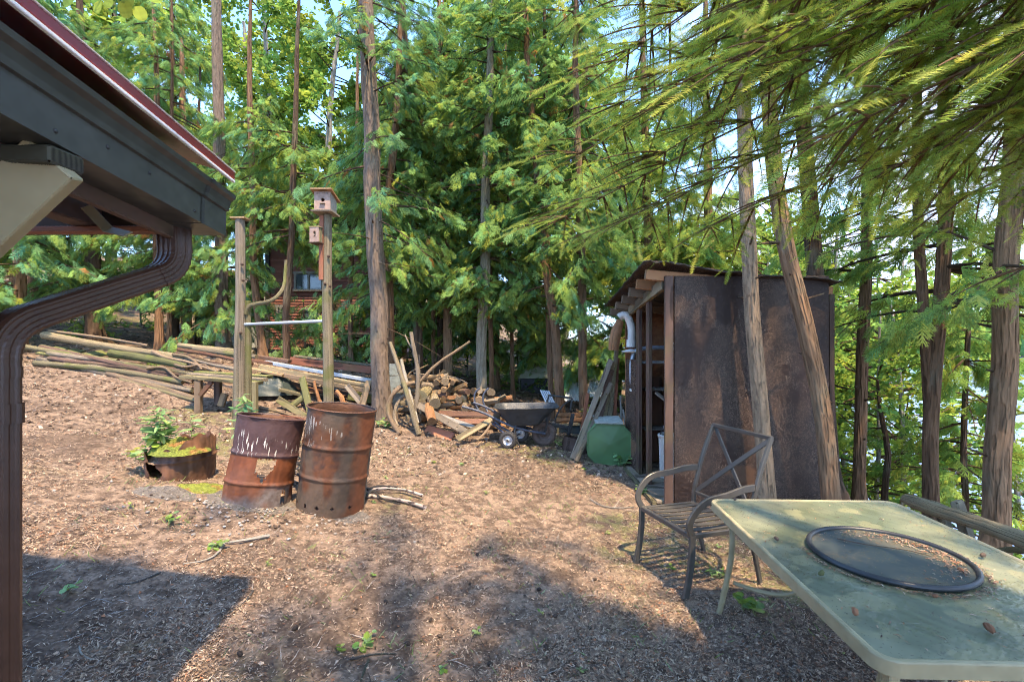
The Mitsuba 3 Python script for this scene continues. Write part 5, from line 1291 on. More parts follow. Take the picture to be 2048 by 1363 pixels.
lumber('mossy timber low in the pile before the spruce', 700, 790, 8.2, 764, 800, 8.1, .16, .13, 10)
lumber('red-brown board in the dark middle of the pile', 600, 772, 8.1, 690, 792, 8.1, .14, .03, 2)
lumber('greenish board leaning steeply against the metal rail', 622, 828, 7.35, 604, 754, 7.7, .10, .035, 10, up=(0, -1, .2))
lumber('mossy board lying on its edge with its tip raised', 612, 834, 7.25, 556, 797, 7.45, .10, .045, 1, up=(0, -1, .3))
lumber('short green board propped behind the raised tip', 582, 812, 7.5, 612, 790, 7.6, .09, .04, 10, up=(0, -1, .3))
lumber('grey board slanting down right toward the tall barrel', 694, 770, 7.8, 738, 824, 7.4, .10, .03, 0, up=(0, -1, .3))
lumber('tan board crossing the grey one at the tall barrel rim', 738, 760, 7.75, 722, 818, 7.3, .10, .035, 3, up=(0, -1, .3))
lumber('mossy board lying level behind the leaning boards', 560, 778, 7.7, 618, 792, 7.7, .10, .05, 1)
lumber('short stake standing below the bench end', 494, 778, 7.2, 500, 822, 7.0, .07, .05, 1, up=(0, -1, .2))
lumber('tan wedge of wood below the bench', 441, 812, 6.95, 450, 786, 7.0, .10, .04, 3, up=(0, -1, .2))
for lb, pts, w in (('reddish broken stub between the boards and the right post', [(640, 804), (632, 780), (628, 760)], 4), ('reddish root stub right of the right post', [(688, 812), (682, 792), (672, 780)], 6)):
    k = new('root_stub'); mb = MB(); mb.tube(curve([at(x, y, 7.6) for x, y in pts], 9), np.linspace(w, w * .6, 9) / FPX * 7.6, 8, k=7 * 64 + int(RP.integers(64)), jag=.1, rng=RP); mb.put(k, 'm_wood'); tag(k, lb, 'stub')
k = new('dark_tarp'); mound(k, 'm_tarp', at(540, 800, 8.0) * [1, 1, 0] + [0, 0, float(gz(at(540, 800, 8.0)[0], 8.0))], .50, .35, .34, 11, rough=.15); tag(k, 'crumpled dark green-black tarp under the lumber', 'tarp')

# firewood heap
FW = 'split and round logs in the firewood heap'
ADJ = ['thick', 'short', 'stubby', 'rough', 'split', 'mossy', 'dark', 'pale', 'reddish', 'grey']


def firewood(c, yaw, pitch, L, r, code, lb, grp=FW, sides=11, split=False):
    k = new('firewood_log'); d = np.array([math.sin(yaw) * math.cos(pitch), -math.cos(yaw) * math.cos(pitch), math.sin(pitch)])
    p = np.asarray(c)[None] + np.linspace(-.5, .5, 5)[:, None] * L * d
    mb = MB()
    if split:
        a = RP.uniform(0, 6.28); sh = np.array([(0, 0), (r * 1.5, .1 * r), (r * 1.1, r * 1.0), (.2 * r, r * 1.35)]) - r * .6
        A = nrm(np.cross(d, [0, 0, 1.0])); B = np.cross(A, d); A, B = A * math.cos(a) + B * math.sin(a), B * math.cos(a) - A * math.sin(a)
        kk = code * 64 + int(RP.integers(64)); sweep(mb, sh, p, A, B, k=kk)
        for e in (0, 4):
            q = p[e] + sh[:, :1] * A + sh[:, 1:] * B; mb.add(q, [[0, 1, 2, 3]], [[kk + .02, -5 + x * .02] for x in range(4)])
    else:
        mb.tube(p, r * (1 + RP.normal(0, .04, 5)), sides, k=code * 64 + int(RP.integers(64)), jag=.06, rng=RP)
    mb.put(k, 'm_wood'); tag(k, lb, 'log', grp)


hp = G(905, 868); hd = 7.35
for row in range(6):                         # bottom row first, each row set back and shorter
    z_ = .07 + row * .112; n = (15, 15, 15, 14, 11, 7)[row]
    for i in range(n):
        px = 812 + (1010 - 812) * (i + .5 + RP.uniform(-.25, .25)) / n + (0, 0, 2, -6, -24, -46)[row] * .8
        if row == 5: px = 846 + 62 * (i + .5) / n
        d = hd + .12 + row * .10 + RP.uniform(-.10, .10); x = (px - 1024) / FPX * d
        c = np.array([x, d + .2, float(gz(x, d)) + z_ + RP.uniform(-.03, .03)])
        face = RP.random() < .5
        yaw = RP.normal(.15, .35) if face else RP.choice([-1, 1]) * RP.uniform(.9, 1.6)
        fx = 'left part' if px < 870 else 'middle' if px < 940 else 'right part'; cd = int(RP.choice([7, 3, 6, 6, 0, 9, 0, 12, 6])); kind = 'split log' if not face else 'round log with its sawn end forward'
        kind = kind.replace('round log with its sawn end forward', 'round log')
        tone = {7: 'reddish', 3: 'tan', 6: 'brown', 0: 'grey', 9: 'dark', 2: 'red-brown', 12: 'pale'}[cd]
        hgt = ('bottom', 'second', 'third', 'fourth', 'fifth', 'topmost')[row]
        firewood(c, yaw, RP.normal(0, .18), RP.uniform(.36, .5), RP.uniform(.036, .070), cd, f'{tone} {kind} in the {hgt} row, {["first", "second", "third", "fourth", "fifth", "sixth", "seventh", "eighth", "ninth", "tenth", "eleventh", "twelfth", "thirteenth", "fourteenth", "fifteenth"][i]} from the left of the heap', split=not face and RP.random() < .85)
firewood(at(860, 826, 7.0), .30, -.42, .42, .068, 7, 'scaly reddish log sliding down the front of the firewood heap', None)
firewood(at(850, 784, 7.35), -.05, -.12, .40, .075, 8, 'pale round log with a bright orange cut face on the heap', None)
firewood(at(869, 800, 7.3), .2, -.1, .40, .075, 12, 'mossy greyish round log beside the orange-cut log', None)
HB = 'boards thrown before the firewood heap'
for lb, a, b, da, db, w, t, code in (('grey plank with bolt holes slanting across the heap front', (830, 806), (940, 868), 7.15, 6.75, .10, .03, 0), ('pale tan plank lying across the lower end of the grey one', (914, 878), (984, 838), 6.6, 6.95, .09, .03, 8),
                                     ('long red-brown board low in the heap', (868, 826), (1000, 830), 7.25, 7.2, .10, .03, 2), ('thin grey lath above the grey plank', (880, 830), (955, 856), 7.0, 6.9, .06, .02, 4), ('second red-brown board under the first', (880, 842), (1000, 842), 7.15, 7.1, .09, .03, 2),
                                     ('flat brown board on the ground at the heap foot', (850, 868), (905, 876), 7.1, 6.9, .18, .02, 11)):
    k = new('thrown_board'); mb = MB(); p, q = at(*a, da), at(*b, db)
    for e_ in (p, q): e_[2] = max(e_[2], float(gz(e_[0], e_[1])) + .02)
    mb.beam(p, q, w, t, (0, -.8, .6), k=code * 64 + int(RP.integers(64)))
    if code == 0:
        for f_ in (.62, .78): c_ = p + (q - p) * f_; mb.lathe([(0, .002), (.010, .002), (.010, -.003)], 8, k=13 * 64, M=(np.stack([[1, 0, 0], [0, .6, .8], [0, -.8, .6]], 1), c_ + np.array([0, -.8, .6]) * .0155))
    mb.put(k, 'm_wood'); tag(k, lb, 'board', HB)
UP = 'upright rails and branches by the heap'
for nm, lb, pts, d, w0, w1, code in (('split_rail', 'tallest split rail leaning at the left of the firewood heap', [(838, 868), (812, 780), (796, 730), (780, 684)], (6.9, 7.5), 5.5, 4, 12), ('split_rail', 'second split rail leaning close to the tallest one', [(834, 846), (820, 790), (802, 718)], (7.0, 7.45), 5, 3.2, 4),
                                     ('snag', 'weathered snag standing upright at the heap, forked near its top', [(829, 832), (836, 770), (834, 728), (826, 690), (822, 664)], (7.1, 7.4), 5, 3.5, 0), ('long_branch', 'long bare branch reaching up right over the firewood', [(838, 766), (871, 730), (905, 706), (940, 682)], (7.4, 7.5), 4, 2.6, 6),
                                     ('curled_root', 'thick curled root arching beside the spruce foot', [(836, 764), (808, 770), (786, 788), (776, 820), (786, 846), (800, 866)], (7.3, 6.9), 4.5, 5, 6), ('curled_root', 'thinner curled root inside the thick one', [(830, 780), (806, 792), (792, 812), (790, 838), (796, 852)], (7.35, 7.05), 3.5, 3.2, 0),
                                     ('thin_branch', 'thin hooked branch beside the snag', [(812, 756), (828, 739), (842, 735), (856, 728)], (7.4, 7.4), 1.6, 1, 3), ('thin_branch', 'thin stick slanting to the ground right of the tan plank', [(954, 880), (972, 862), (986, 838)], (6.55, 6.9), 2.6, 2, 6),
                                     ('thin_branch', 'forked twig rising from the top of the firewood', [(884, 768), (878, 752), (880, 738)], (7.8, 7.8), 1.4, .8, 6), ('thin_branch', 'leaning twig across the top of the firewood', [(868, 760), (896, 752), (936, 766)], (7.7, 7.7), 1.3, .8, 0)):
    k = new(nm); n = 18; dd = np.linspace(d[0], d[1], len(pts)); P_ = [at(x, y, e_) for (x, y), e_ in zip(pts, dd)]
    mb = MB(); mb.tube(curve(P_, n), np.linspace(w0, w1, n) / FPX * 7.2, 8, k=code * 64 + int(RP.integers(64)), jag=.10, rng=RP)
    if nm == 'snag': mb.tube(curve([at(836, 735, 7.3), at(839, 722, 7.25), at(838, 709, 7.2)], 6), np.linspace(.02, .006, 6), 6, k=code * 64); mb.tube(curve([at(829, 700, 7.38), at(818, 686, 7.4), at(810, 668, 7.45)], 6), np.linspace(.02, .008, 6), 6, k=code * 64)
    mb.put(k, 'm_wood'); tag(k, lb, 'root' if 'root' in nm else 'rail' if 'rail' in nm else 'branch', UP)
k = new('grey_panel'); p, q = at(780, 726, 8.0), at(806, 838, 8.0); mb = MB(); mb.box((q[0] - p[0], .02, p[2] - q[2]), R=rotx(.08), c=((p[0] + q[0]) / 2, 8.0, (p[2] + q[2]) / 2)); mb.put(k, 'm_lid_paint'); tag(k, 'grey-green sheet of board standing behind the spruce and the rails', 'board')

# birch sticks and dark twigs by the tall barrel, twigs on the ground
def ground_stick(name, label, cat, pts, r0, r1, code, mat='m_wood', grp=None, lift=.0, forks=()):
    k = new(name); P_ = [G(*p_) for p_ in pts]; P_ = [p_ + [0, 0, r0 + lift] for p_ in P_]; n = max(8, 5 * len(P_)); c = curve(P_, n)
    mb = MB(); mb.tube(c, np.linspace(r0, r1, n), 8, k=code * 64 + int(RP.integers(64)), jag=.05, rng=RP)
    for f_ in forks:
        Q = [G(*p_) + [0, 0, r0 * .6 + lift] for p_ in f_]; mb.tube(curve(Q, 10), np.linspace(r0 * .6, r1 * .6, 10), 6, k=code * 64 + int(RP.integers(64)), jag=.06, rng=RP)
    mb.put(k, mat); tag(k, label, cat, grp)


def birch_color(p, n, uv):
    a = noise(uv.x * 9, uv.y * 26, 1); b = fbm(p.x * 30, p.y * 30, p.z * 30, 3)
    c = mix(mi.Color3f(.44, .37, .32), mi.Color3f(.30, .23, .19), b)
    return mix(c, mi.Color3f(.06, .045, .04), smoothstep(.70, .76, a))


scene['m_birch'] = {'type': 'twosided', 'bsdf': {'type': 'principled', 'base_color': proc(birch_color), 'roughness': 0.6}}
ground_stick('birch_stick', 'upper white birch stick lying right of the tallest barrel', 'stick', [(738, 988), (780, 985), (846, 1000)], .016, .014, 0, 'm_birch', lift=.03)
ground_stick('birch_stick', 'lower white birch stick lying right of the tallest barrel', 'stick', [(728, 996), (790, 1003), (852, 1020)], .018, .016, 0, 'm_birch', lift=.01)
ground_stick('dark_stick', 'dark thin stick crossing the birch sticks', 'stick', [(730, 1004), (745, 990), (760, 1002), (800, 1016)], .012, .006, 13, lift=.03)
ground_stick('dark_stick', 'dark stick along the top of the birch sticks', 'stick', [(735, 992), (760, 984), (795, 986)], .010, .006, 13, lift=.055)
TW = 'twigs heaped between the two standing barrels'
for i in range(16):
    a = (RP.uniform(575, 612), RP.uniform(905, 985)); an = RP.uniform(-.9, .9); L = RP.uniform(18, 44)
    ground_stick('twig', 'dark twig in the tangle between the two standing barrels', 'twig', [a, (a[0] + L * math.cos(an) * .5 + RP.normal(0, 3), a[1] + L * math.sin(an) * .4), (a[0] + L * math.cos(an), a[1] + L * math.sin(an) * .7)], .009, .004, 13, grp=TW, lift=RP.uniform(0, .12))
ground_stick('fallen_twig', 'pale forked twig lying on the ground left of centre', 'twig', [(538, 1076), (500, 1083), (456, 1089), (428, 1092)], .013, .006, 4, lift=.005, forks=[[(448, 1089), (436, 1108), (414, 1122), (366, 1131)], [(440, 1090), (436, 1080)]])
ground_stick('fallen_twig', 'dark thin twig on the shaded ground at lower left', 'twig', [(322, 1146), (290, 1160), (262, 1168), (236, 1170)], .006, .003, 13)
ground_stick('fallen_twig', 'dark straight twig at the lower left edge of the sunlit ground', 'twig', [(506, 1184), (486, 1208), (460, 1226)], .006, .004, 13)
ground_stick('fallen_twig', 'grey curved twig near the foot of the table leg', 'twig', [(1436, 1228), (1370, 1220), (1318, 1230), (1286, 1250)], .007, .003, 0)
ground_stick('fallen_twig', 'bent grey twig lying before the shed floor', 'twig', [(1180, 998), (1205, 1012), (1226, 1016), (1268, 1014)], .008, .004, 4, forks=[[(1228, 1016), (1240, 1000), (1252, 992)]])
ground_stick('fallen_twig', 'long dark twig at the bottom edge left of centre', 'twig', [(700, 1320), (740, 1312), (790, 1308)], .006, .003, 13)
ground_stick('fallen_twig', 'thin twig pointing down at the bottom edge', 'twig', [(738, 1322), (728, 1345), (722, 1362)], .007, .004, 13)
ground_stick('fallen_twig', 'thin brown twig near the bottom centre', 'twig', [(1080, 1300), (1096, 1340), (1094, 1362)], .004, .003, 6)
ground_stick('fallen_twig', 'small curved grey twig on the shaded lower left ground', 'twig', [(160, 1294), (166, 1312), (184, 1322)], .005, .003, 4)
ground_stick('fallen_branch', 'long bare branch lying behind the middle barrel', 'branch', [(510, 815), (560, 826), (600, 838), (632, 845)], .02, .012, 6)
# ------------------------------------------------------------------ wheelbarrow and what stands round it
plain('m_tray', (.040, .044, .048), 0.5, var=0.35, freq=12)
plain('m_rubber', (.035, .033, .032), 0.75, var=0.35, freq=30)
plain('m_dusty_rubber', (.115, .080, .065), 0.8, var=0.35, freq=20)
plain('m_silver', (.55, .55, .55), 0.4, 0.6, var=0.15)
plain('m_blue_grey', (.075, .085, .115), 0.45, var=0.2)


def wheel(key, c, axis, R, w, tyre='m_rubber', rim='m_silver', spokes=0):
    ax = nrm(axis); A = nrm(np.cross(ax, [0, 0, 1.0])); B = np.cross(A, ax); M = (np.stack([A, -B, ax], 1), np.asarray(c))
    h = w / 2
    mb = MB(); mb.lathe([(R * .56, -h * .7), (R * .62, -h * .95), (R * .80, -h), (R * .93, -h * .8), (R * .985, -h * .45), (R, 0), (R * .985, h * .45), (R * .93, h * .8), (R * .80, h), (R * .62, h * .95), (R * .56, h * .7)], 36, M=M)
    for i in range(22):                      # tread blocks
        t = i / 22 * 2 * np.pi; d_ = np.cos(t) * M[0][:, 0] + np.sin(t) * M[0][:, 1]
        mb.box((.010, R * .13, w * .72), R=np.stack([d_, np.cross(ax, d_), ax], 1), c=M[1] + d_ * (R * .992), ch=.002)
    mb.put(key, tyre)
    mb = MB(); mb.lathe([(R * .57, -h * .72), (R * .50, -h * .6), (R * .44, -h * .2), (R * .22, -h * .25), (R * .20, -h * .8), (R * .07, -h * .85), (R * .07, h * .85), (R * .20, h * .8), (R * .22, h * .25), (R * .44, h * .2), (R * .50, h * .6), (R * .57, h * .72)], 30, M=M); mb.put(key + '__rim', rim)


wb = new('wheelbarrow'); tag(wb, 'black plastic wheelbarrow with a dusty front wheel before the firewood', 'wheelbarrow')
WY = 6.95; wc_ = np.array([at(1050, 0, WY)[0], WY, 0]); wg = float(gz(wc_[0], WY))
zr_, zb_ = at(0, 811, WY)[2], at(0, 848, WY)[2]


def rrect(cx, cy, lx, ly, r, n=6):
    out = []
    for sx, sy, a0 in ((1, 1, 0), (-1, 1, 90), (-1, -1, 180), (1, -1, 270)):
        for i in range(n + 1):
            a = math.radians(a0 + 90 * i / n); out.append((cx + sx * (lx / 2 - r) + r * math.cos(a), cy + sy * (ly / 2 - r) + r * math.sin(a)))
    return np.array(out)


loops = []
for f_, z, dx in ((0, zb_ + .012, 0), (0, zb_, 0), (.12, zb_ + .02, 0), (.55, (zb_ + zr_) / 2 + .02, 0), (.96, zr_ - .012, 0), (1.03, zr_, 0), (1.06, zr_ - .006, 0), (1.05, zr_ + .004, 0), (.99, zr_ + .004, 0), (.93, zr_ - .015, 0), (.50, (zb_ + zr_) / 2 + .02, 0), (.08, zb_ + .03, 0), (-.02, zb_ + .012, 0)):
    lx_, ly_ = .40 + .50 * f_, .34 + .30 * f_; r = rrect(wc_[0] + .02 - .045 * (1 - f_), WY + .05, lx_, ly_, .06 + .10 * f_)
    tilt_ = .012 * (r[:, 0] - wc_[0])
    loops.append(np.column_stack([r, z + tilt_]))
L_ = np.array(loops); m_, n_ = L_.shape[:2]; i, j = np.meshgrid(np.arange(m_ - 1), np.arange(n_), indexing='ij')
mb = MB(); mb.add(L_.reshape(-1, 3), np.stack([i * n_ + j, i * n_ + (j + 1) % n_, (i + 1) * n_ + (j + 1) % n_, (i + 1) * n_ + j], -1).reshape(-1, 4), np.zeros((m_ * n_, 2)))
for e, fl in ((1, False), (12, True)):
    mb.add(np.vstack([L_[e], L_[e].mean(0)]), [[(q + 1) % n_, q, n_] if not fl else [q, (q + 1) % n_, n_] for q in range(n_)], np.zeros((n_ + 1, 2)))
mb.put(wb + '__tray', 'm_tray')
wcen = at(1088, 875, WY); wcen[2] = float(gz(wcen[0], WY)) + .172; wcen[1] = WY + .06
wheel(wb + '__front_wheel', wcen, (.12, 1, 0), .175, .095, 'm_dusty_rubber', 'm_dusty_rubber')
for s_, nm in ((-1, 'handle'), (1, 'handle')):
    y = WY + .06 + s_ * .20; mb = MB(); a = at(924 if s_ < 0 else 946, 812 if s_ < 0 else 804, y); b = np.array([wc_[0] - .25, y + .02, zb_ + .02]); c = np.array([wcen[0] + .02, WY + .06 + s_ * .07, wcen[2] + .01])
    mb.tube(curve([a, a + (b - a) * .45 + [0, 0, .03], b, c], 18), .017, 8, k=0); mb.put(new(wb + '__' + nm), 'm_blue_grey')
    mb = MB(); mb.tube(curve([b + [.12, 0, .0], b + [.10, s_ * .03, -.12], np.array([b[0] + .17, b[1] + s_ * .03, float(gz(b[0] + .17, y))])], 8), .014, 7); mb.put(new(wb + '__leg'), 'm_dark_steel')
    mb = MB(); mb.beam(np.array([wc_[0] + .36, WY + .06 + s_ * .16, zr_ - .09]), wcen + [0, s_ * .065, .0], .03, .012, (0, 1, 0)); mb.put(new(wb + '__strut'), 'm_dark_steel')
ct_ = new('hand_cart'); tag(ct_, 'small two-wheeled hand cart with white hubs under the wheelbarrow', 'cart')
c0 = G(1016, 898); wheel(ct_ + '__wheel', c0 + [0, .05, .118], (.25, 1, 0), .120, .075); wheel(ct_ + '__wheel_001', c0 + [.18, .48, .125], (.25, 1, 0), .120, .075)
mb = MB(); mb.tube([c0 + [-.01, .0, .118], c0 + [.19, .53, .125]], .014, 8); mb.put(ct_ + '__axle', 'm_dark_steel')
for i, (a, b) in enumerate((((955, 816), (952, 782)), ((972, 816), (969, 784)))):
    d = 7.35; mb = MB(); mb.tube(curve([c0 + [.02 + .1 * i, .12 + .22 * i, .13], at(990 + 8 * i, 850, 7.0), at(*a, d), at(a[0] - 6, 800, d), at(*b, d), at(b[0] + 8, 775, d)], 20), .015, 8); mb.put(new(ct_ + '__upright'), 'm_blue_grey')
ch_ = new('broken_lounger'); tag(ch_, 'broken black steel garden lounger frame behind the wheelbarrow', 'lounger')
D_ = 7.9
for nm, pts, w in (('arm', [(1096, 789), (1120, 792), (1144, 795)], .016), ('arm_post', [(1144, 795), (1141, 820)], .016), ('strut', [(1142, 798), (1124, 812), (1110, 838)], .012), ('back_leg', [(1098, 790), (1093, 806)], .014)):
    mb = MB(); mb.tube(curve([at(x, y, D_) for x, y in pts], 6), w, 6); mb.put(ch_ + '__' + nm, 'm_dark_steel')
mb = MB(); g = at(1136, 884, D_ - .5); mb.beam([g[0], D_ - .45, float(gz(g[0], D_ - .45))], at(1146, 826, D_ - .45), .06, .03, (0, 1, 0)); mb.put(ch_ + '__leg', 'm_dark_steel')
mb = MB(); mb.beam(at(1098, 846, D_ - .42), at(1142, 856, D_ - .42), .05, .06, (0, 0, 1)); mb.put(ch_ + '__seat_rail', 'm_dark_steel')
mb = MB()
for i in range(5): mb.beam(at(1081 + i * 4.0, 779 + i * .4, D_ + .1 + i * .04), at(1094 + i * 4.0, 808, D_ + .02 + i * .04), .022, .012, (0, 1, .2))
mb.put(ch_ + '__back_slats', 'm_grey_metal')
k = new('plank_box'); tag(k, 'low box of two brown boards behind the lounger frame', 'box')
for i, (y0, y1) in enumerate(((824, 832), (833, 843))):
    p, q = at(1112, y0, 8.0), at(1168, y1, 8.0); mb = MB(); mb.box((q[0] - p[0], .03, p[2] - q[2] - .01), c=((p[0] + q[0]) / 2, 8.0, (p[2] + q[2]) / 2), k=7 * 64 + i); mb.put(new(k + '__board'), 'm_wood')
mb = MB(); p, q = at(1118, 824, 8.0), at(1162, 824, 8.0); mb.box((.04, .5, .16), c=(p[0], 8.26, p[2] - .09), k=7 * 64 + 5); mb.box((.04, .5, .16), c=(q[0], 8.26, p[2] - .09), k=7 * 64 + 6); mb.put(k + '__end_boards', 'm_wood')
k = new('old_window'); tag(k, 'old cream window sash leaning at ground level behind the wheelbarrow wheel', 'window')
p, q = at(1116, 848, 7.75), at(1162, 884, 7.75); mb = MB(); wd_, hg_ = q[0] - p[0], p[2] - q[2]; cc = np.array([(p[0] + q[0]) / 2, 7.75, (p[2] + q[2]) / 2])
for f_ in (-.5, 0, .5): mb.box((.035, .035, hg_), c=cc + [wd_ * f_, 0, 0], k=8 * 64 + 1)
for f_ in (-.5, .5): mb.box((wd_ - .04, .03, .035), c=cc + [0, 0, hg_ * f_], k=8 * 64 + 2)
mb.put(k + '__sash', 'm_wood'); mb = MB(); mb.box((wd_, .008, hg_), c=cc + [0, .008, 0]); mb.put(k + '__glass', 'm_pane')
k = new('stump'); g = G(1143, 896); tag(k, 'crumbling red-brown rotten stump beside the green bin', 'stump')
_m, _, _ = trunk_mesh([g, g + [0, 0, .08], g + [0.01, 0, .17]], [.13, .115, .105], 5, 501, sides=16, step=.03, jag=.14, flare=.3); _m.put(k, 'm_wood')

# ------------------------------------------------------------------ patio chair
plain('m_bronze', (.085, .079, .070), 0.36, 0.2, var=0.22, freq=20)
pc = new('patio_chair'); tag(pc, 'dark metal patio chair with crossed back and slatted seat beside the table', 'chair')
FL, FR = np.array([1.02, 3.80]), np.array([1.205, 3.235]); ux = nrm(FR - FL); uy = np.array([-ux[1], ux[0]])
if uy[0] < 0: uy = -uy
cz = (float(gz(*FL)) + float(gz(*FR))) / 2; W_ = np.linalg.norm(FR - FL)


def cp(a, b, z):                             # a across from the front left leg, b backwards, z up from the ground
    q = FL + ux * a + uy * b; return np.array([q[0], q[1], cz + z])


SIDE = np.array([uy[0], uy[1], 0]); ACR = np.array([ux[0], ux[1], 0])


def bar(nm, pts, w, t, up, n=2):
    P_ = np.asarray(pts, float); P_ = curve(P_, n) if n > 2 else P_
    tt = nrm(np.gradient(P_, axis=0)); A = nrm(np.cross(np.broadcast_to(np.asarray(up, float), tt.shape), tt)); B = np.cross(tt, A)
    mb = MB(); c_ = min(w, t) * .15; sweep(mb, [(-w / 2 + c_, -t / 2), (w / 2 - c_, -t / 2), (w / 2, -t / 2 + c_), (w / 2, t / 2 - c_), (w / 2 - c_, t / 2), (-w / 2 + c_, t / 2), (-w / 2, t / 2 - c_), (-w / 2, -t / 2 + c_)], P_, A, B, caps=True); mb.put(new(pc + '__' + nm), 'm_bronze')


for a in (0.0, W_):
    e = -1 if a == 0 else 1; gz_ = float(gz(*(FL + ux * a))) - cz; gb = float(gz(*(FL + ux * a + uy * .50))) - cz
    bar('front_leg', [cp(a, -.045, gz_), cp(a, .0, .22), cp(a, .012, .425)], .045, .026, ACR, 8)
    bar('arm', [cp(a, .012, .425), cp(a + e * .01, -.02, .50), cp(a + e * .02, .035, .600), cp(a + e * .025, .11, .652), cp(a + e * .022, .26, .672), cp(a + e * .01, .44, .70), cp(a, .535, .70)], .048, .020, ACR, 24)
    bar('back_stile', [cp(a + e * -.005, .60, gb), cp(a, .525, .30), cp(a, .50, .43), cp(a, .535, .62), cp(a, .60, .82), cp(a - e * .005, .70, 1.04)], .030, .026, ACR, 18)
bar('seat_rail', [cp(.0, .01, .418), cp(W_, .01, .418)], .03, .036, (0, 0, 1)); bar('seat_rail', [cp(.0, .50, .405), cp(W_, .50, .405)], .03, .03, (0, 0, 1))
for a in (.012, W_ - .012): bar('seat_side', [cp(a, .02, .418), cp(a, .49, .41)], .024, .032, (0, 0, 1))
for i in range(7): a = .075 + i * (W_ - .15) / 6; bar('seat_slat', [cp(a, .022, .436), cp(a, .25, .424), cp(a, .49, .424)], .044, .010, (0, 0, 1), 6)
bar('top_rail', [cp(.0, .70, 1.04), cp(W_, .70, 1.04)], .026, .03, (0, 0, 1)); bar('lower_rail', [cp(.0, .512, .50), cp(W_, .512, .50)], .024, .026, (0, 0, 1))
bar('cross_bar', [cp(.01, .512, .505), cp(W_ / 2, .60, .77), cp(W_ - .01, .697, 1.03)], .034, .012, SIDE, 8); bar('cross_bar', [cp(W_ - .01, .524, .505), cp(W_ / 2, .612, .77), cp(.01, .709, 1.03)], .034, .012, SIDE, 8)

# ------------------------------------------------------------------ glass table with the black tray
plain('m_cream_metal', (.335, .290, .170), 0.40, var=0.20, freq=18)


def glass_color(p, n, uv):
    a = fbm(p.x * 4, p.y * 4, 0, 4); s_ = noise((p.x + .6 * p.y) * 34, (p.y - .6 * p.x) * 7, 2); d = noise(p.x * 160, p.y * 160, 3)
    c = mix(mi.Color3f(.110, .130, .080), mi.Color3f(.190, .200, .130), smoothstep(.35, .7, a))
    c = c * (.82 + .30 * s_)
    pol = smoothstep(.54, .70, fbm(p.x * 9 + 4, p.y * 9, 1, 4))
    c = mix(c, mi.Color3f(.28, .26, .14), pol * .5)
    return dr.clip(mix(c, mi.Color3f(.06, .05, .035), smoothstep(.86, .90, d) * .6), .01, .6)


def glass_rough(p, n, uv):
    return .07 + .34 * smoothstep(.42, .62, fbm(p.x * 5 + 2, p.y * 5, 4, 4))


def glass_bump(p, n, uv):
    return noise(p.x * 70, p.y * 95, 0) + .5 * noise(p.x * 150, p.y * 150, 3)


scene['m_glass_top'] = {'type': 'bumpmap', 'arbitrary': proc(glass_bump, 1e-3), 'scale': 0.0016, 'bsdf': {'type': 'principled', 'base_color': proc(glass_color), 'roughness': proc(glass_rough), 'specular': 0.65, 'clearcoat': 0.5, 'clearcoat_gloss': 0.85}}
plain('m_black_plastic', (.030, .032, .036), 0.42, var=0.35, freq=24)


def tray_color(p, n, uv):
    a = fbm(p.x * 8, p.y * 8, 2, 4); d = noise(p.x * 130, p.y * 130, 1)
    c = mix(mi.Color3f(.050, .062, .060), mi.Color3f(.095, .092, .070), smoothstep(.4, .65, a))
    return mix(c, mi.Color3f(.14, .10, .06), smoothstep(.74, .82, d) * smoothstep(.42, .6, a))


scene['m_tray_floor'] = {'type': 'twosided', 'bsdf': {'type': 'principled', 'base_color': proc(tray_color), 'roughness': 0.38, 'specular': 0.5}}
tb = new('patio_table'); tag(tb, 'large patio table with dimpled greenish glass top and cream metal frame', 'table')
TZ = .722; BL = np.array([1.268, 3.105]); vx, vy = nrm([1, -.03]), nrm([-.060, -1]); TW_, TL_ = 1.16, 1.585
tp = lambda a, b, z: np.array([*(BL + vx * a + vy * b), z])
ring = rrect(TW_ / 2, TL_ / 2, TW_, TL_, .075, 8); inn = rrect(TW_ / 2, TL_ / 2, TW_ - .05, TL_ - .05, .055, 8)
R3_ = np.array([tp(a, b, 0) for a, b in ring]); I3 = np.array([tp(a, b, 0) for a, b in inn]); n_ = len(ring)
mb = MB(); prof = [(R3_, -.052), (R3_, -.005), (R3_ * .997 + I3 * .003 if False else R3_ + (I3 - R3_) * .12, 0), (R3_ + (I3 - R3_) * .55, .0015), (I3, -.0035), (I3, -.052)]
Lp = np.array([np.column_stack([r[:, :2], np.full(n_, TZ + z)]) for r, z in prof]); jj = np.arange(n_)
for e in range(len(prof)):
    a, b = Lp[e], Lp[(e + 1) % len(prof)]; mb.add(np.vstack([a, b]), np.stack([(jj + 1) % n_, jj, n_ + jj, n_ + (jj + 1) % n_], 1), np.zeros((2 * n_, 2)))
mb.put(tb + '__rim', 'm_cream_metal')
mb = MB(); gsh = Polygon([(x, y) for x, y in I3[:, :2]]).buffer(-.0015); m = trimesh.creation.extrude_polygon(gsh, .006, engine='earcut'); v = np.array(m.vertices)[np.array(m.faces).reshape(-1)] + [0, 0, TZ - .0105]
mb.add(v, np.arange(len(v)).reshape(-1, 3), v[:, :2]); mb.put(tb + '__glass_top', 'm_glass_top')


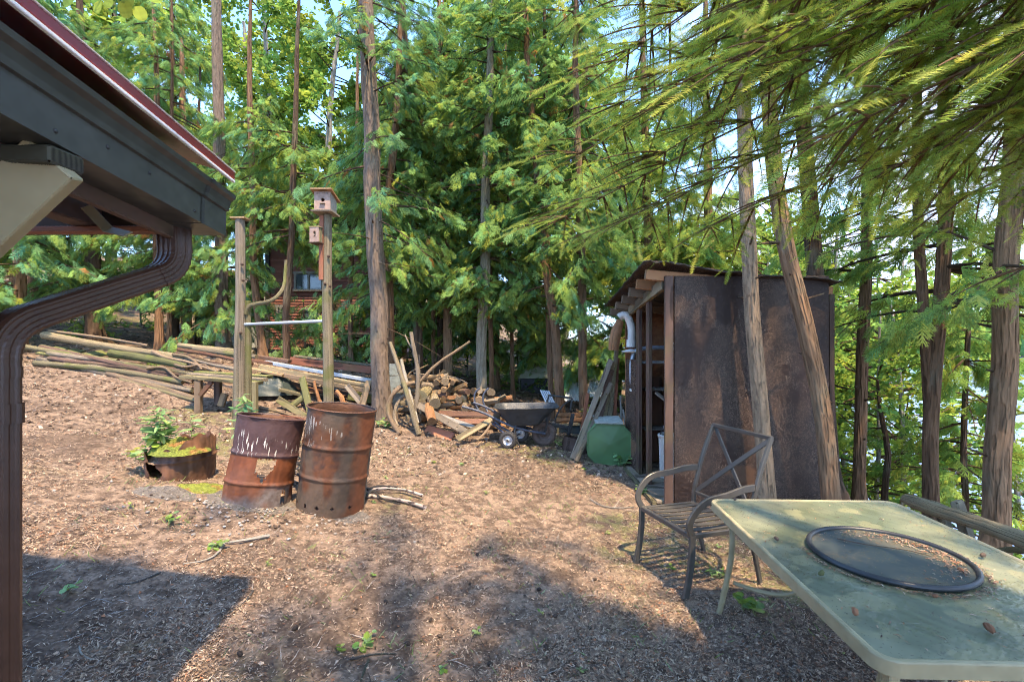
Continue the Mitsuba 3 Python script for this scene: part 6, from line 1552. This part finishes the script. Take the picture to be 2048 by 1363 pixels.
def legset(nm, b0, sg):                      # a bowed pair of legs with a curved stretcher between
    for a, e in ((.10, -1), (TW_ - .10, 1)):
        mb = MB(); P_ = curve([tp(a, b0, TZ - .04), tp(a + e * .005, b0 + sg * .05, .50), tp(a + e * .02, b0 + sg * .02, .28), tp(a + e * .055, b0 - sg * .04, 0)], 18); P_[-1][2] = float(gz(P_[-1][0], P_[-1][1])); mb.tube(P_, .0165, 10); mb.put(new(tb + '__leg'), 'm_cream_metal')
    mb = MB(); mb.tube(curve([tp(.115, b0 + sg * .02, .24), tp(.32, b0 + sg * .10, .215), tp(.42, b0 + sg * .16, .26), tp(.44, b0 + sg * .20, .42), tp(.44, b0 + sg * .22, TZ - .045)], 22), .013, 8); mb.put(new(tb + '__stretcher'), 'm_cream_metal')
    mb = MB(); mb.tube(curve([tp(TW_ - .115, b0 + sg * .02, .24), tp(TW_ - .32, b0 + sg * .10, .215), tp(TW_ - .42, b0 + sg * .16, .26), tp(TW_ - .44, b0 + sg * .20, .42), tp(TW_ - .44, b0 + sg * .22, TZ - .045)], 22), .013, 8); mb.put(new(tb + '__stretcher'), 'm_cream_metal')


legset('far', .10, 1); legset('near', TL_ - .10, -1)
for a in (.10, TW_ - .10):
    mb = MB(); mb.beam(tp(a, .08, TZ - .055), tp(a, TL_ - .08, TZ - .055), .03, .025); mb.put(new(tb + '__under_rail'), 'm_cream_metal')
for b in (.10, TL_ - .10, TL_ * .42):
    mb = MB(); mb.beam(tp(.09, b, TZ - .082), tp(TW_ - .09, b, TZ - .082), .03, .025); mb.put(new(tb + '__under_rail'), 'm_cream_metal')
mb = MB(); mb.beam(tp(.13, TL_ - .05, .40), tp(TW_ - .13, TL_ - .05, .40), .02, .045, (0, 0, 1)); mb.beam(tp(.055, TL_ - .035, .0), tp(.055, TL_ - .035, TZ - .045), .035, .035, (0, 1, 0)); mb.put(tb + '__end_frame', 'm_cream_metal')
ty = new('round_tray'); tag(ty, 'round black plastic tray holding rainwater stains and fallen needles on the table', 'tray')
TC = np.array([1.768, 2.262, TZ]); TR = .315
mb = MB(); t = np.linspace(0, 2 * np.pi, 97); mb.tube(np.stack([TC[0] + TR * np.cos(t), TC[1] + TR * np.sin(t), np.full(97, TZ + .014)], 1), .0125, 12, caps=False); mb.put(ty + '__lip', 'm_black_plastic')
mb = MB(); mb.lathe([(TR, .003), (TR - .012, .012), (TR - .02, .009), (0, .009)], 72, M=(np.eye(3), TC)); mb.put(ty + '__floor', 'm_tray_floor')

# ------------------------------------------------------------------ split rail fence on the right
sf = new('split_rail_fence'); tag(sf, 'old split rail fence along the top of the bank on the right', 'fence')
rf_ = np.random.default_rng(3)
mb = MB(); mb.tube(curve([at(1810, 997, 4.15), at(1900, 1027, 3.75), at(1985, 1056, 3.45), at(2100, 1100, 3.15), [3.75, 2.2, .36], [3.85, 1.0, .40]], 34), np.concatenate([[.046], np.full(33, .058)]), 9, k=8 * 64 + 3, jag=.09, rng=rf_); mb.put(sf + '__rail', 'm_wood')
mb = MB(); mb.tube(curve([at(1965, 1110, 3.62), at(2010, 1098, 3.5), at(2060, 1104, 3.35), [3.8, 2.4, .16]], 18), .020, 7, k=8 * 64 + 5, jag=.1, rng=rf_); mb.put(sf + '__rail_001', 'm_wood')
for i, (x, y, d, tx) in enumerate(((1935, 1000, 3.85, 30), (1902, 1012, 3.95, 16))):
    a = at(x - 22, y, d); b = at(x + tx, 1120, d - .1); b[2] = min(b[2], float(gz(b[0], b[1]))) - .1; mb = MB(); mb.beam(b, a, .10, .06, (.4, -1, 0), k=12 * 64 + 7 + i, ch=.012); mb.put(new(sf + '__post'), 'm_wood')
mb = MB(); mb.beam([3.82, 1.1, -.4], [3.8, 1.1, .55], .10, .08, (0, 1, 0), k=12 * 64 + 12); mb.put(new(sf + '__post'), 'm_wood')
# ------------------------------------------------------------------ trees beside and behind the camera whose boughs and shade the photo shows
RH = np.random.default_rng(91)
hk = new('hemlock_tree'); tag(hk, 'needled hemlock reaching in from the right with yellow-green boughs across the top', 'tree')
HB_ = np.array([2.75, -.10, float(gz(2.75, -.10))])
mb, hc, hr = trunk_mesh([HB_, HB_ + [.05, .05, 3], HB_ + [.0, .1, 9.5]], [.17, .15, .06], 5, 71, sides=16); mb.put(hk + '__trunk', 'm_bark')
ENDS = [(1215, 130, 2.7, .55), (1110, 55, 3.3, .5), (1330, 60, 2.3, .5), (1130, 330, 3.3, .45), (1290, 330, 2.9, .5), (1440, 160, 2.0, .4), (1600, 300, 1.75, .4), (1740, 360, 2.1, .5), (1760, 120, 1.7, .35), (1860, 430, 2.3, .5),
        (1930, 250, 1.75, .35), (1980, 560, 2.3, .45), (1545, 30, 1.9, .35), (1390, 240, 2.5, .45), (1210, 230, 3.0, .45), (2010, 130, 1.5, .3), (1680, 230, 2.0, .4), (1100, 450, 3.6, .45), (1220, 460, 3.3, .4), (1380, 470, 3.0, .35), (1160, 180, 2.9, .45), (1340, 150, 2.5, .45), (1450, 60, 2.2, .4), (1530, 190, 2.1, .4), (1640, 60, 1.8, .35), (1800, 40, 1.7, .3), (1880, 160, 1.8, .35), (1990, 300, 1.9, .35), (1700, 300, 2.4, .4), (1840, 320, 2.3, .4), (1280, 250, 2.8, .4), (2040, 40, 1.4, .3), (1240, 20, 2.6, .4)]
lm = MB(); P_, D_2, S_ = [], [], []
for (x, y, d, rise) in ENDS:
    d *= .70; e = at(x, y, d); s0 = np.array([np.interp(e[2] + rise * .7 + .1, hc[:, 2], hc[:, i]) for i in range(3)]) + RH.normal(0, .03, 3)
    m = s0 * .45 + e * .55 + [0, 0, rise * .38]; c = curve([s0, m, e], 34); L = np.linalg.norm(np.diff(c, axis=0), axis=1).sum()
    lm.tube(c, np.linspace(.010, .002, 34), 6, k=5 * 64 + int(RH.integers(64)), caps=False)
    tan = nrm(np.gradient(c, axis=0))
    for b in range(int(15 + L * 10)):
        t = RH.uniform(.30, 1.0) ** .85; i = min(int(t * 33), 32); o = c[i]; tg = tan[i]; sd = RH.choice([-1, 1])
        lat = nrm(np.cross(tg, [0, 0, 1.0])) * sd
        bl = RH.uniform(.16, .60) * (1.15 - .62 * t) + .06; bd = nrm(tg * RH.uniform(.15, .9) + lat * RH.uniform(.7, 1.2) + [0, 0, RH.uniform(-.28, .06)])
        q = o + np.linspace(0, 1, 6)[:, None] * bl * bd; q[:, 2] -= .16 * bl * np.linspace(0, 1, 6) ** 2
        lm.tube(q, np.linspace(.0045, .0015, 6), 4, k=5 * 64 + int(RH.integers(64)), caps=False)
        nt = max(2, int(bl / .042))
        for j in range(nt):
            f = (j + .7) / nt; pp = q[0] + (q[-1] - q[0]) * f; s2 = RH.choice([-1, 1]); l2 = nrm(np.cross(bd, [0, 0, 1.0])) * s2
            P_.append(pp); D_2.append(nrm(bd * .8 + l2 * RH.uniform(.45, 1.0) + [0, 0, RH.uniform(-.25, .08)])); S_.append(RH.uniform(.07, .135) * (1.2 - .45 * f))
        P_.append(q[-1] - bd * .02); D_2.append(nrm(bd + [0, 0, -.2])); S_.append(RH.uniform(.12, .20))
lm.put(hk + '__boughs', 'm_bark', kind='stuff')
P_, D_2, S_ = np.array(P_), np.array(D_2), np.array(S_); n_ = len(P_); w = RH.integers(0, 3, n_)
R = frames(D_2, np.array([0, 0, 1.0]), RH.normal(0, .35, n_)); K = kcodes(RH, ((2, 6), (8, 3), (7, 2)), n_)
put_leaves(hk + '__crown', [scatter(NEEDLED[i], R[w == i], S_[w == i], P_[w == i], K[w == i]) for i in range(3)])
# its upper crown, over the frame
conifer_key = hk
_u = []
for i in range(130):
    z = RH.uniform(4.2, 9.0); a = RH.uniform(0, 6.28); r = RH.uniform(.2, 1) ** .6 * (2.3 - .22 * (z - 4.2)); _u.append((2.75 + r * math.cos(a), r * math.sin(a), z, a))
_u = np.array(_u); R = frames(np.stack([np.cos(_u[:, 3]), np.sin(_u[:, 3]), np.full(len(_u), -.2)], 1), np.array([0, 0, 1.0]), RH.normal(0, .5, len(_u)))
put_leaves(hk + '__upper_crown', [scatter(SPRAY[0], R, RH.uniform(.35, .6, len(_u)), _u[:, :3], kcodes(RH, ((2, 1), (7, 1)), len(_u)))])

tree_shade = new('hemlock_tree'); tag(tree_shade, 'hemlock beside the fence off the right edge, shading the shed', 'tree')
conifer(tree_shade, [np.array([4.5, 1.5, gz(4.5, 1.5)]), np.array([4.45, 1.6, 4.5]), np.array([4.4, 1.7, 10.0])], [.15, .12, .05], 5, 641, 4.6, 9.6, (2.1, 1.3), 60, 330, (.3, .5), YEL, SPRAY)
mp = 'leafy maple standing behind the cabin with a bright twig over the roof'
leafy_tree(mp, -1.3, -2.3, 9.6, .14, 3.0, 44, 480, 610, .52, name='maple_tree', size=(.3, .5), codes=((8, 1),))
leafy_tree('hardwood behind the camera dappling the yard floor with shade', .4, -1.0, 10.5, .12, 2.9, 40, 75, 611, .52, name='maple_tree', size=(.22, .42), codes=((3, 1),))
mk = 'maple_tree'
for k_ in (k for k in list(labels) if labels[k].get('label') == mp): mk = k_
V, F, U = [], [], []
LEAF1 = []
for s_ in range(3):
    r = np.random.default_rng(700 + s_); t = np.linspace(0, np.pi, 7); half = np.stack([.5 - .5 * np.cos(t), .42 * np.sin(t) ** .8], 1); pts = np.vstack([np.column_stack([half, np.zeros(7) + .04]), np.column_stack([half[1:-1] * [1, -1], np.zeros(5) + .04])]); pts[[0, 6], 2] = 0
    mid = np.array([[.25, 0, 0], [.5, 0, 0], [.75, 0, 0]]); pts = np.vstack([pts, mid]); f = [[0, 1, 12], [1, 2, 12], [2, 13, 12], [2, 3, 13], [3, 4, 13], [4, 14, 13], [4, 5, 14], [5, 6, 14], [0, 12, 7], [7, 12, 8], [8, 12, 13], [8, 13, 9], [9, 13, 10], [10, 13, 14], [10, 14, 11], [11, 14, 6]]
    pts[:, 2] -= .12 * pts[:, 0] ** 2; LEAF1.append((pts, np.array(f), pts[:, 0]))
lf = []
for x, y, d, s_, a in ((196, 2, 2.2, .052, 3.6), (222, -2, 2.25, .04, 4.4), (247, 2, 2.2, .060, 4.9), (274, 12, 2.22, .056, 5.1), (262, -8, 2.2, .05, 4.2), (54, 14, 2.4, .060, 4.2), (36, 4, 2.4, .05, 3.4), (70, 12, 2.42, .055, 5.2), (300, -14, 2.3, .06, 5.6), (150, -12, 2.2, .06, 3.9)):
    lf.append((at(x, y, d), [math.cos(a), RH.normal(0, .3), math.sin(a)], s_ * 1.25))
P_ = np.array([l[0] for l in lf]); R = frames(np.array([l[1] for l in lf]), np.array([0, -1.0, .4]), RH.normal(0, .3, len(lf)))
put_leaves(mk + '__low_twig_leaves', [scatter(LEAF1[0], R, [l[2] for l in lf], P_, kcodes(RH, ((8, 1),), len(lf)))])
mb = MB(); mb.tube(curve([[-1.3, -2.2, 5.2], [-1.6, .3, 4.6], at(120, -40, 2.3), at(240, -16, 2.2), at(300, -20, 2.3)], 20), np.linspace(.025, .003, 20), 6, k=2 * 64); mb.put(mk + '__low_bough', 'm_bark')

# ------------------------------------------------------------------ forest floor litter
RL = np.random.default_rng(123)


def strip_proto(bend, w=.09, taper=.6):
    x = np.array([0, .5, 1.0]); z = bend * (x * (1 - x)) * 4
    v = np.array([[0, 0, 0], [.5, w, z[1]], [.5, -w, z[1]], [1, 0, 0]]) - [.5, 0, 0]
    return v, np.array([[0, 2, 1], [2, 3, 1]]), v[:, 0]


def flake_proto(seed):
    r = np.random.default_rng(seed); t = np.linspace(0, 2 * np.pi, 6)[:-1] + r.normal(0, .25, 5); v = np.stack([np.cos(t) * .5, np.sin(t) * .32, r.normal(0, .09, 5)], 1)
    return v, np.array([[0, 1, 2], [0, 2, 3], [0, 3, 4]]), v[:, 0]


def litter(key, n, dlo, dhi, protos, size, codes, label, power=1.0, tilt_=.32, xr=1.12, lift=.004, clump=0.0):
    d = dlo * (dhi / dlo) ** (RL.random(n) ** power); x = RL.uniform(-xr, xr, n) * d + 0
    x = np.where(x > 4.6, RL.uniform(-4, 4, n), x)
    if clump:
        m = meshkit.fbm(np.stack([x * 1.3, d * 1.3, 0 * d], -1), 3, 17); ok = RL.random(n) < np.clip((m - .5 + clump) * 5, .05 if clump < 0 else .12, 1); x, d = x[ok], d[ok]; n = len(x)
    keep = ~((x > X0 - .1) & (x < X1) & (d > Y0) & (d < Y1)); x, d = x[keep], d[keep]; n = len(x)
    a = RL.uniform(0, 2 * np.pi, n); u = np.stack([RL.normal(0, tilt_, n), RL.normal(0, tilt_, n), np.ones(n)], 1)
    R = frames(np.stack([np.cos(a), np.sin(a), RL.normal(0, tilt_ * .8, n)], 1), nrm(u), np.zeros(n)); S = RL.uniform(*size, n) * (1 + .10 * np.maximum(d - 3, 0))
    P = np.stack([x, d, gz(x, d) + lift + RL.uniform(0, .008, n)], 1); K = kcodes(RL, codes, n); w = RL.integers(0, len(protos), n)
    V, F, U, o = [], [], [], 0
    for i in range(len(protos)):
        v, f, uu = scatter(protos[i], R[w == i], S[w == i], P[w == i], K[w == i]); V.append(v); F.append(f + o); U.append(uu); o += len(v)
    scene[key] = mikit.ply((np.vstack(V), np.vstack(F)), 'm_litter', smooth=False, uv=np.vstack(U)); tag(key, label, kind='stuff')


litter('needle_litter', 260000, 1.4, 8.5, [strip_proto(.10), strip_proto(-.12), strip_proto(.2, .06)], (.012, .034), ((0, 5), (1, 4), (3, 4), (4, 1), (2, 2), (7, 1)), 'dry brown needles carpeting the yard floor', clump=.13)
litter('leaf_litter', 62000, 1.4, 9.5, [flake_proto(i) for i in range(4)], (.007, .022), ((0, 3), (1, 4), (2, 4), (3, 1), (7, 2), (6, 2)), 'broken dry leaves and bark flakes over the yard floor', clump=.08)
litter('dead_leaves', 9000, 5.2, 13, [flake_proto(10 + i) for i in range(3)], (.028, .050), ((1, 3), (2, 4), (6, 2), (3, 1), (4, 1)), 'dark dead leaves drifted under the trees at the back', power=.8, tilt_=.5)
litter('leaf_drift', 15000, 1.5, 7.5, [flake_proto(20 + i) for i in range(3)], (.016, .034), ((1, 3), (2, 4), (6, 2), (7, 2), (3, 1)), 'drifts of brown broken leaves in the hollows of the yard', tilt_=.45, clump=-.06)
litter('twig_litter', 2600, 1.5, 8, [strip_proto(.05, .018), strip_proto(-.08, .022)], (.07, .16), ((2, 3), (6, 2), (4, 2), (1, 1)), 'short broken twigs scattered on the yard floor', tilt_=.12, lift=.008)

# stones and ash lumps round the barrels
ico = trimesh.creation.icosphere(1)
def pebble(seed):
    r = np.random.default_rng(seed); v = np.array(ico.vertices) * (1 + r.normal(0, .16, (len(ico.vertices), 1))) * [1, .8, .55]; return v, np.array(ico.faces), v[:, 0]
n = 260; x = -2.15 + RL.normal(0, .55, n); y = 3.78 + RL.normal(0, .22, n)
R = np.stack([rotz(a) for a in RL.uniform(0, 6.28, n)]); v, f, u = scatter(pebble(1), R, RL.uniform(.004, .015, n), np.stack([x, y, gz(x, y) + .012], 1), kcodes(RL, ((4, 3), (8, 1), (2, 2)), n))
scene['stones'] = mikit.ply((v, f), 'm_litter', smooth=False, uv=u); tag('stones', 'small pale stones and clinker in the ash before the barrels', kind='stuff')

# sparse grass
def grass(key, n, spots, label, h=(.03, .075)):
    c = spots[RL.integers(0, len(spots), n)] + RL.normal(0, .10, (n, 2)); a = RL.uniform(0, 6.28, n); up = RL.uniform(.5, 1.4, n)
    R = frames(np.stack([np.cos(a), np.sin(a), up], 1), np.stack([np.cos(a + 1.5), np.sin(a + 1.5), 0 * a], 1), RL.normal(0, .3, n)); pr = (np.array([[0, -.03, 0], [0, .03, 0], [.55, .022, .03], [.55, -.022, .03], [1, 0, -.02]]), np.array([[0, 3, 2], [0, 2, 1], [3, 4, 2]]), np.array([0, 0, .5, .5, 1]))
    put_leaves(key, [scatter(pr, R, RL.uniform(*h, n), np.column_stack([c, gz(c[:, 0], c[:, 1])]), kcodes(RL, ((6, 2), (3, 2), (9, 2)), n))]); tag(key, label, kind='stuff')


_sp = np.column_stack([RL.uniform(-3.6, 2.4, 150), RL.uniform(1.9, 6.6, 150)]); _sp = _sp[np.abs(_sp[:, 0]) < _sp[:, 1] * 1.05]
grass('sparse_grass', 2600, _sp, 'thin green grass sprouting through the needles')
_c2 = np.array([G(*p)[:2] for p in ((640, 722), (625, 720), (655, 716), (610, 716))]); grass('grass_clump', 260, _c2, 'bright long-bladed grass beyond the lumber pile', (.25, .55))

# seedlings and weeds
LEAFP = (LEAF1[0][0] * [1, .8, 1], LEAF1[0][1], LEAF1[0][2]); NARROW = (LEAF1[1][0] * [1, .28, 1], LEAF1[1][1], LEAF1[1][2])


def weed(label, cat, p, stems, h, leaf, nl, proto, codes, grp=None, spread=.06, droop=.3, name='weed'):
    leaf *= 1.35 if h > .1 else 1.0
    k = new(name); tag(k, label, cat, grp); mb = MB(); P, D, S = [], [], []
    for s_ in range(stems):
        o = np.asarray(p) + np.append(RL.normal(0, spread * .5, 2), 0); tp_ = o + np.append(RL.normal(0, spread, 2) + 0, h * RL.uniform(.75, 1.1)); c = curve([o, (o + tp_) / 2 + RL.normal(0, spread * .15, 3), tp_], 8); mb.tube(c, np.linspace(.003, .0012, 8), 5, k=6 * 64 + s_, caps=False)
        for i in range(nl):
            f = .25 + .75 * (i + .5) / nl; a = i * 2.4 + RL.uniform(-.4, .4); P.append(np.array([np.interp(f, np.linspace(0, 1, 8), c[:, q]) for q in range(3)])); D.append([math.cos(a), math.sin(a), RL.uniform(-droop, .5)]); S.append(leaf * RL.uniform(.7, 1.15) * (1.15 - .5 * f))
    v, f, u = mb.arrays(); n = len(P); R = frames(np.array(D, float), np.array([0, 0, 1.0]), RL.normal(0, .25, n)); put_leaves(k, [(v, f, u), scatter(proto, R, np.array(S), np.array(P), kcodes(RL, codes, n))]); labels[k] = {x: y for x, y in dict(label=label, category=cat, group=grp).items() if y}


for i in range(26):
    d = RL.uniform(1.9, 6.4); x = RL.uniform(-.95, .55) * d; g = np.array([x, d, gz(x, d)])
    weed('small green seedling sprouting from the needle floor', 'seedling', g, 1, RL.uniform(.02, .05), RL.uniform(.025, .05), int(RL.integers(3, 7)), LEAFP, ((6, 2), (3, 2)), 'green seedlings on the yard floor', .02, name='seedling')
for lb, px, st, h, lf_, nl, pr in (('leafy weed standing before the chair leg and table', (1492, 1222), 5, .10, .07, 5, LEAFP), ('ferny weed under the chair seat', (1428, 1155), 4, .09, .055, 5, NARROW), ('broad green weed near the bottom edge left of centre', (728, 1300), 3, .04, .055, 4, LEAFP), ('bright weed at the foot of the stout spruce', (778, 856), 5, .12, .07, 5, LEAFP),
                             ('weed growing at the foot of the shed floor', (1284, 988), 4, .08, .06, 5, LEAFP), ('green weed under the forked twig', (436, 1095), 3, .05, .06, 4, LEAFP), ('weeds climbing at the front of the green bin', (1240, 932), 4, .16, .07, 5, LEAFP), ('weed beside the wheelbarrow wheel', (1122, 892), 4, .10, .06, 5, LEAFP), ('leafy weed left of the leaning boards by the shed', (1176, 862), 3, .45, .10, 6, LEAFP),
                             ('seedling in the shaded lower left ground', (340, 1045), 3, .05, .05, 4, LEAFP), ('pale weed by the left border of the shaded ground', (118, 1180), 2, .04, .05, 4, LEAFP), ('weed between the spruce and the tall barrel', (757, 850), 4, .10, .06, 5, LEAFP)):
    weed(lb, 'weed', G(*px), st, h, lf_, nl, pr, ((6, 3), (3, 2)), None, .05)
B0 = STUB + [0, 0, .27]
weed('tall weed with narrow drooping leaves growing in the barrel stub', 'weed', B0 + [-.16, -.08, 0], 3, .50, .13, 18, NARROW, ((6, 1),), None, .03, .7)
weed('broad-leaved pale green weed in the barrel stub', 'weed', B0 + [-.12, -.10, -.02], 4, .30, .12, 7, LEAFP, ((6, 1),), None, .06)
weed('sprig with flat pale leaves at the right of the barrel stub', 'weed', B0 + [.13, -.05, .05], 1, .26, .11, 7, LEAFP, ((6, 1),), None, .02, .1)
weed('low pale weed spilling over the left edge of the barrel stub', 'weed', B0 + [-.25, -.13, -.08], 6, .13, .07, 6, LEAFP, ((6, 2), (8, 1)), None, .08)
weed('bushy light weed against the moss in the barrel stub', 'weed', B0 + [-.02, -.12, .02], 5, .12, .06, 7, LEAFP, ((6, 2), (8, 1)), None, .07)
for i in range(3):
    o = B0 + [-.06 + .05 * i, .05, 0]; k = new('dry_stalk'); mb = MB(); mb.tube(curve([o, o + [.02 * (i - 1), 0, .28], o + [.10 * (i - 1), 0, .52 - .08 * i]], 8), .002, 4, k=2 * 64 + i); mb.put(k, 'm_wood'); tag(k, 'thin dry stalk rising from the barrel stub', 'stalk', 'dry stalks in the barrel stub')
fs = at(484, 828, 4.45); weed('bluish spruce seedling rising behind the rim of the middle barrel', 'seedling', fs + [0, 0, -.30], 1, .48, .13, 46, NARROW, ((6, 1), (1, 1)), None, .01, .5, name='spruce_seedling')

# cones
def cone_mesh(seed):
    m = trimesh.creation.icosphere(2); v = np.array(m.vertices); r = np.random.default_rng(seed); t = np.arctan2(v[:, 1], v[:, 0]); s_ = 1 + .16 * np.sin(8 * t + 7 * v[:, 2]) * np.sin(11 * v[:, 2] + 3 * t) + r.normal(0, .05, len(v)); return v * s_[:, None] * [.72, .72, 1.15], np.array(m.faces)


CV, CF = cone_mesh(2)
def cone(label, p, s_, code, grp):
    k = new('pine_cone'); R = rotz(RL.uniform(0, 6.28)) @ rotx(RL.uniform(1.0, 1.6)); scene[k] = mikit.ply((CV @ R.T * s_ + p, CF), 'm_litter', smooth=True, uv=np.stack([np.full(len(CV), code * 64 + RL.integers(64) + .5), CV[:, 2]], 1)); tag(k, label, 'pine cone', grp)


for i, (x, y) in enumerate(((1110, 1235), (1092, 1298), (862, 1242), (905, 1258), (940, 1168), (772, 1205), (713, 1218), (1078, 1180), (880, 1275), (1010, 1122), (815, 1290), (955, 1110), (1040, 1070), (980, 1330), (1105, 1345), (660, 1300), (590, 1260), (480, 1310), (1210, 1290), (1260, 1230), (1190, 1160), (740, 1120), (610, 1140), (420, 1210))):
    g = G(x, y); cone('small dark cone lying on the needle floor', g + [0, 0, .010], RL.uniform(.011, .017), 6 if i % 3 else 2, 'cones on the yard floor')
CT = 'cones on the patio table'
for lb, x, y, s_, code in (('brown cone on the table before the tray, nearest the chair', 1553, 1077, .013, 2), ('yellowish cone on the table edge left of the tray', 1643, 1146, .014, 5), ('red-brown cone on the near left part of the glass', 1710, 1223, .014, 7), ('orange scale cone on the glass near the bottom right', 1979, 1256, .016, 7), ('brown cone at the far left corner of the table', 1470, 998, .012, 2), ('dark cone by the right far edge of the table', 1966, 1110, .014, 2), ('reddish cone inside the tray near its right lip', 1922, 1140, .012, 7), ('brown cone before the right side of the tray', 1870, 1192, .010, 7)):
    d = FPX * (EYE - TZ - .010) / (y - 681); cone(lb, at(x, y, d) + [0, 0, .004], s_, code, CT)
# needles on the table, gathered round and in the tray
n = 900; a = RL.uniform(0, 6.28, n); rr_ = TR + .022 + np.abs(RL.normal(0, .018, n)); front = (np.sin(a) < .3); a = a[front]; rr_ = rr_[front]; n = len(a)
x, y = TC[0] + rr_ * np.cos(a), TC[1] + rr_ * np.sin(a); z = np.full(n, TZ + .001)
n2 = 560; a2 = RL.normal(.2, .9, n2); r2 = TR - .03 - np.abs(RL.normal(0, .05, n2)); x = np.append(x, TC[0] + r2 * np.cos(a2)); y = np.append(y, TC[1] + r2 * np.sin(a2)); z = np.append(z, np.full(n2, TZ + .012))
n3 = 260; q = np.array([tp(u, v, 0) for u, v in zip(RL.uniform(.05, TW_ - .05, n3), RL.uniform(.05, TL_ - .05, n3))]); ok = np.hypot(q[:, 0] - TC[0], q[:, 1] - TC[1]) > TR + .03; x = np.append(x, q[ok, 0]); y = np.append(y, q[ok, 1]); z = np.append(z, np.full(ok.sum(), TZ))
n = len(x); an = RL.uniform(0, 6.28, n); R = frames(np.stack([np.cos(an), np.sin(an), RL.normal(0, .12, n)], 1), np.array([0, 0, 1.0]), RL.normal(0, .2, n)); v, f, u = scatter(strip_proto(.12, .10), R, RL.uniform(.012, .032, n), np.stack([x, y, z + .002], 1), kcodes(RL, ((0, 2), (1, 3), (7, 3), (2, 2), (5, 1)), n))
scene['table_litter'] = mikit.ply((v, f), 'm_litter', smooth=False, uv=u); tag('table_litter', 'rusty needles and scales gathered round the tray on the table', kind='stuff')
ground_stick  # twig lying in the tray
k = new('tray_twig'); mb = MB(); mb.tube(curve([TC + [-.12, .17, .018], TC + [.0, .09, .017], TC + [.14, .02, .018], TC + [.2, -.06, .017]], 14), np.linspace(.003, .0015, 14), 5, k=9 * 64); mb.put(k, 'm_wood'); tag(k, 'thin twig lying across the black tray', 'twig')
